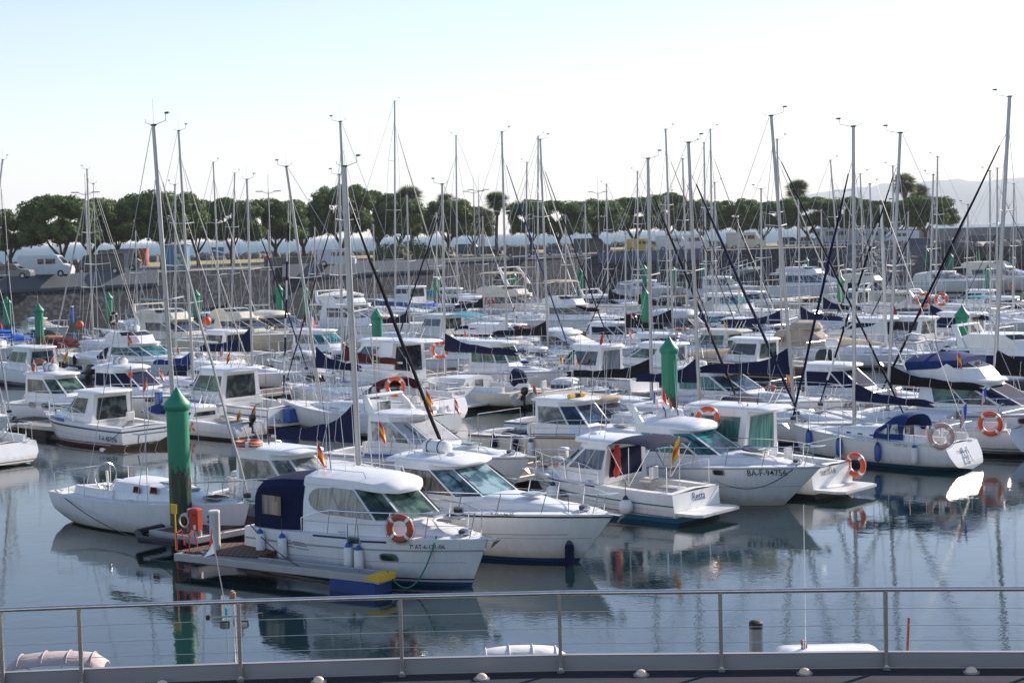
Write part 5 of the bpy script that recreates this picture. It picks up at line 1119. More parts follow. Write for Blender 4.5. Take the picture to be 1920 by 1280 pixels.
# ---------------------------------------------------------------- pontoons
fd = V((math.cos(HEAD), math.sin(HEAD), 0)); pd = V((-fd.y, fd.x, 0))
n1_ = PL[331].location; pA = PL[1254].location; pd1 = (pA - n1_).normalized()
walkway(n1_ - pd1 * 1.0 + V((pd1.y, -pd1.x, 0)) * .95, pd1, (PL[1804].location - n1_).length + 60, 2.0, 'first long pontoon, reddish planks, starting at the nearest green pile')
p2 = PL[706].location; pd2 = (PL[1576].location - p2).normalized(); walkway(p2 - pd2 * 30 + V((pd2.y, -pd2.x, 0)) * 1.0, pd2, 150, 2.0, 'second long pontoon, running behind the maroon sail cover')
p3 = PL[72].location; pd3 = pd1; walkway(p3 - pd3 * 10 + V((pd3.y, -pd3.x, 0)) * 1.0, pd3, 120, 2.0, 'third long pontoon, starting near the blue boat tarpaulin')
a = W(118, 800, .45); walkway(a - fd * 4, fd, 9.2 + .0, .9, 'finger pontoon with reddish planks at the left, beside the boat with blue stripes', mat='dockgrey', name='finger_pontoon', group='finger pontoons')
fe_ = a - fd * 4 + fd * 9.2; root = empty('pontoon_float', (fe_.x - fd.x * .9, fe_.y - fd.y * .9, 0), HEAD, 'blue float with a yellow bumper at the end of the left finger pontoon', 'float'); mb = MB(); mb.box((.1, 0, .02), (2.0, 1.1, .5), 'bluepaint', bev=.03); mb.build('float_body', root); mb = MB(); mb.box((.75, 0, .40), (.9, 1.2, .16), 'yellow', bev=.05); mb.build('bumper', root)
# near finger: grey decking, yellow bumper end on a blue float
a = W(345, 1036, .42); b_ = W(722, 1078, .42); fdn = (b_ - a).normalized(); Lf = (b_ - a).length
f = walkway(a, fdn, Lf, .62, 'grey finger pontoon with a yellow bumper beside the nearest cruiser', z=.42, mat='dockgrey', name='finger_pontoon', group='finger pontoons')
for c in list(f.children):
    if c.name.startswith('float'): bpy.data.objects.remove(c)
mb = MB(); mb.box((Lf - .72, 0, .06), (1.35, .66, .46), 'bluefloat', bev=.03); mb.build('float', f)
mb = MB(); mb.loft([[V((Lf - .28, y, z)) for y, z in ((-.33, .34), (-.33, .45), (.33, .45), (.33, .34))], [V((Lf + .06, y, z)) for y, z in ((-.33, .32), (-.33, .48), (.33, .48), (.33, .32))], [V((Lf + .16, y, z)) for y, z in ((-.2, .34), (-.2, .46), (.2, .46), (.2, .34))]], 'yellow'); mb.build('bumper', f)
for x in (Lf - .75, Lf * .45, .7): mb = MB(); mb.tube([(x - .14, 0, .5), (x + .14, 0, .5)], .02, 'chrome', 5); mb.tube([(x, 0, .4), (x, 0, .5)], .03, 'chrome', 5); mb.build('cleat', f)
# landing corner under the nearest pile with its triangular plate
mb = MB(); q0 = a - fdn * .2; q0.z = 0; mb.loft([[q0 + V((0, 0, z)) - pd * .05, q0 + V((0, 0, z)) + fdn * 2.4 + pd * .2, q0 + V((0, 0, z)) + fdn * 1.6 + pd1 * 2.6, q0 + V((0, 0, z)) + pd1 * 1.2] for z in (.36, .462)], 'planks'); o_ = mb.build('corner_plate', smooth=False); tag(o_, 'reddish plank corner joining the near finger to the first pontoon', 'pontoon plate')
mb = MB(); e0 = n1_ + V((0, 0, .32)); mb.tube([e0 + pd1 * -1.25 + fd * 1.6 + V((0, 0, 0)), e0 - pd1 * 1.5 + fd * .2, e0 - pd1 * .9 - fd * .75, e0 + pd1 * .2 - fd * .9], .10, 'rubber', 8); tag(mb.build('rubber_fender_strip'), 'black rubber edging curling round the foot of the nearest pile', 'dock fender')
# red safety box with ladder, yellow tag and hose, service pedestals
c = W(368, 1006, .45); root = empty('safety_box', (c.x, c.y, .45), HEAD + .2, 'red fire safety box on the pontoon end, with a white label', 'safety box')
mb = MB(); mb.box((0, 0, .45), (.30, .26, .62), 'redbox', bev=.04); mb.build('box_body', root); mb = MB(); mb.box((-.17, 0, .45), (.04, .26, .6), 'greyplastic', bev=.01); mb.build('side_panel', root)
mb = MB(); mb.box((.07, -.135, .28), (.08, .012, .11), 'whitebits'); mb.build('sticker', root, smooth=False); mb = MB(); mb.box((.07, -.14, .6), (.08, .03, .04), 'blackplastic'); mb.build('handle', root)
mb = MB(); mb.tube([(0, 0, 0), (0, 0, .2)], .16, 'alu', 10); mb.build('pedestal', root)
root = empty('hose_reel', (c.x - .28, c.y + .1, .62), HEAD + .3, 'coiled pale hose hanging between the nearest pile and the red box', 'hose')
for k in range(3): mb = MB(); mb.torus((0, -.04 * k, .25), .19 - .02 * k, .022, 'rope', 'y', 18, 5); mb.build('hose_coil', root)
g = W(340, 1030, .45); root = empty('safety_ladder', (g.x, g.y, 0), HEAD + .1, 'thin red ladder going down into the water beside the nearest pile', 'ladder')
for x in (0, .72 * .62): mb = MB(); mb.tube([(x, .12, .55), (x, .02, .95), (x, -.14, .9), (x, -.16, -.9)], .018, 'red', 6); mb.build('rail', root)
mb = MB(); [mb.tube([(0, -.16, z), (.446, -.16, z)], .014, 'red', 5) for z in (-.35, 0, .28)]; mb.build('rungs', root)
root = empty('depth_sign', (g.x - .12, g.y - .04, .5), HEAD, 'small yellow square sign on a thin yellow post at the pontoon end', 'sign'); mb = MB(); mb.tube([(0, 0, -.05), (0, 0, .9)], .02, 'yellow', 6); mb.build('post', root); mb = MB(); mb.box((0, -.03, 1.0), (.24, .02, .24), 'yellow'); mb.build('panel', root)
def pedestal(px, py, label, h=1.0, r=.135, col='aluwhite'):
    g = W(px, py, .45); root = empty('service_pedestal', (g.x, g.y, .45), HEAD, label, 'pedestal', 'white water and power pedestals')
    mb = MB(); mb.lathe([(r, 0), (r, h - .1), (r * 1.06, h - .08), (r * 1.06, h - .03), (r, h)], (0, 0, 0), col, 16); mb.build('column', root)
    for z in (.9, 1.1, 1.3): mb = MB(); mb.box((-r * .8, -r * .6, z * h / 1.55), (.09, .09, .09), 'bluepaint', rz=.6, bev=.02); mb.build('socket', root)
    return root
pedestal(404, 1030, 'white cylindrical service pedestal in front of the red safety box')
def pedestal2(px, py, label, h=1.0, a_='aluwhite', b2='aluwhite'):
    g = W(px, py, .45); root = empty('service_pedestal', (g.x, g.y, .45), HEAD + .3, label, 'pedestal', 'white water and power pedestals')
    mb = MB(); mb.box((0, 0, h / 2), (.26, .26, h), a_, bev=.02); mb.build('column', root); mb = MB(); mb.box((0, 0, h + .05), (.3, .3, .12), b2, bev=.03); mb.build('cap', root)
    mb = MB()
    for z in range(6): mb.box((0, -.135, .75 + z * .07), (.2, .02, .03), 'greyplastic')
    mb.build('vents', root, smooth=False); return root
pedestal2(1058, 905, 'white square pedestal with vents left of the roof of the registered SS-1-100-04 boat'); pedestal2(299, 786, 'blue pedestal with a pale cap left of the nearest pile top', 1.2, 'bluepaint'); pedestal2(625, 745, 'grey slatted pedestal behind the white yacht with teal-grey transom window'); pedestal2(136, 604, 'small blue pedestal by the wall left of the orange round buoy', 1.5, 'bluepaint'); pedestal2(1162, 690, 'thin pale pedestal before the row of pilothouse boats', 1.3)
# ---------------------------------------------------------------- motor boats, front to back
BO = []
# nearest cruiser
mf = motor(884, 1098, 'R', 'nearest white cabin cruiser with navy cockpit tent and orange lifebuoy at its screen', 7.3, 2.8, style='eye', zs=1.0, cab=(.29, .72), skirt=.10, nose=.8, ch=1.22, sill=.40, lintel=.10, frake=.95, g='g_curtain', gw='g_green', frame='greyplastic', nwin=2, cam=.15, visor=.12, roofover=(.15, .42), canopy='navyc', line='navyline', band=None, rub='greyrub', rubz=.27, rubr=.024, anti='antiblue', fs=.95, fb=1.16, walk=.26, railh=.60, trunk=.42, cf=.6, rake=.75,
    ex=[('text', "7ª AT-6-131-06", .83, .97, .135), ('ports', (.57,), 1.0, .36, .13), ('ports', (.70,), .66, .42, .15), ('stripe', .38, .54, 1.0, .05, 'navyline'), ('stripe', .60, .70, 1.0, .05, 'navyline'), ('ant', .3, 2.2), ('ant', -.5, 1.9), ('flag', 'es', .26, -.3, 2.35, .75, .45), ('hatch', .76, .42), ('roofrail',)])
side = -1
mb = MB()
for j in range(3):
    for i in range(2): mb.box(mf.on(1.72 + i * .52 + j * .06, .78 - j * .075 - i * .01, -1, .006), (.46, .02, .028), 'greyplastic', rz=.0)
mb.build('engine_vents', mf.root, smooth=False)
rodman = motor(1086, 1052, 'R', 'white cruiser right behind the nearest one, life raft on its roof, dark curtained windows', 9.2, 3.1, cab=(.30, .60), ch=1.35, sill=.45, frake=1.1, g='g_curtbrown', gw='g_sky', nwin=2, wspan=(.16, .96), cam=.10, visor=.06, roofover=(.5, .2), rub='blackplastic', rubz=.06, rubr=.022, anti='antiblue', fs=1.15, fb=1.50, walk=.30, railh=.5, trunk=.5, rake=1.5, up='white', hull='white', line='', bandpos='low',
    ex=[('text', "7ª SS-1-96-95", .72, 1.42, .13), ('text', '900', .44, 1.50, .2, 'lettergrey'), ('raft', .0), ('ports', (.58,), 1.45, .3, .14, 'g_dark'), ('stripe', .46, .88, .80, .02, 'greyrub'), ('ant', .4, 2.4), ('light',), ('roofrail',), ('stripe', .50, .70, 1.27, .02, 'greyrub')])
fly_small = motor(700, 1010, 'R', 'small white cruiser between the racing yacht and the nearest cruiser, brown ring on its roof', 6.9, 2.6, cab=(.22, .60), ch=1.45, sill=.5, frake=.8, g='g_grey', gw='g_clear', frame='white2', nwin=1, wspan=(.06, .96), fs=1.0, fb=1.3, rub='greyrub', rubz=.05, anti='antiblue', line='greyrub', roofover=(.2, .3), cam=.07, ex=[('text', 'Rodman 700', .25, .98, .22, 'letter'), ('ports', (.47,), 1.06, .3, .14, 'g_dark'), ('ant', .2, 1.6), ('ant', -.3, 2.0)])
resta = motor(1312, 972, 'L', 'white boat with navy bimini, red jacket in its doorway and the name on its stern', 6.2, 2.6, cab=(.42, .74), ch=1.35, sill=.42, frake=.8, g='g_curtblue', gw='g_green', frame='white2', nwin=2, wspan=(.06, .93), fs=.95, fb=1.15, hull='white', anti='antiteal', line='', az=.16, rub='tealline', rubz=.33, rubr=.02, roofover=(.35, .2), cam=.10, cf=.5, bimini='navyc', plat=.75, gd='navyc', walk=.2,
    ex=[('text', '7ª SS-1-100-04', .80, .88, .17), ('ttext', 'Resta', -.1, .74, .34, 'letterblue'), ('ports', (.66,), .62, .34, .16), ('stripe', .55, .78, 1.02, .04, 'letterblue'), ('stripe', .45, .51, .98, .05, 'letterblue'), ('light',), ('stripe', .02, .5, .24, .025, 'letterblue')])
mb = MB(); rings = []
for i in range(7):
    z = 2.02 - i * .15; ww = (.05, .15, .17, .14, .15, .17, .13)[i]; cx_ = (0, .0, .02, .0, -.03, .01, .05)[i]
    rings.append([V((2.42 + .045 * math.cos(q) + .02 * math.sin(i * 2 + q * 3), .62 + cx_ + ww * math.sin(q), z + (.05 * math.sin(q * 2) if i == 6 else 0))) for q in [k * math.pi / 5 for k in range(10)]])
mb.loft(rings, 'red'); jk = mb.build('hanging_jacket', None); jk.matrix_world = resta.root.matrix_basis; jk.location = resta.root.location; jk.rotation_euler = resta.root.rotation_euler; tag(jk, 'red jacket hanging in the doorway of the boat with the navy bimini', 'jacket')
baf = motor(1470, 946, 'R', 'white cruiser with big turquoise windows and registration BA-F on its bow', 8.0, 3.0, cab=(.26, .62), ch=1.3, sill=.4, frake=1.15, g='g_teal', gw='g_teal', frame='white2', nwin=3, wspan=(.14, .99), fs=1.1, fb=1.45, rub='greyrub', rubz=.04, anti='antiblack', line='', roofover=(.4, .25), cam=.2, visor=.08, trunk=.5, rake=1.7, az=.0,
    ex=[('text', 'BA-F-94756', .83, 1.22, .235), ('text', 'ALBA 8', .46, 1.2, .14, 'lettergrey'), ('ports', (.66,), 1.18, .32, .15, 'g_dark'), ('raft', .9), ('ant', .5, 1.8), ('flag', 'eu', .30, .3, 2.4, .9, .32), ('flag', 'fr', .27, -.2, 2.4, 1.2, .45), ('flag', 'rw', .33, .0, 2.4, .8, .32), ('flag', 'red', .25, .5, 2.4, 1.2, .4), ('hatch', .72, .4)], arch=True)
txe = motor(1566, 928, 'L', 'white pilothouse boat with green curtained windows, dark bottom and a name on its stern', 7.3, 2.7, cab=(.36, .72), ch=1.75, sill=.55, frake=.4, g='g_curtgreen', gw='g_curtgreen', frame='white2', nwin=2, fs=1.05, fb=1.35, hull='white', anti='antiblack', az=.16, line='', rub='white2', rubz=.05, roofover=(.75, .35), cam=.06, cf=.4, gd='g_curtgreen', plat=.9, walk=.32, up='white',
    ex=[('ttext', 'TXELOLA BI', .25, .86, .2, 'letter'), ('roofrail',), ('ant', .4, 1.7)])
km = motor(1232, 882, 'R', 'cream fishing cruiser with dark fenders and a yellow light bar on its roof', 8.6, 2.9, cab=(.36, .60), ch=1.4, sill=.45, frake=.6, g='g_grey', gw='g_blue', frame='white2', nwin=1, fs=1.1, fb=1.45, hull='cream', up='white', rub='teak', rubz=.04, rubr=.035, anti='antiblue', line='', roofover=(.35, .25), cam=.04, trunk=.4, walk=.32, floorz=.5, floorm='tealc',
    ex=[('stripe', .37, .60, 1.38, .03, 'navyline'), ('stripe', .37, .60, 1.30, .02, 'maroonc'), ('roofrail',), ('ant', .0, 2.8), ('flag', 'or', .45, .2, 2.5, 1.9, .45), ('text', 'P. ARTIKUTZA', .09, .95, .12, 'lettergrey')])
mb = MB(); x_ = (km.xs[0] + km.xs[1]) / 2; mb.box((x_ + .2, -.2, km.zt + .0), (.16, .9, .14), 'yellow', bev=.03); mb.build('light_bar', km.root); mb = MB(); mb.box((x_ + .2, -.2, km.zt + .0), (.17, .3, .145), 'blackplastic', bev=.02); mb.build('light_bar_centre', km.root)
q_ = motor(955, 925, 'R', 'white cruiser with a roof arch and blue side stripe, behind the life raft boat', 8.4, 2.9, cab=(.26, .58), ch=1.45, sill=.45, frake=1.3, g='g_clear', gw='greyc', frame='white2', nwin=2, fs=1.1, fb=1.45, rub='greyrub', anti='antiblue', arch=True, roofover=(.1, .2), cam=.05, ex=[('stripe', .28, .55, 1.22, .10, 'bluepaint'), ('flag', 'es', .50, -.3, 2.6, 1.0, .6), ('flag', 'rw', .64, -.2, 2.2, 1.1, .4), ('radar', 1.2)])
tanb = motor(1275, 850, 'R', 'dark-topped cruiser with tan bimini and tan-and-clear spray screen', 8.5, 2.9, cab=(.40, .62), ch=.95, sill=.25, frake=.9, g='tanc', gw='g_grey', nwin=1, fs=1.05, fb=1.35, rub='navyline', bimini='tanc', roofm='tanc', up='white2', canopy='blackc', canx=.22, ex=[('stripe', .35, .9, .98, .08, 'navyline')])
ob = motor(1145, 768, 'R', 'open white boat with a big dark outboard tilted at its stern', 6.0, 2.3, cab=(.40, .58), ch=.5, sill=.15, frake=.4, g='g_green', nwin=1, fs=.8, fb=1.1, outboard='navyc', obs=1.7, obt=.35, platform=0, roofover=(.0, .0), trunk=.2, rub='tealline')
mb = MB(); mb.box((1.6, .2, .75), (.5, .4, .3), 'yellow', bev=.08); tag(mb.build('crate', None), 'yellow crate lying in the open boat with the big outboard', 'crate'); c_ = bpy.data.objects['crate']; c_.location = ob.root.location; c_.rotation_euler = ob.root.rotation_euler
pil990 = motor(1212, 742, 'L', 'white pilothouse boat with navy windows and a blue curtained door, behind the black sail cover', 7.2, 2.7, cab=(.30, .70), ch=1.6, sill=.5, frake=.9, g='g_blue', gw='navyc', frame='white2', nwin=2, fs=1.05, fb=1.35, anti='antiblue', roofover=(.3, .25), gd='g_curtblue', ex=[('text', '6ª SS-6-990', .28, .72, .3), ('stripe', .50, .68, 1.15, .05, 'letterblue'), ('stripe', .12, .3, .98, .03, 'navyline')])
big12 = motor(1330, 718, 'L', 'long white cruiser with a raked dark side window, left of the second green pile', 9.5, 3.1, cab=(.26, .62), ch=1.5, sill=.5, frake=1.1, g='g_green', gw='g_dark', frame='white2', nwin=1, wspan=(.3, .97), fs=1.15, fb=1.5, anti='antired', line='navyline', gd='g_curtblue', ex=[('stripe', .1, .9, .92, .015, 'greyrub'), ('text', '7ª SS-2', .46, 1.1, .16, 'lettergrey')])
bow13 = motor(1362, 693, 'R', 'white cruiser with grey topsides, dark triangular window and an orange ring flat on its roof', 9.6, 3.2, cab=(.24, .60), ch=1.35, sill=.45, frake=1.3, g='g_brown', gw='g_blue', frame='white2', nwin=2, fs=1.2, fb=1.65, hull='greyhull', up='white', anti='antiblack', line='', ex=[('ports', (.55,), 1.3, .34, .16, 'g_dark'), ('text', '7ª SS 60', .80, 1.42, .2, 'lettergrey'), ('ant', .3, 2.0)])
cr14 = motor(1432, 690, 'L', 'cream pilothouse boat with a sage green door right of the grey-sided cruiser', 7.6, 2.7, cab=(.30, .66), ch=1.75, sill=.6, frake=.5, g='g_green', gw='g_green', frame='white2', nwin=1, fs=1.1, fb=1.35, hull='white', up='cream', anti='antiblack', az=.2, roofover=(.8, .3), gd='g_green')
m15 = motor(1545, 812, 'R', 'large white cruiser with curtained windows and visor roof, right of the second green pile', 9.4, 3.2, cab=(.20, .55), ch=1.4, sill=.5, frake=1.1, g='g_curtgreen', gw='g_blue', frame='white2', nwin=1, wspan=(.12, .97), fs=1.2, fb=1.6, cam=.14, visor=.05, anti='antiblack', az=0., roofover=(.3, .5), ex=[('ports', (.52, .64), 1.25, .5, .18, 'g_dark'), ('text', 'BISKAY 900', .26, 1.25, .2, 'lettergrey'), ('radar', -.5), ('roofrail',), ('ant', -.3, 1.6)])
m16 = motor(1765, 806, 'R', 'white pilothouse cruiser whose windows are wrapped in navy covers, radar box on its roof', 8.6, 3.0, cab=(.24, .52), ch=1.5, sill=.5, frake=.9, g='navyc', cover='navyc', frame='', nwin=1, wspan=(.05, .99), fs=1.2, fb=1.6, anti='antiblack', line='', roofover=(.25, .3), ex=[('text', '7ª SS-1-191-2003', .55, 1.12, .20), ('stripe', .35, .62, 1.36, .04, 'navyline'), ('flag', 'es', .12, -.8, 1.3, 1.2, .6)])
mb = MB(); x_ = m16.xs[0] + .7; mb.box((x_, 0, m16.zt + .75), (.62, .3, .32), 'whitebits', bev=.06); [mb.tube([(x_ + dx, 0, m16.zt - .05), (x_ + dx * .5, 0, m16.zt + .65)], .02, 'whitebits', 5) for dx in (-.35, 0, .35)]; mb.build('radar_scanner', m16.root)
fl18 = motor(2085, 850, 'R', 'big flybridge cruiser on the right with a blue cover over its upper helm', 10.8, 3.6, style='fly', cab=(.26, .62), ch=1.35, sill=.4, frake=1.4, g='g_green', gw='navyc', frame='white2', nwin=2, wspan=(.2, .98), fs=1.25, fb=1.75, anti='antiblack', arch=False, flycover='bluec', rub='alu', rubr=.035, ex=[('ports', (.66,), 1.35, .55, .2, 'g_dark'), ('text', '7ª SS-1-8', .86, 1.45, .3), ('text', 'ALTAIR 8', .55, 1.6, .2, 'lettergrey'), ('flag', 'es', .40, -1.1, 3.1, .9, .5), ('flag', 'fr', .14, -.9, 1.9, 1.0, .6)])
pipes(fl18.root, [[V((fl18.xs[0] - .4, s * 1.25, 2.6)), V((fl18.xs[0] - 1.0, s * 1.2, 3.9)), V((fl18.xs[0] - .9, 0, 4.05))] for s in (-1, 1)], .03, 'chrome', 'bimini_frame')
motor(1985, 742, 'L', 'white pilothouse cruiser with navy window covers behind the right-hand green pile', 9.0, 3.0, cab=(.30, .70), ch=1.55, sill=.5, frake=1.0, g='navyc', cover='navyc', frame='', nwin=1, wspan=(.05, .99), fs=1.1, fb=1.5, gd='g_blue', roofover=(.6, .3), anti='antiblack')
motor(2130, 770, 'R', 'navy-hulled flybridge cruiser cut by the right edge, with a curved white roof', 11.0, 3.6, style='fly', cab=(.24, .62), ch=1.4, g='navyc', cover='navyc', frame='', fs=1.3, fb=1.8, hull='navyhull', anti='antiblack', line='', ex=[('flag', 'eu', .36, -1.0, 2.9, .9, .5)])
m45 = motor(278, 838, 'L', 'white fishing boat with blue side band, big sliding cabin window and black F registration', 6.9, 2.7, cab=(.34, .66), ch=1.35, sill=.35, frake=.65, g='g_door', gw='g_green', frame='white2', nwin=1, wspan=(.28, .98), fs=1.0, fb=1.25, anti='antired', az=.12, band='navyline', bandpos='hi', rub='', roofover=(.3, .12), cam=.03, gd='g_door', platform=0, outboard=0, walk=.28,
    ex=[('text', 'F-A 487296', .14, .46, .26), ('stripe', .56, .76, 1.12, .14, 'bluepaint')])
for yy in (-.6, .6): pass
pipes(m45.root, [[V((-.06, -.8, .62)), V((-.5, -.8, .62)), V((-.5, .8, .62)), V((-.06, .8, .62))], [V((-.5, -.8, .62)), V((-.4, -.8, .2))], [V((-.5, .8, .62)), V((-.4, .8, .2))]], .03, 'steel', 'stern_bracket')
mb = MB(); mb.tube([(m45.xs[0] - .1, -.9, 1.1), (m45.xs[0] - .15, -.9, 3.1)], .035, 'greyplastic', 6); mb.box((m45.xs[0] - .13, -.9, 2.75), (.14, .14, .2), 'red'); mb.build('rod_rack', m45.root)
m46 = motor(205, 803, 'R', 'white cruiser with greenish screens and a brown lifebuoy on its roof, far left', 7.4, 2.8, cab=(.22, .58), ch=1.45, sill=.5, frake=.9, g='g_brown', gw='g_green', frame='white2', nwin=1, wspan=(.08, .95), fs=1.1, fb=1.4, rub='greyrub', anti='antiblack', roofover=(.35, .2), cam=.08, ex=[('raft', .0), ('ports', (.36, .50), 1.15, .55, .2, 'g_grey'), ('hatch', .75, .45, 'g_blue'), ('stripe', .55, .8, 1.18, .1, 'navyline')])
m47 = motor(375, 792, 'R', 'white hardtop cruiser with navy window covers and roof canister, left of the nearest pile', 8.6, 3.0, cab=(.14, .48), ch=1.45, sill=.5, frake=1.1, g='navyc', cover='navyc', frame='', nwin=1, wspan=(.03, .99), fs=1.15, fb=1.5, rub='navyline', roofover=(.45, .2), cam=.16, ex=[('raft', .0), ('ports', (.5, .66), 1.22, .5, .14, 'g_dark'), ('text', 'FLAMINGO', .22, 1.22, .2, 'lettergrey'), ('flag', 'rw', .62, -.4, 1.7, 1.0, .5), ('stripe', .3, .42, 1.14, .05, 'navyline')])
m48 = motor(92, 722, 'L', 'white pilothouse boat with a dark blue door and two low stripes, left edge', 8.4, 2.9, cab=(.08, .44), ch=1.75, sill=.6, frake=.5, g='g_green', gw='g_green', frame='white2', nwin=2, fs=1.2, fb=1.6, rub='', anti='antiblack', az=.12, band='', roofover=(.3, .35), gd='g_blue', ex=[('stripe', .02, .9, .36, .08, 'navyline'), ('stripe', .05, .98, .22, .10, 'navyline'), ('flag', 'rw', .04, -.6, 1.2, 1.0, .5)])
motor(165, 712, 'L', 'tiny white and blue tender with a black outboard, behind the boat with the brown lifebuoy', 3.4, 1.5, cab=(.5, .7), ch=.25, sill=.08, frake=.1, fs=.45, fb=.6, railh=.1, trunk=0, outboard='blackplastic', obs=1.2, platform=0, band='bluepaint', g='g_blue', lintel=.05, roofover=(0, 0), cat='tender')
m37 = motor(372, 712, 'R', 'white flybridge cruiser with turquoise screens and a dark purple lifebuoy on its side', 11.0, 3.6, style='fly', cab=(.16, .56), ch=1.4, sill=.45, frake=1.5, g='g_green', gw='g_teal', frame='white2', nwin=2, wspan=(.1, .98), fs=1.3, fb=1.75, anti='antiblack', line='', arch=False, ex=[('raft', .2), ('flag', 'es', .36, -1.2, 2.7, .8, .9), ('text', '7ª SS-1', .70, 1.45, .22), ('ant', .6, 2.2), ('ant', -.6, 2.6)])
motor(420, 672, 'R', 'white motor yacht with a black eye-shaped side window behind the turquoise-screened cruiser', 13., 4.1, style='fly', cab=(.22, .64), ch=1.8, sill=.7, frake=1.7, g='g_brown', gw='g_dark', nwin=1, wspan=(.25, .92), fs=1.7, fb=2.2, hull='cream', up='cream', anti='antiblack', line='', ex=[('ant', .5, 2.5)])
m39 = motor(505, 690, 'L', 'white tall-cabined boat with dark doorway and orange buoy on its roof corner', 8.0, 2.9, cab=(.46, .80), ch=1.75, sill=.6, frake=.3, g='g_brown', gw='g_brown', nwin=1, fs=1.2, fb=1.5, gd='g_dark', hull='cream', up='white', ex=[('stripe', .05, .9, 1.0, .03, 'navyline'), ('ant', .4, 2.0)])
m44 = motor(548, 803, 'L', 'white fishing boat with dark green windows and a blue crate hung on its stern', 8.4, 2.9, cab=(.40, .72), ch=1.55, sill=.45, frake=.6, g='g_green', gw='g_green', frame='white2', nwin=2, wspan=(.04, .97), fs=1.1, fb=1.4, anti='antired', az=.12, rub='greyrub', roofover=(.45, .25), gd='g_door', walk=.26, ex=[('ttext', '20', .75, .40, .34, 'letter'), ('stripe', .45, .75, 1.25, .04, 'letterblue'), ('ant', .3, 2.6), ('ant', -.4, 2.2), ('flag', 'es', .42, .4, 2.9, .8, .4), ('flag', 'fr', .5, .2, 2.9, 1.1, .4), ('stripe', .0, .35, .72, .05, 'bluepaint')])
root = empty('crate', m44.world((-.28, .2, .62)), m44.hd, 'bright blue plastic crate hung outside the stern of the fishing boat', 'crate'); mb = MB(); mb.box((0, 0, 0), (.42, .75, .55), 'bluepaint', bev=.03); mb.box((0, 0, .26), (.46, .79, .05), 'bluepaint', bev=.01); mb.build('crate_body', root)
root = empty('fender_rack', m44.world((-.26, -.62, .68)), m44.hd, 'row of three white canisters beside the blue crate on the stern', 'fender rack')
for k in range(3): mb = MB(); mb.lathe([(.05, -.3), (.11, -.26), (.12, 0), (.11, .26), (.05, .3)], (0, .24 - .24 * k, 0), 'whitebits', 10); mb.build('canister', root)
onc = motor(858, 770, 'L', 'white sport fisher with a cabin ladder, dark open doorway and blue letters on its stern', 9.2, 3.2, cab=(.34, .74), ch=2.3, sill=1.0, frake=1.2, g='g_blue', gw='g_blue', frame='white2', nwin=1, wspan=(.40, .9), fs=1.15, fb=1.6, anti='antiblack', az=.06, line='', rub='greyrub', rubz=.02, roofover=(1.5, .3), gd='g_dark', plat=.95, ex=[('ttext', 'ONCALA', -.25, .93, .22, 'letterblue'), ('ttext', 'S.S.A', .75, .93, .13, 'letterblue'), ('stripe', .1, .3, .9, .02, 'greyrub')])
pipes(onc.root, [[V((3.9, y, 1.5)), V((3.9, y * 1.0, 3.4))] for y in (1.32,)] + [[V((4.2, 1.32, 1.5)), V((4.2, 1.32, 3.4))]] + [[V((3.9, 1.34, 1.7 + .3 * k)), V((4.2, 1.34, 1.7 + .3 * k))] for k in range(6)], .022, 'steel', 'ladder')
m40 = motor(690, 690, 'R', 'white pilothouse boat with vivid green screens, right of the red furled jib', 9.4, 3.1, cab=(.20, .56), ch=1.8, sill=.7, frake=.8, g='g_grey', gw='g_teal', frame='white2', nwin=2, fs=1.2, fb=1.6, hull='cream', up='white', anti='antiblack', line='', ex=[('text', '6ª SS 70 9', .66, 1.4, .22, 'lettergrey'), ('flag', 'pu', .28, -.2, 3.2, 1.2, .8), ('ant', .3, 1.8)])
m41 = motor(800, 650, 'R', 'tall white motor yacht with a tan curtain, behind the maroon sail cover', 14.5, 4.6, style='fly', cab=(.14, .50), ch=2.2, sill=.9, frake=2.0, g='g_brown', gw='g_grey', nwin=1, wspan=(.2, .9), fs=1.9, fb=2.5, anti='antiblack', line='', arch=True, gd='tanc', flycover='whitec')
m42 = motor(545, 660, 'R', 'white flybridge yacht with a leaf-shaped black side window, left of the green-screened boat', 11.5, 3.8, style='fly', cab=(.2, .6), ch=1.7, sill=.7, frake=1.6, g='g_dark', gw='g_dark', nwin=1, wspan=(.3, .95), fs=1.5, fb=1.9, hull='cream', up='cream', anti='antiblack', line='', arch=False)
m31 = motor(985, 705, 'R', 'white cruiser with pale blue windscreen beside the orange ring on the mast', 9.0, 3.1, cab=(.20, .55), ch=1.35, sill=.45, frake=1.4, g='g_green', gw='g_sky', frame='white2', nwin=2, fs=1.2, fb=1.6, cam=.16, anti='antiblack')
m32 = motor(1015, 712, 'R', 'open white boat under a navy bimini, right of the blue-screened cruiser', 7.0, 2.6, cab=(.46, .66), ch=.75, sill=.15, frake=.8, g='g_grey', nwin=1, fs=1.0, fb=1.3, bimini='navyc', roofover=(0, 0), canopy='', ex=[])
m33 = motor(935, 662, 'L', 'white fishing boat with a small teal awning over its work deck', 9.6, 3.1, cab=(.50, .78), ch=1.9, sill=.9, frake=.4, g='g_curtblue', gw='g_blue', frame='white2', nwin=1, fs=1.2, fb=1.8, bimini='tealc', anti='antiblack', up='white2', ex=[('stripe', 0, .9, .95, .03, 'greyrub')])
m35 = motor(1050, 738, 'R', 'white pilothouse boat with olive green windows left of the big outboard', 7.2, 2.7, cab=(.14, .48), ch=1.75, sill=.55, frake=.5, g='g_green', gw='g_green', frame='white2', nwin=2, fs=1.1, fb=1.4, gd='g_green', roofover=(.5, .3))
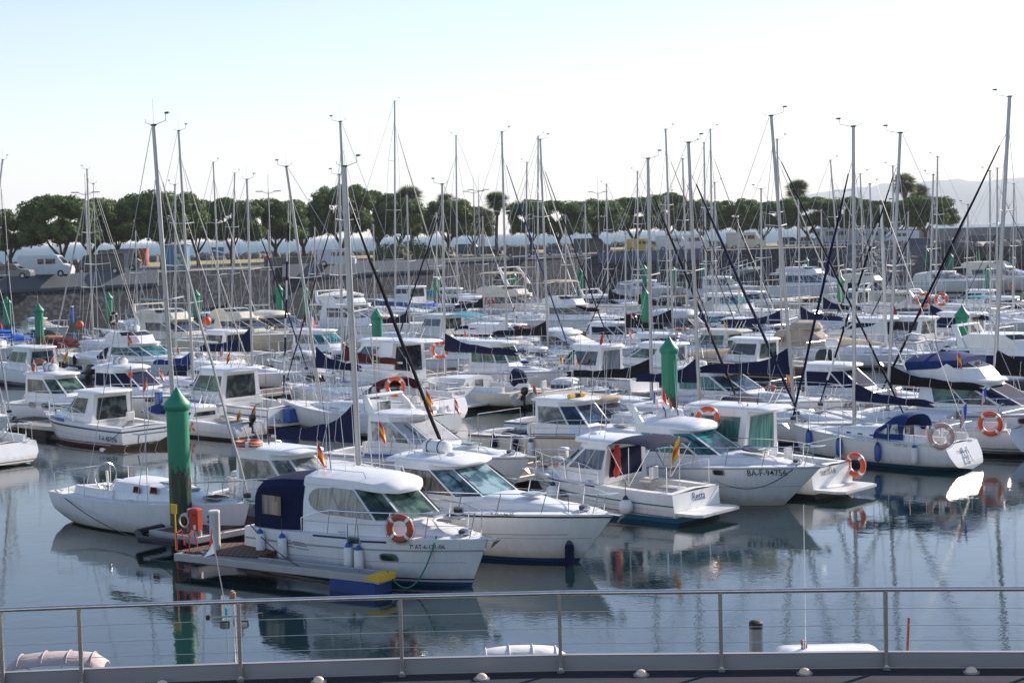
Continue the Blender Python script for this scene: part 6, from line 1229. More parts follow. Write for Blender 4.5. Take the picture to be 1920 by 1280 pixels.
m26 = motor(1205, 690, 'R', 'long white cruiser with a covered windscreen and a brown-tinted side window', 10.6, 3.4, cab=(.14, .50), ch=1.35, sill=.35, frake=1.6, g='g_brown', gw='whitec', frame='white2', nwin=2, wspan=(.04, .97), fs=1.35, fb=1.7, cam=.2, visor=.05, anti='antiblack', line='')
m27 = motor(1185, 628, 'R', 'flybridge yacht whose screen shows orange curtains, behind the covered-screen cruiser', 12.5, 3.9, style='fly', cab=(.2, .6), ch=1.6, sill=.6, frake=1.8, g='g_brown', gw='g_orange', frame='white2', nwin=2, fs=1.5, fb=1.9, anti='antiblack', line='', arch=False, bimini='tanc')
m28 = motor(1075, 610, 'R', 'large flybridge yacht with a brown lower saloon and tan fly deck', 15., 4.6, style='fly', cab=(.18, .62), ch=1.9, sill=.6, frake=2.0, g='g_brown', gw='g_brown', nwin=2, fs=1.7, fb=2.2, hull='white2', up='cream', anti='antiblack', line='', arch=False, bimini='tanc')
motor(1235, 600, 'R', 'white sports yacht with a tall leaning radar arch in front of the wall', 13.5, 4.2, cab=(.24, .60), ch=1.3, frake=2.0, sill=.3, g='g_dark', fs=1.6, fb=2.0, arch=True, canopy='blackc', anti='antiblack', line='', ex=[('ant', .5, 2)])
arch(m28.root, 5.5, 1.5, 3.6, 1.5, 1.2, 'white', .35)
m29 = motor(1250, 668, 'R', 'white boat with navy side covers and a ladder, next to the rusty-footed green pile', 9.5, 3.2, cab=(.24, .56), ch=1.5, sill=.5, frake=.9, g='navyc', cover='navyc', frame='', nwin=1, fs=1.3, fb=1.6, anti='antiblack')
m30 = motor(1030, 672, 'R', 'navy-windowed white cruiser beside the round black radar cover', 10., 3.3, cab=(.2, .56), ch=1.5, g='navyc', gw='g_blue', nwin=2, fs=1.35, fb=1.7, hull='white', band='navyline', anti='antiblack', canopy='navyc')
m34 = motor(905, 612, 'R', 'white boat covered by a long bright blue awning near the wall', 9.5, 3.1, cab=(.34, .6), ch=1.2, g='g_blue', fs=1.2, fb=1.6, bimini='brightblue', anti='antiblack')
m24 = motor(1535, 712, 'L', 'maroon-hulled launch with tan side curtains and a black outboard', 10.5, 3.1, cab=(.34, .58), ch=1.6, sill=.5, frake=.4, g='g_dark', gw='g_dark', nwin=2, fs=1.15, fb=1.5, hull='maroonhull', up='white', anti='antiblack', line='whitebits', rub='aluwhite', outboard='blackplastic', obs=1.7, platform=0, roofover=(.3, .4), bowcover='tanc', walk=.35)
m23 = motor(1640, 682, 'R', 'grey-white boat hidden under a sagging tan tarpaulin tent', 8.6, 3.0, cab=(.22, .5), ch=1.5, g='tanc', cover='tanc', frame='', up='tanc', roofm='tanc', fs=1.2, fb=1.6, hull='white2', canopy='tanc', bowcover='tanc', anti='antiblack', cam=.4)
m21 = motor(1742, 668, 'L', 'white pilothouse cruiser with sloping navy window and navy door cover, writing on its stern', 9.6, 3.2, cab=(.34, .72), ch=1.7, sill=.6, frake=1.0, g='navyc', cover='navyc', frame='', nwin=1, wspan=(.02, .92), fs=1.3, fb=1.6, gd='navyc', anti='antiblack', ex=[('ttext', 'Ametsa', .1, 1.0, .3, 'letterblue')])
m22 = motor(1812, 665, 'L', 'white pilothouse cruiser with a long dark window and grey door, left of the right-hand pile', 9.8, 3.2, cab=(.30, .74), ch=1.7, sill=.6, frake=1.0, g='g_dark', gw='g_dark', frame='white2', nwin=1, wspan=(.05, .9), fs=1.3, fb=1.6, gd='g_grey', anti='antiblack', az=.2, band='', ex=[('ttext', 'Kai', 0, 1.0, .26, 'letterblue'), ('flag', 'rw', .3, .8, 3.1, .9, .5)])
motor(1905, 655, 'L', 'white cruiser with navy window covers and a dark curtained door, behind the far right mast', 10., 3.2, cab=(.30, .70), ch=1.7, g='navyc', cover='navyc', frame='', nwin=2, fs=1.3, fb=1.6, gd='g_curtbrown', anti='antiblack')
motor(1860, 640, 'R', 'white cruiser with a navy roof edge and red flag, above the right-hand pile', 10., 3.3, cab=(.14, .5), ch=1.5, g='g_blue', gw='g_blue', roofm='navyc', nwin=1, fs=1.3, fb=1.7, anti='antiblack', ex=[('flag', 'red', .10, -1, 1.6, 1.4, .8)])
motor(1520, 660, 'R', 'white pilothouse cruiser with navy windows and thin roof, behind the tan tarpaulin', 9.5, 3.2, cab=(.16, .5), ch=1.5, g='g_blue', gw='g_blue', nwin=2, fs=1.3, fb=1.6, anti='antiblack')
motor(1440, 640, 'R', 'white boat with a blue cockpit cover and pink-orange rolled cover, middle right rows', 9., 3.1, cab=(.3, .6), ch=1.3, g='g_teal', gw='g_teal', fs=1.3, fb=1.6, canopy='bluec', anti='antiblack')
motor(1378, 655, 'R', 'grey domed cabin boat with an arched curtained side window', 9.4, 3.2, cab=(.16, .58), ch=1.8, sill=.55, frake=.9, style='eye', g='g_curtblue', gw='g_grey', fs=1.3, fb=1.6, hull='white2', up='white2', cam=.35, anti='antiblack')
motor(1620, 560, 'R', 'big grey-windowed motor yacht moored before the wall, right of centre', 16., 4.8, style='fly', cab=(.2, .66), ch=1.9, frake=2.2, g='g_blue', gw='g_blue', fs=1.9, fb=2.4, anti='antiblack', line='', arch=False, ex=[('radar',)])
motor(1730, 575, 'R', 'cream motor yacht with an orange fishing rig, behind the grey-windowed yacht', 13., 4.2, style='fly', cab=(.2, .6), ch=1.8, frake=1.4, g='navyc', fs=1.7, fb=2.1, hull='cream', up='cream', anti='antiblack')
motor(2010, 545, 'R', 'long sleek motor yacht at the far right below the esplanade', 20., 5.2, style='fly', cab=(.2, .62), ch=1.7, frake=2.8, g='g_grey', gw='g_grey', fs=2.0, fb=2.4, hull='white2', up='cream', anti='antiblack', line='', arch=False)
motor(1870, 548, 'R', 'white sports yacht with a sloping tan-edged canopy below the boulders', 13.5, 4.2, cab=(.22, .6), ch=1.5, frake=2.2, g='g_grey', fs=1.7, fb=2.1, canopy='whitec', anti='antiblack', line='')
motor(1700, 592, 'L', 'white fishing boat with two tilted chrome bars, below the boulders', 10., 3.3, cab=(.5, .76), ch=1.5, g='g_green', fs=1.4, fb=1.8, arch=True, anti='antiblack')
motor(1835, 600, 'R', 'white cruiser with two orange rings at its stern rail, right of the slanting black jib', 10., 3.3, cab=(.24, .56), ch=1.3, g='g_grey', fs=1.3, fb=1.7, arch=True, bimini='blackc', anti='antiblack', ex=[('flag', 'rw', .05, -1.2, 1.5, 1.2, .8), ('flag', 'red', .05, 1.2, 1.5, 1.2, .8)])
motor(1905, 590, 'L', 'dark blue tarpaulin covered cruiser by the far right pile', 9.6, 3.2, cab=(.3, .64), ch=1.5, g='navyc', cover='navyc', frame='', fs=1.3, fb=1.6, bowcover='navyc', anti='antiblack')
motor(1985, 612, 'R', 'white cabin boat with a green awning at the right edge', 10., 3.3, cab=(.3, .6), ch=1.6, g='navyc', fs=1.3, fb=1.7, bimini='tealc', anti='antiblack')
motor(1490, 588, 'R', 'open white boat with a long pale awning, in front of the grey-windowed yacht', 11., 3.4, cab=(.4, .6), ch=1.3, g='navyc', fs=1.3, fb=1.7, bimini='tanc', canopy='navyc', anti='antiblack')
motor(1420, 560, 'R', 'white motor yacht beside the gangway with a black dodger', 12., 3.8, cab=(.26, .6), ch=1.7, g='g_green', gw='g_green', fs=1.6, fb=2.0, canopy='blackc', anti='antiblack')
motor(1480, 612, 'R', 'white pilothouse yacht with a green window band right of the gangway', 11.5, 3.6, cab=(.14, .5), ch=2.0, sill=.9, g='g_teal', gw='g_teal', fs=1.6, fb=1.9, anti='antiblack')
motor(1270, 560, 'R', 'white cruiser half hidden behind masts left of the gangway', 11., 3.5, cab=(.3, .62), ch=1.3, g='g_grey', fs=1.5, fb=1.9, anti='antiblack', canopy='greyc')
motor(1335, 600, 'L', 'cluttered white fishing boat with a black roof, middle rows', 10., 3.3, cab=(.4, .7), ch=1.6, g='g_dark', fs=1.4, fb=1.7, roofm='blackc', anti='antiblack')
motor(1330, 632, 'R', 'maroon-hulled cruiser with a black cockpit cover left of the slanting black jibs', 9.8, 3.2, cab=(.3, .6), ch=1.2, g='g_dark', hull='maroonhull', fs=1.2, fb=1.6, canopy='blackc', anti='antiblack')
motor(960, 600, 'R', 'white open cruiser with a navy dodger under an orange lifebuoy, centre back', 10.5, 3.4, cab=(.26, .58), ch=1.4, g='navyc', canopy='navyc', fs=1.4, fb=1.8, anti='antiblack')
motor(905, 575, 'R', 'white boat with a dark green dodger near the wall, centre', 11., 3.5, cab=(.3, .6), ch=1.2, g='g_green', canopy='tealc', fs=1.5, fb=1.8, anti='antiblack')
motor(820, 585, 'L', 'white workboat with a square wheelhouse and a crossbeam, by the wall', 11., 3.6, cab=(.3, .55), ch=2.2, sill=1.2, frake=.0, g='g_dark', fs=1.4, fb=1.8, anti='antiblack', hull='bluehull')
motor(770, 648, 'L', 'white boat with a varnished brown superstructure, crossed by the navy furled jib', 9.5, 3.2, cab=(.3, .66), ch=1.6, g='g_dark', up='maroonc', fs=1.3, fb=1.6, anti='antiblack', roofm='white')
motor(120, 632, 'R', 'small white boat with a tan canvas hood behind the green pile on the left', 7.0, 2.5, cab=(.2, .5), ch=1.1, g='tanc', cover='tanc', frame='', canopy='tanc', fs=1.0, fb=1.3, anti='antiblack')
motor(55, 665, 'R', 'boat wrapped in a bright blue tarpaulin at the left edge', 8.0, 2.8, cab=(.2, .6), ch=1.0, g='brightblue', cover='brightblue', frame='', up='brightblue', roofm='brightblue', canopy='brightblue', bowcover='brightblue', fs=1.2, fb=1.5, anti='antiblack')
motor(135, 672, 'L', 'small wooden-decked boat with maroon folded cover beside the blue tarpaulin boat', 6.8, 2.4, cab=(.4, .62), ch=.9, g='g_brown', up='teak', fs=1.0, fb=1.3, hull='cream', canopy='maroonc', anti='antiblack')
motor(470, 640, 'R', 'white cruiser with a high rail and grey canopy, left of the twisted navy jib', 10., 3.4, cab=(.24, .56), ch=1.5, g='g_grey', canopy='greyc', fs=1.4, fb=1.8, anti='antiblack')
motor(610, 655, 'R', 'white sport cruiser with a dark triangular side window behind the vivid green screens', 11.5, 3.7, cab=(.2, .6), ch=1.7, frake=1.9, g='g_dark', fs=1.6, fb=2.0, hull='cream', up='cream', anti='antiblack', cam=.3)
for x_, y_, dr_, L_, can_, g_, lab in [(455, 742, 'R', 6.2, 'navyc', 'g_dark', 'small white day boat with a navy dodger, behind the low racing boat'), (618, 706, 'L', 6.0, 'greyc', 'g_grey', 'small white boat with a grey canopy, under the maroon sail cover'), (705, 704, 'R', 6.4, 'blackc', 'g_dark', 'small white boat with a black canopy left of the green pile by the maroon cover'), (770, 700, 'L', 6.2, 'bluec', 'g_blue', 'small white boat with a blue canopy behind the cabin ladder boat'),
    (885, 648, 'R', 6.6, 'navyc', 'g_dark', 'small white boat with a navy canopy in front of the teal awning boat'), (1100, 655, 'L', 6.8, 'blackc', 'g_dark', 'small white boat with a black canopy before the covered-screen cruiser'), (1150, 618, 'R', 7.0, 'tanc', 'g_brown', 'small white boat with a tan canopy below the orange-curtained yacht'), (1292, 668, 'R', 6.6, 'navyc', 'g_blue', 'small white boat with a navy canopy behind the grey-sided cruiser'),
    (1402, 630, 'L', 7.0, 'greyc', 'g_grey', 'small white boat with a grey canopy behind the arched-window boat'), (1485, 700, 'R', 6.4, 'blackc', 'g_dark', 'small white boat with a black canopy left of the maroon launch outboard'), (1565, 650, 'R', 6.8, 'navyc', 'g_dark', 'small white boat with a navy canopy left of the tan tarpaulin tent'), (1662, 648, 'L', 6.6, 'whitec', 'g_blue', 'small white boat with a white canopy right of the tan tarpaulin tent'),
    (1795, 632, 'R', 7.0, 'blackc', 'g_grey', 'small white boat with a black canopy above the right-hand green pile'), (300, 650, 'R', 6.6, 'navyc', 'g_dark', 'small white boat with a navy canopy behind the turquoise-screened flybridge cruiser'), (238, 655, 'L', 6.2, 'tanc', 'g_brown', 'small white boat with a tan canopy left of the turquoise-screened flybridge cruiser'), (560, 632, 'R', 7.2, 'blackc', 'g_dark', 'small white boat with a black canopy below the twin green piles'),
    (655, 638, 'L', 7.0, 'bluec', 'g_blue', 'small white boat with a blue canopy left of the tall white motor yacht'), (742, 616, 'R', 7.4, 'navyc', 'g_dark', 'small white boat with a navy canopy at the foot of the very tall mast'), (862, 606, 'L', 7.0, 'blackc', 'g_grey', 'small white boat with a black canopy just left of the bright blue awning'), (1012, 645, 'L', 6.8, 'maroonc', 'g_dark', 'small white boat with a maroon canopy right of the bright blue furled jib'),
    (1132, 590, 'L', 7.6, 'navyc', 'g_dark', 'small white boat with a navy canopy by the wall behind the orange-curtained yacht'), (1222, 586, 'R', 7.6, 'whitec', 'g_grey', 'small white boat with a white canopy by the thin green pile'), (1382, 588, 'R', 7.6, 'greyc', 'g_dark', 'small white boat with a grey canopy below the gangway'), (1452, 582, 'L', 7.6, 'navyc', 'g_blue', 'small white boat with a navy canopy right of the gangway'), (1572, 618, 'L', 7.2, 'blackc', 'g_grey', 'small white boat with a black canopy beside the middle right pile'),
    (335, 705, 'L', 6.0, 'whitec', 'g_blue', 'small white boat with a white canopy left of the nearest pile cap'), (1075, 700, 'R', 6.0, 'navyc', 'g_dark', 'small white boat with a navy canopy right of the olive-windowed boat'), (1925, 690, 'R', 6.6, 'greyc', 'g_grey', 'small white boat with a grey canopy between the right-hand pile and the edge mast'), (95, 650, 'L', 6.2, 'blackc', 'g_dark', 'small white boat with a black canopy behind the blue-doored pilothouse boat')]:
    motor(x_, y_, dr_, lab, L_, None, cab=(.34, .62), ch=.8, sill=.2, frake=.9, g=g_, gw=g_, fs=.95, fb=1.25, canopy=can_, anti='antiblack', trunk=.3, nwin=1)
# things lying on the first pontoon
for k_, (u_, v_, r_, c_, lab) in enumerate([(1.6, .55, .22, 'ropedark', 'dark coiled rope on the first pontoon, nearest the red box'), (4.2, -.6, .26, 'rope', 'pale coiled rope on the first pontoon beside the navy tent'), (8.0, .5, .24, 'bluepaint', 'blue coiled hose on the first pontoon behind the nearest cruiser')]):
    p_ = n1_ + pd1 * u_ + V((pd1.y, -pd1.x, 0)) * (.95 + v_); root = empty('coiled_rope', (p_.x, p_.y, .47), 0, lab, 'rope coil', 'rope coils on the pontoon')
    for j_ in range(3): mb = MB(); mb.torus((0, 0, .02 + .03 * j_), r_ - .03 * j_, .02, c_, 'z', 18, 5); mb.build('coil', root)
mb = MB(); w_ = V((pd1.y, -pd1.x, 0)); mb.tube([n1_ + pd1 * (i * 1.1) + w_ * (1.55 + .08 * math.sin(i * 1.9)) + V((0, 0, .48)) for i in range(12)], .016, 'blackplastic', 5); tag(mb.build('power_cable'), 'black power cable snaking along the edge of the first pontoon', 'cable')
# ---------------------------------------------------------------- sailing boats
G = sail(337, 922, 288, 236, 'R', 'white racing yacht at the lower left, with a brown sail cover and low rounded cabin', 7.6, 2.5, cover='brownc', furl='aluwhite', nw=2, cockpit=(.03, .40), crh=.52, fs=1.04, mt=.60, trk=-.35, bl=.46, bz=1.15, g='maroonc', nowin=True, rf=.06, anti='antigreen', az=.05, line='', ns=1, mr=.095, bd=-.07, chh=.55, rub='', mm='alu')
for sx_, col in ((3.55, 'g_dark'), (4.2, 'g_dark')):
    mb = MB(); w_ = 1.25
    a_ = (sx_ - .33 * 7.6) / (.47 * 7.6); w0 = (G.b(.4) - .42); ww = w0 + (.22 - w0) * a_ ** 1.6; z0 = G.sh(sx_ / 7.6) + .22
    mb.face([V((sx_ - .16, -ww * .985 - .02, z0)), V((sx_ + .16, -ww * .96 - .02, z0)), V((sx_ + .13, -ww * .93 - .02, z0 + .18)), V((sx_ - .12, -ww * .95 - .02, z0 + .18))], 'maroonc'); mb.build('coachroof_window', G.root, smooth=False)
mb = MB(); mb.tube([(0.1, 0, 0), (0.1, 0, .01)], .01, 'wire', 3); hatch(G.root, 6.15, 0, G.sh(.8) + .10, .5, .62, 'maroonc')
A9 = sail(673, 880, 646, 313, 'R', 'low white yacht behind the nearest cruiser, with navy sail bag and dark furled jib', 9.2, 2.9, cover='navyc', furl='blackc', fs=.95, crh=.35, bl=.42, chh=1.45, bz=.95, bd=-.03, rf=.085, mr=.12, nw=2, g='g_dark', wl=.8)
fi = sail(1602, 800, 1600, 238, 'L', 'white yacht with a blue sprayhood, four blue fenders and a pink lifebuoy, on the right', 7.2, 2.6, cover='navyc', furl='navyc', hood='bluec', nw=4, wl=.42, fs=1.05, anti='antiteal', az=.16, line='', trk=.42, mt=.63, bl=.44, chh=.62, bz=1.0, rf=.07, mr=.09, dh=-3, crh=.4,
    ex=[('text', 'FIRST 265', .27, .82, .13, 'lettergrey'), ('stripe', .0, .97, .90, .014, 'greyrub'), ('ttext', 'BERRI', -.6, .90, .13, 'letterblue'), ('ttext', '7ª SS-3', .35, .62, .14), ('lad',), ('flag', 'fr', .02, .5, 1.2, 1.1, .6)])
N36 = sail(1664, 772, 1688, 250, 'L', 'white yacht behind the blue-hooded one, red ring and ladder at its open stern', 8.8, 3.1, cover='blackc', furl='blackc+whitec+blackc', nw=3, fs=1.1, anti='antiblack', line='navyline', trk=.5, mt=.66, bl=.44, chh=.75, bz=1.1, rf=.06, g='g_dark', ex=[('lad',), ('stripe', 0, .6, .26, .03, 'navyline'), ('flag', 'fr', .2, .7, 1.4, 1.0, .5)])
S41 = sail(1862, 760, 1893, 182, 'L', 'tall-masted yacht at the right edge with a black sail cover', 11.5, 3.5, cover='blackc', furl='blackc', bl=.42, chh=1.1, bz=1.3, rf=.075, mr=.11, ns=2)
S30 = sail(1490, 775, 1446, 218, 'R', 'yacht with tall raked mast and navy cover, between turquoise-windowed cruiser and maroon launch', 10.8, 3.4, cover='navyc', furl='blackc', bl=.40, chh=1.2, bz=1.6, rf=.06, hood='navyc', up='white')
M_ = sail(661, 728, 638, 229, 'L', 'white yacht with a maroon sprayhood and an orange ring on its rounded stern, centre left', 10.2, 3.4, cover='', furl='', noboom=0, hood='maroonc', nw=2, wl=.5, g='g_blue', fs=1.15, anti='antiblack', trk=.4, mt=.60, az=.05, ex=[('lad',), ('ttext', 'BERMEO', .5, .66, .15), ('stripe', 0, .6, .26, .03, 'greyrub')])
M2 = sail(601, 752, 537, 313, 'L', 'white yacht with two cabin windows and bare transom, left of the maroon-hooded one', 9.6, 3.1, cover='navyc', furl='navyc+whitec', nw=2, wl=.6, g='g_blue', fs=1.1, trk=.1, mt=.74, anti='antiblack', bl=.30, chh=1.0, bz=1.5, rf=.065)
S10 = sail(643, 722, 636, 328, 'L', 'yacht with a maroon sail cover and a red furled jib, centre left', 9.4, 3.0, cover='maroonc', furl='maroonc', bl=.42, chh=.9, bz=1.3, rf=.055)
S13 = sail(835, 715, 829, 346, 'L', 'cream coach-roofed motorsailer with a very long navy sail cover, centre', 9.6, 3.1, cover='navyc', furl='navyc', bl=.50, chh=.95, bz=1.5, rf=.06, hull='cream', nw=3, wl=.75, anti='antiblack', az=.18, line='', trk=.1, crh=.6, ex=[('text', 'TAKERIMA', .30, .80, .16), ('outboard', .5)])
S22 = sail(1222, 755, 1215, 298, 'R', 'yacht with a long black sail cover in front of the pilothouse boats, centre right', 10.0, 3.2, cover='blackc', furl='blackc', bl=.46, chh=.9, bz=1.1, rf=.08, mr=.10, hull='navyhull', up='white')
S25 = sail(1312, 770, 1291, 268, 'R', 'yacht with a navy sail bag crossing behind the second green pile', 10.4, 3.3, cover='navyc', furl='navyc', bl=.30, chh=1.1, bz=1.2, rf=.085, mr=.10)
S8b = sail(62, 772, -62, 120, 'L', 'cream yacht bow at the far left with an off-white furled jib, mast outside the picture', 7.5, 2.6, cover='', furl='', anti='antiblack', hull='white') if False else None
S2 = sail(363, 716, 335, 246, 'R', 'yacht behind the nearest pile top, with light grey mast and folded deck covers', 11.0, 3.4, cover='bluec', furl='aluwhite', rf=.05, bl=.3, chh=.7)
S7 = sail(330, 664, 328, 347, 'L', 'yacht with a short straight mast just right of the leaning foreground mast', 10., 3.2, cover='', furl='', rf=.05)
S3 = sail(175, 640, 163, 318, 'L', 'yacht with a pale furled jib leaning left, beside the orange round buoy', 11., 3.3, cover='', furl='aluwhite', rf=.10, hull='white', bl=.35)
S6 = sail(200, 668, 60, 205, 'L', 'x') if False else None
CS = sail(185, 662, 175, 345, 'L', 'cream yacht with solar panels on its coachroof and a blue waterline, left', 10.0, 3.3, cover='', furl='', hull='cream', anti='antiteal', az=.3, line='', nw=1, wl=1.6, g='g_brown', hood='navyc', noboom=True, mr=.04, crh=.5)
S4 = sail(413, 612, 400, 305, 'R', 'yacht near the wall whose mast has a black box at its foot', 11.5, 3.5, cover='', furl='wire', rf=.04)
S5 = sail(434, 600, 440, 325, 'R', 'yacht near the wall with a black stowed sail and grey canopy, left of centre', 11., 3.4, cover='blackc', furl='', hood='greyc')
S6 = sail(473, 690, 463, 337, 'R', 'yacht with a big navy triangular sail bag, left of the twisted jib', 10.5, 3.3, cover='navyc', furl='navyc', bl=.44, chh=1.6, bz=1.0, rf=.06)
S11 = sail(741, 578, 740, 190, 'R', 'very tall-masted white yacht moored right against the wall', 17., 4.6, cover='', furl='aluwhite', rf=.09, ns=3, ex=[('radar', .35)])
S12 = sail(768, 628, 763, 365, 'R', 'yacht with a brown furled jib left of the workboat wheelhouse', 10., 3.2, cover='navyc', furl='brownc', rf=.055)
S14 = sail(858, 582, 855, 255, 'L', 'tall slim-masted yacht by the wall, between the palms', 15., 4.2, cover='', furl='aluwhite', rf=.05)
S15 = sail(951, 652, 941, 248, 'R', 'yacht with a bright blue furled jib in the centre', 11.5, 3.6, cover='whitec', furl='bluec', rf=.07, ns=2)
S16 = sail(985, 592, 988, 305, 'L', 'yacht with a plain mast left of the brown flybridge yacht', 12., 3.6, cover='', furl='')
S17 = sail(1008, 590, 1009, 256, 'R', 'yacht whose furled sail is rolled on a pale forestay, centre back', 13., 3.8, cover='', furl='aluwhite', rf=.09)
S18 = sail(1028, 655, 1013, 262, 'R', 'yacht with a grey tunnel hood and a black furled jib, centre', 11.5, 3.5, cover='blackc', furl='blackc', hood='greyc', rf=.06)
S19 = sail(1141, 578, 1137, 346, 'L', 'yacht by the wall behind the leaning radar arch', 11., 3.4, cover='blackc', furl='blackc', rf=.05)
S20 = sail(1197, 590, 1195, 322, 'L', 'yacht by the wall with a black awning over its boom', 12., 3.6, cover='blackc', furl='wire', rf=.04)
S21 = sail(1173, 638, 1173, 438, 'L', 'small yacht with a short mast and a black sail heap at its foot', 8., 2.7, cover='blackc', furl='blackc', rf=.05)
S23 = sail(1262, 628, 1248, 243, 'R', 'tall-masted yacht right of the rusty-footed green pile', 12.5, 3.7, cover='blackc', furl='brownc', rf=.05)
S24 = sail(1290, 612, 1280, 298, 'R', 'yacht with a slim mast and navy jib left of the gangway', 11.5, 3.5, cover='', furl='navyc', rf=.05)
S26 = sail(1325, 600, 1320, 268, 'L', 'left one of three masted yachts standing close together by the gangway', 12., 3.6, cover='', furl='aluwhite', rf=.05)
S27 = sail(1337, 604, 1332, 243, 'R', 'middle one of three masted yachts close together by the gangway, the tallest', 12.5, 3.7, cover='greyc', furl='blackc', rf=.05)
S28 = sail(1344, 598, 1340, 343, 'R', 'right one of three masted yachts close together by the gangway, the shortest', 10., 3.2, cover='', furl='')
S29 = sail(1428, 626, 1427, 355, 'L', 'yacht with a mast ending just above the beige camper', 10.5, 3.3, cover='', furl='wire', rf=.04)
S31 = sail(1466, 632, 1457, 262, 'R', 'yacht with a pale mast right beside the raked one', 12., 3.6, cover='navyc', furl='aluwhite', rf=.06)
S32 = sail(1580, 590, 1557, 301, 'R', 'yacht with a leaning pale mast left of the middle right pile', 12., 3.6, cover='', furl='aluwhite', rf=.05)
S34 = sail(1622, 592, 1613, 327, 'R', 'left one of the two slim-masted yachts before the white motorhome', 10.5, 3.3, cover='', furl='')
S35 = sail(1638, 598, 1631, 345, 'R', 'right one of the two slim-masted yachts before the white motorhome', 10.5, 3.3, cover='', furl='blackc', rf=.04)
S37 = sail(1677, 600, 1674, 312, 'L', 'yacht whose mast rises behind the raked dark-covered one, right', 11.5, 3.5, cover='', furl='blackc', rf=.05)
S38 = sail(1662, 655, 1652, 384, 'R', 'yacht with a thick white unstayed mast, right of centre', 9.5, 3.1, cover='whitec', furl='', mr=.13, mm='aluwhite', ns=0)
S39 = sail(1754, 590, 1758, 294, 'L', 'left one of two yachts with masts close together below the last pine', 12., 3.6, cover='', furl='')
S40 = sail(1742, 620, 1750, 328, 'L', 'yacht with a navy furled jib leaning left below the last pine', 11., 3.4, cover='navyc', furl='navyc', rf=.06)
S42 = sail(1857, 590, 1856, 321, 'L', 'left one of the three slim masts at the right edge', 11., 3.4, cover='', furl='')
S43 = sail(1869, 598, 1870, 316, 'R', 'middle one of the three slim masts at the right edge', 11., 3.4, cover='', furl='blackc', rf=.04)
S44 = sail(1899, 590, 1901, 345, 'L', 'right one of the three slim masts at the right edge', 10.5, 3.3, cover='', furl='blackc', rf=.04)
for fx_, fy_, tx2, ty2, dr_, fl_, cv_, lab in [(1254, 625, 1247, 366, 'R', 'blackc', '', 'yacht with a pale mast right of the tall one by the rusty-footed pile'), (258, 600, 254, 432, 'L', '', 'greyc', 'small yacht whose low mast ends below the pines, left of the foreground mast'), (592, 612, 590, 425, 'L', 'aluwhite', '', 'small yacht whose low mast stands between two green piles and the red jib'),
    (703, 606, 700, 420, 'R', '', 'navyc', 'small yacht with a low mast behind the pile by the maroon cover'), (907, 596, 905, 405, 'R', 'wire', 'blackc', 'small yacht with a low mast below the middle palm'), (1062, 602, 1060, 402, 'L', '', 'blackc', 'small yacht with a low mast right of the brown flybridge yacht'), (1386, 596, 1384, 410, 'R', 'navyc', '', 'small yacht with a low mast in front of the gangway'),
    (1543, 600, 1540, 392, 'L', '', 'navyc', 'small yacht with a low mast in front of the grey-windowed yacht'), (1700, 606, 1703, 396, 'R', '', 'whitec', 'small yacht with a low mast below the start of the boulders'), (1812, 594, 1815, 384, 'L', 'navyc', '', 'small yacht with a low mast below the sandy esplanade'), (505, 590, 503, 430, 'R', '', '', 'small yacht with a low mast just left of the twin green piles'),
    (1100, 600, 1097, 380, 'R', '', 'blackc', 'small yacht with a low mast left of the one with an awning by the wall'), (820, 610, 818, 398, 'R', 'aluwhite', '', 'small yacht with a low mast right beside the workboat wheelhouse'), (1500, 622, 1497, 372, 'L', '', 'navyc', 'small yacht with a thin mast below the right-hand quay railing')]:
    sail(fx_, fy_, tx2, ty2, dr_, lab, 8.6, 2.9, cover=cv_, furl=fl_, rf=.05, mr=.085)
# left edge boats
J1 = sail(-95, 806, -130, 250, 'L', 'white sailing boat at the left edge with a wide open rounded stern', 7.4, 2.7, cover='', furl='', trk=.4, mt=.62, noboom=True, nowin=True, anti='antiblack', fs=.95, ex=[('ttext', 'Tuna', -.6, .80, .14, 'lettergrey')])
J2 = sail(-62, 770, -80, 100, 'R', 'cream-white yacht bow at the left edge with a mottled furled jib', 7.8, 2.7, cover='', furl='greyc', rf=.08, rub='greyrub', rubz=.2, anti='antiblack', nw=2, noboom=True)
J3 = sail(-40, 648, 5, 300, 'R', 'yacht at the left edge with a maroon boom cover', 10., 3.2, cover='', furl='blackc', rf=.05)
J4 = sail(-6, 640, -12, 250, 'L', 'yacht by the left edge whose maroon covered boom points at the picture', 10., 3.2, cover='maroonc', furl='', bl=.4, dh=150)
O_ = motor(470, 822, 'L', 'low white racing boat with an orange star on its side and a small black outboard', 7.0, 2.2, cab=(.42, .7), ch=.45, sill=.12, frake=.5, fs=.75, fb=.95, g='g_dark', nwin=1, platform=0, outboard='blackplastic', obs=.6, railh=.05, roofover=(0, 0), trunk=.25, rub='', anti='antiblack', line='', bowcover='bluec', ex=[('text', 'tech', .50, .42, .34, 'letter'), ('flag', 'es', .0, -.3, .8, .7, .5), ('flag', 'ye', .0, .5, .8, .6, .4)])
mb = MB()
for k in range(4):
    a_ = k * math.pi / 2 + .6; x_, z_ = .37 * 7, .44
    mb.face([O_.on(x_, z_, 1, .012), O_.on(x_ + .26 * math.cos(a_ - .3), z_ + .22 * math.sin(a_ - .3), 1, .012), O_.on(x_ + .3 * math.cos(a_), z_ + .26 * math.sin(a_), 1, .012), O_.on(x_ + .26 * math.cos(a_ + .3), z_ + .22 * math.sin(a_ + .3), 1, .012)], 'letterorange')
mb.build('star_mark', O_.root, smooth=False)
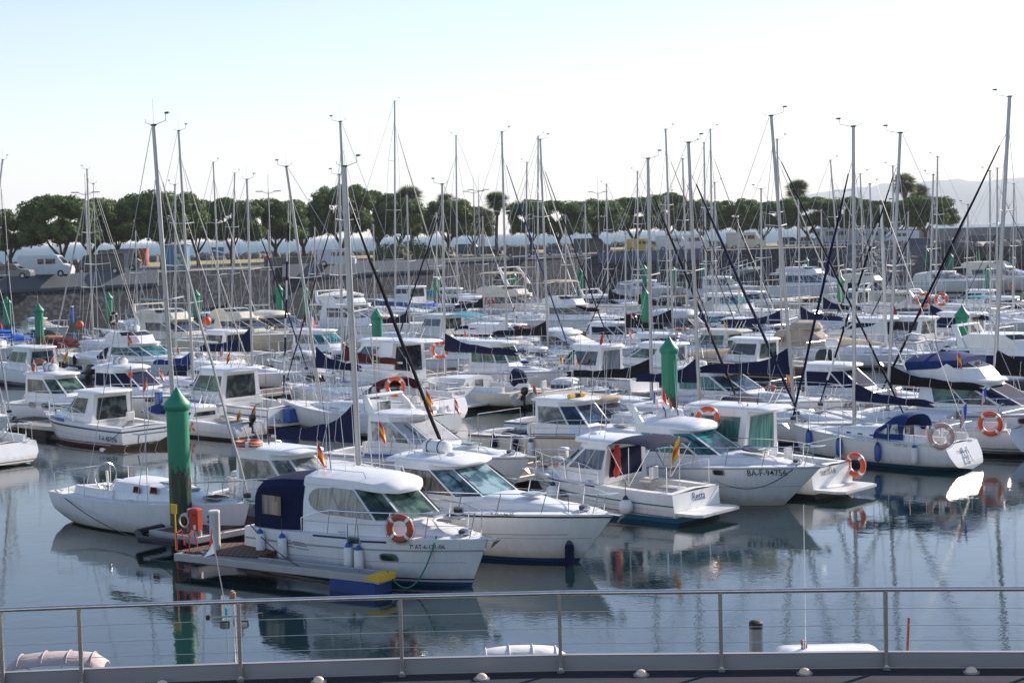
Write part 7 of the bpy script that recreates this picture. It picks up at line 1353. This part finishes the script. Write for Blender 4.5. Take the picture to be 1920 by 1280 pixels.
# ---------------------------------------------------------------- lifebuoys
def lb(px, py, H, label, p=None, mat='orange', Rr=.30, rz=None, rx=0):
    """ring at a pixel, at the depth of a boat's local point"""
    P = H.world(p) if p else H.root.location
    q = WY(px, py, P.y); lifebuoy(q, (H.hd + math.pi / 2 if rz is None else rz), label, Rr, mat, rx=rx)
lb(750, 990, mf, 'bright orange-red lifebuoy leaning on the windscreen side of the nearest cruiser', (mf.xs[1] + .1, -1.25, 1.8), 'orangeold', .265, rz=-.35)
lb(1248, 803, baf, 'large brownish orange lifebuoy behind the navy bimini', (1.9, 0, 2.6), 'orangeold', .32, rz=-.2)
lb(1327, 784, baf, 'orange lifebuoy half hidden by the wrapped life raft on the turquoise-windowed cruiser', (3.2, .4, 2.7), 'orange', .30, rz=.1)
lb(1604, 871, txe, 'orange lifebuoy hung on the stern corner of the green-curtained boat', (-.05, -1.0, 1.1), 'orange', .30, rz=-.9)
lb(1765, 817, fi, 'faded pink lifebuoy on the stern rail of the blue-hooded yacht', (.45, 1.1, 1.4), 'pinkbuoy', .36, rz=-.15)
lb(1857, 794, N36, 'orange lifebuoy on the stern rail right of the pink one', (.5, 1.2, 1.5), 'orange', .36, rz=-.6)
lb(741, 725, M_, 'orange lifebuoy on the stern rail of the maroon-hooded yacht', (.6, 1.3, 1.5), 'orange', .36, rz=-.2)
lb(825, 656, S13, 'vivid orange lifebuoy in front of the navy sail cover in the centre', (6, .6, 2.5), 'orange', .36, rz=.2)
lb(75, 690, m46, 'brown lifebuoy standing on the roof of the green-screened cruiser at the left', (2.2, .3, 2.8), 'orangeold', .32, rz=-.1)
lb(214, 597, m37, 'dark purple lifebuoy on the side of the flybridge cruiser at the left', (2.0, -1.3, 2.9), 'maroonc', .34, rz=-.8)
lb(502, 641, m42, 'greyish lifebuoy behind the twisted navy jib', (1, -1, 1.6), 'pinkbuoy', .36, rz=0)
lb(590, 642, m40, 'reddish lifebuoy at the foot of the red furled jib', (2, -1.2, 1.7), 'orange', .36, rz=.1)
lb(921, 566, m34, 'orange lifebuoy hung up high near the bright blue awning', (5, -1.2, 3.5), 'orange', .38, rz=-.4)
lb(1732, 563, m21, 'left one of two orange lifebuoys on the chrome bars at the right', (3, 0, 3.4), 'orange', .38, rz=0)
lb(1765, 561, m22, 'right one of two orange lifebuoys on the chrome bars at the right', (3, 0, 3.4), 'orange', .34, rz=0)
lb(465, 831, fly_small, 'brown lifebuoy lying flat on the roof of the small cruiser behind the racing yacht', (2.4, 0, 2.6), 'orangeold', .32, rx=math.pi / 2)
lb(1278, 617, bow13, 'orange lifebuoy lying flat on the roof of the grey-sided cruiser', (3.6, 0, 3.), 'orangeold', .36, rx=math.pi / 2)
for px, py, H, z_, c_, lab in ((150, 609, S3, 1.9, 'orange', 'round orange-pink buoy at the bow of the yacht with the pale leaning jib'), (388, 602, m39, 3, 'orange', 'round orange buoy on the cabin corner of the boat with the dark doorway')):
    q = WY(px, py, H.root.location.y - 2); root = empty('round_buoy', q, 0, lab, 'buoy'); mb = MB(); mb.ell((0, 0, 0), (.27, .27, .29), c_, 14, 8); mb.build('buoy_body', root); mb = MB(); mb.tube([(0, 0, .3), (0, 0, .5)], .06, 'blackplastic', 6); mb.build('eye', root)
# ---------------------------------------------------------------- fenders
fe = [(mf, .90, -1, .62, 'w', 'leftmost white fender with a blue cap on the nearest cruiser, under its navy tent'), (mf, 1.75, -1, .60, 'w', 'second white fender from the stern on the nearest cruiser'), (mf, 4.05, -1, .62, 'w', 'third white fender on the nearest cruiser, left of a pair by the vents'), (mf, 4.35, -1, .58, 'w', 'fourth white fender on the nearest cruiser, right of a pair by the vents'),
      (resta, 1.55, 1, .42, 'g', 'round pale ball fender on the boat with the navy bimini'), (resta, 4.3, 1, .6, 'g', 'small round pale fender near the bow of the boat with the navy bimini'),
      (fi, 5.9, 1, .72, 'n', 'leftmost of the blue fenders on the blue-hooded yacht'), (fi, 4.35, 1, .60, 'n', 'second blue fender from the left on the blue-hooded yacht'), (fi, 2.75, 1, .55, 'n', 'third blue fender from the left on the blue-hooded yacht'), (fi, 1.4, 1, .55, 'w', 'pale fender nearest the stern of the blue-hooded yacht'),
      (km, 2.55, -1, .62, 'k', 'left navy fender on the cream fishing cruiser'), (km, 3.25, -1, .62, 'w', 'right pale fender on the cream fishing cruiser'), (km, 1.5, -1, .7, 'k', 'navy fender nearest the stern of the cream fishing cruiser'), (CS, 6.0, 1, .7, 'k', 'dark fender on the cream yacht with solar panels'), (rodman, 8.0, -1, .15, 'k', 'dark fender low beside the bow of the life raft boat')]
for H, x, s, z, k, lab in fe:
    p = H.on(x, max(z, .3), s, .13 if k != 'g' else .22); fender(H.world(p), lab, k, .62, .115, max(.25, H.sh(x / H.L) - z))
# mooring lines
def line(a, b, label, sag=.4, mat='ropedark', r=.014, root=None):
    mb = MB(); n = 14; mb.tube([V(a).lerp(V(b), i / n) - V((0, 0, sag * 4 * (i / n) * (1 - i / n))) for i in range(n + 1)], r, mat, 5); return tag(mb.build('mooring_line'), label, 'rope', 'mooring lines')
line(mf.world(mf.line3(.86, .05, .08, -1)), W(726, 1070, .5), 'green and white mooring line hanging from the bow of the nearest cruiser', .75, 'ropegreen', .02)
line(G.world(G.line3(.03, .1, .05, -1)), W(330, 1022, .4), 'dark mooring line along the side of the racing yacht', .35)
line(baf.world(baf.line3(.93, .05, .05, -1)), resta.world((.2, -1.1, .95)), 'dark line drooping between the turquoise cruiser and the navy bimini boat', .45)
line(resta.world(resta.line3(.55, .1, .05, 1)), W(1080, 1000, 1.3), 'dark line from the side of the bimini boat to the life raft boat', .2) if False else None
line(mf.world((.3, -1.2, 1.0)), W(560, 1060, .45), 'dark stern line of the nearest cruiser', .1)
line(m45.world((.2, 1.0, .9)), W(200, 826, .45), 'short dark line from the blue-striped fishing boat to its pontoon', .1)
# ---------------------------------------------------------------- promenade and its railing
QZ = CH - 6.0
tp = [(-260, 1153), (0, 1143), (148, 1137), (447, 1127), (750, 1118), (1048, 1111), (1350, 1108), (1660, 1104), (1965, 1103), (2200, 1103)]
T = [W(x, y, QZ + 1.10) for x, y in tp]
simple('quaydark', (.012, .018, .034), .95, var=.3, scale=30, bump=.6, bscale=120); simple('panelgrey', (.36, .345, .35), .45, .3, var=.12, scale=1.2, stretch=(.3, .3, 3))
inn = []
for i, p in enumerate(T): inn.append(V((p.x * .2, p.y - 20, QZ)))
mb = MB()
for i in range(len(T) - 1):
    a, c = T[i], T[i + 1]; o1 = V((0, .22, 0)); mb.face([V((a.x, a.y - 16, QZ)), V((c.x, c.y - 16, QZ)), V((c.x, c.y + .22, QZ)), V((a.x, a.y + .22, QZ))], 'quaydark')
tag(mb.build('promenade', smooth=False), 'dark promenade surface along the bottom edge', kind='structure')
mb = MB()
for i in range(len(T) - 1):
    a, c = T[i], T[i + 1]; mb.loft([[V((p.x, p.y + .20, QZ - .012)), V((p.x, p.y + .20, -1.5)), V((p.x, p.y - .3, -1.5)), V((p.x, p.y - .3, QZ - .012))] for p in (a, c)], 'concrete')
tag(mb.build('quay_edge', smooth=False), 'concrete quay face under the promenade', kind='structure')
root = empty('promenade_railing', (0, 0, 0), 0, 'stainless railing with three wires and a grey toe panel along the promenade', 'railing')
mb = MB(); mb.tube(T, .034, 'steel', 14); mb.build('handrail', root)
for i, p in enumerate(T[1:-1] if False else T):
    g = V((p.x, p.y, QZ)); mb = MB(); mb.loft([[g + V((dx, dy, z)) for dx, dy in ((-.024, -.03), (.024, -.03), (.024, .03), (-.024, .03))] for z in (0, 1.075)], 'steel'); mb.box(g + V((0, 0, 1.08)), (.06, .05, .05), 'steel', bev=.01); mb.box(g + V((0, -.03, .03)), (.10, .10, .06), 'steel', bev=.01); mb.build('post', root)
for z in (.40, .61, .84):
    mb = MB(); mb.tube([V((p.x, p.y + .0, QZ + z)) for p in T], .0042, 'wire', 6); mb.build('wire', root)
mb = MB()
for a, c in zip(T, T[1:]):
    mb.loft([[V((p.x, p.y + y + .055, QZ + z)) for y, z in ((0, .02), (0, .215), (-.012, .23), (.06, .235), (.06, .02))] for p in (a.lerp(c, .006), c.lerp(a, .006))], 'panelgrey')
mb.build('toe_panel', root, smooth=False)
m, nt, b = newmat('lampbeige'); MATS['lampbeige'] = m; b.inputs['Base Color'].default_value = (.8, .62, .45, 1); b.inputs['Roughness'].default_value = .3  # one even beige for the dome covers
# half-dome lamp covers on the foot of the panel
for i, (px, py) in enumerate([(305, 1279), (598, 1272), (903, 1266), (1202, 1259), (1508, 1256), (1820, 1254)]):
    g = W(px, py, QZ + .04); g.z = QZ; names = ['first from the left, cut by the lower edge', 'second from the left', 'third from the left', 'fourth from the left', 'fifth from the left', 'rightmost']
    r_ = empty('bollard_light', g, 0, 'small half-dome lamp on the promenade floor, ' + names[i], 'floor lamp', 'half-dome lamps on the promenade floor'); mb = MB(); rings = []
    for k in range(6):
        a_ = k / 5 * math.pi / 2; rings.append([V((.08 * math.cos(a_) * math.cos(q) , -.03 + .07 * math.cos(a_) * math.sin(q), .02 + .065 * math.sin(a_))) for q in [j * math.pi / 6 for j in range(12)]])
    mb.loft(rings, 'lampbeige'); mb.build('dome', r_); mb = MB(); mb.lathe([(.11, 0), (.11, .02)], (0, -.03, 0), 'greyplastic', 12); mb.build('base', r_)
# craft lying close under the quay, only their tops showing
def near_top(px, py, z, hd, L, label, **o):
    P = W(px, py, z); H = motor(0, 0, 'R', label, L, **o); return H, P
def put(H, P, hd, lx):
    d_ = V((math.cos(hd), math.sin(hd), 0)); H.root.location = (P.x - d_.x * lx, P.y - d_.y * lx, 0); H.root.rotation_euler = (0, 0, hd); H.hd = hd; loc = H.root.location.copy(); H.world = lambda p: (Matrix.Translation(loc) @ Matrix.Rotation(hd, 4, 'Z')) @ V(p)
H, P = near_top(905, 1216, 1.95, 0, 5.6, 'small boat moored under the quay, only its pale folded awning showing above the railing panel', cab=(.55, .75), ch=.45, sill=.1, frake=.3, fs=.7, fb=.95, bimini='whitec', railh=.12, trunk=.2, nogear=1, far=False); put(H, V((P.x, P.y, 0)), R(3), 1.9)
for ch_ in H.root.children:
    if ch_.name.startswith('bimini'): ch_.location.z = 1.98 - (H.zr + .2); ch_.scale = (1.0, .42, 1); ch_.location.x = .2
H2, P2 = near_top(50, 1232, 1.95, 0, 5.8, 'boat under the quay at the left edge, with a pink-beige padded awning', cab=(.55, .75), ch=.45, sill=.1, frake=.3, fs=.7, fb=.95, bimini='pinkc', railh=.12, trunk=.2, nogear=1, far=False); put(H2, V((P2.x, P2.y, 0)), R(3), 1.9)
for ch_ in H2.root.children:
    if ch_.name.startswith('bimini'): ch_.location.z = 2.02 - (H2.zr + .2); ch_.scale = (1.0, .42, 1)
H3, P3 = near_top(1585, 1219, 1.35, 0, 6.4, 'white boat moored under the quay on the right, its cabin top above the railing panel', cab=(.34, .62), ch=.55, sill=.2, frake=.4, fs=.75, fb=1.0, railh=.25, trunk=.15, nogear=1, far=False, roofover=(.1, .1), cam=.12); put(H3, V((P3.x, P3.y, 0)), R(2), 3.1)
antenna(H3.root, V((2.45, 0, 1.2)), 2.55, (-.0, 0), 'whitebits', .012, 'whip_antenna')
flag(H3.root, V((2.42, 0, 1.2)), .35, 'rw', .22)
mb = MB(); mb.tube([(4.1, 0, 1.1), (4.14, 0, 1.86)], .022, 'orangeold', 8); mb.build('orange_pole', H3.root)
P = W(1423, 1226, 1.4); root = empty('wooden_post', (P.x, P.y + .3, 0), 0, 'square dark post with a chamfered top sticking up behind the railing', 'post'); mb = MB(); mb.box((0, 0, .55), (.20, .20, 2.6), 'dockgrey', bev=.03); mb.build('post_body', root); mb = MB(); mb.box((0, 0, 1.8), (.205, .205, .16), 'rubber', bev=.035); mb.build('post_cap', root)
for HH in (H, H2):
    for ch_ in HH.root.children:
        if ch_.name.startswith('bimini'):
            me_ = ch_.data; n_ = 9; per = len(me_.vertices) // 9
            for i_ in (1, 3, 5, 7):
                ring_ = [me_.vertices[i_ * per + j_].co.copy() for j_ in range(9)]; mb = MB(); mb.tube([p + V((0, 0, .012)) for p in ring_], .009, 'whitec' if HH is H else 'pinkc', 6); mb.build('awning_seam', ch_)
# light mast with two floodlights and cross bar, on a boat below
P = WY(446, 1235, 26.5); H4, _ = near_top(446, 1240, 1.0, 0, 5.2, 'small boat hidden under the quay carrying a slim mast with two floodlights', cab=(.5, .7), ch=.3, sill=.1, frake=.1, fs=.6, fb=.8, railh=.1, trunk=.1, nogear=1, far=False, lintel=.05, roofover=(0, 0)); put(H4, V((P.x, P.y, 0)), R(4), 2.0)
tz = WY(440, 1106, 26.5).z; mb = MB(); mb.tube([(2.0, 0, .7), (1.95, 0, tz)], .024, 'steel', 8); mb.box((1.95, 0, tz - .12), (.10, .10, .2), 'teak', bev=.02); st_ = mb.build('light_mast', H4.root)
mb = MB(); mb.tube([(1.55, 0, tz - .42), (2.38, 0, tz - .42)], .012, 'greyplastic', 5); mb.box((1.55, 0, tz - .42), (.06, .06, .08), 'blackplastic'); mb.box((2.38, 0, tz - .42), (.07, .06, .08), 'blackplastic'); mb.build('cross_bar', st_)
for s in (-1, 1): mb = MB(); mb.box((1.97 + s * .15, -.05, tz - .54), (.15, .08, .13), 'blackplastic', bev=.02); mb.box((1.97 + s * .15, -.092, tz - .54), (.11, .012, .09), 'g_clear'); mb.build('floodlight', st_)
P = WY(425, 1150, 28.5); z1 = WY(396, 965, 28.5).z; root = empty('flag_staff', (P.x, P.y, P.z), 0, 'slanting pole with a tattered red and white flag in front of the first pontoon', 'flag staff'); root.location = (P.x, P.y, 0)
tpx = WY(397, 1000, 28.5); mb = MB(); mb.tube([(0, 0, -.2), (0, 0, P.z), (tpx.x - P.x, 0, tpx.z)], .009, 'greyplastic', 6); mb.tube([(0, 0, P.z - .02), (0, 0, P.z + .1)], .03, 'tealc', 6); mb.build('pole', root)
mb = MB(); tx_, tz_ = tpx.x - P.x, tpx.z
mb.face([V((tx_, 0, tz_ + .1)), V((tx_ + .02, -.01, tz_ - .15)), V((tx_ - .08, .02, tz_ - .28)), V((tx_ - .03, .01, tz_ - .1))], 'redflag'); mb.face([V((tx_ + .02, 0, tz_ - .12)), V((tx_ + .05, 0, tz_ - .34)), V((tx_ - .15, -.02, tz_ - .40)), V((tx_ - .04, .01, tz_ - .26))], 'whiteflag'); mb.build('flag', root, smooth=False)
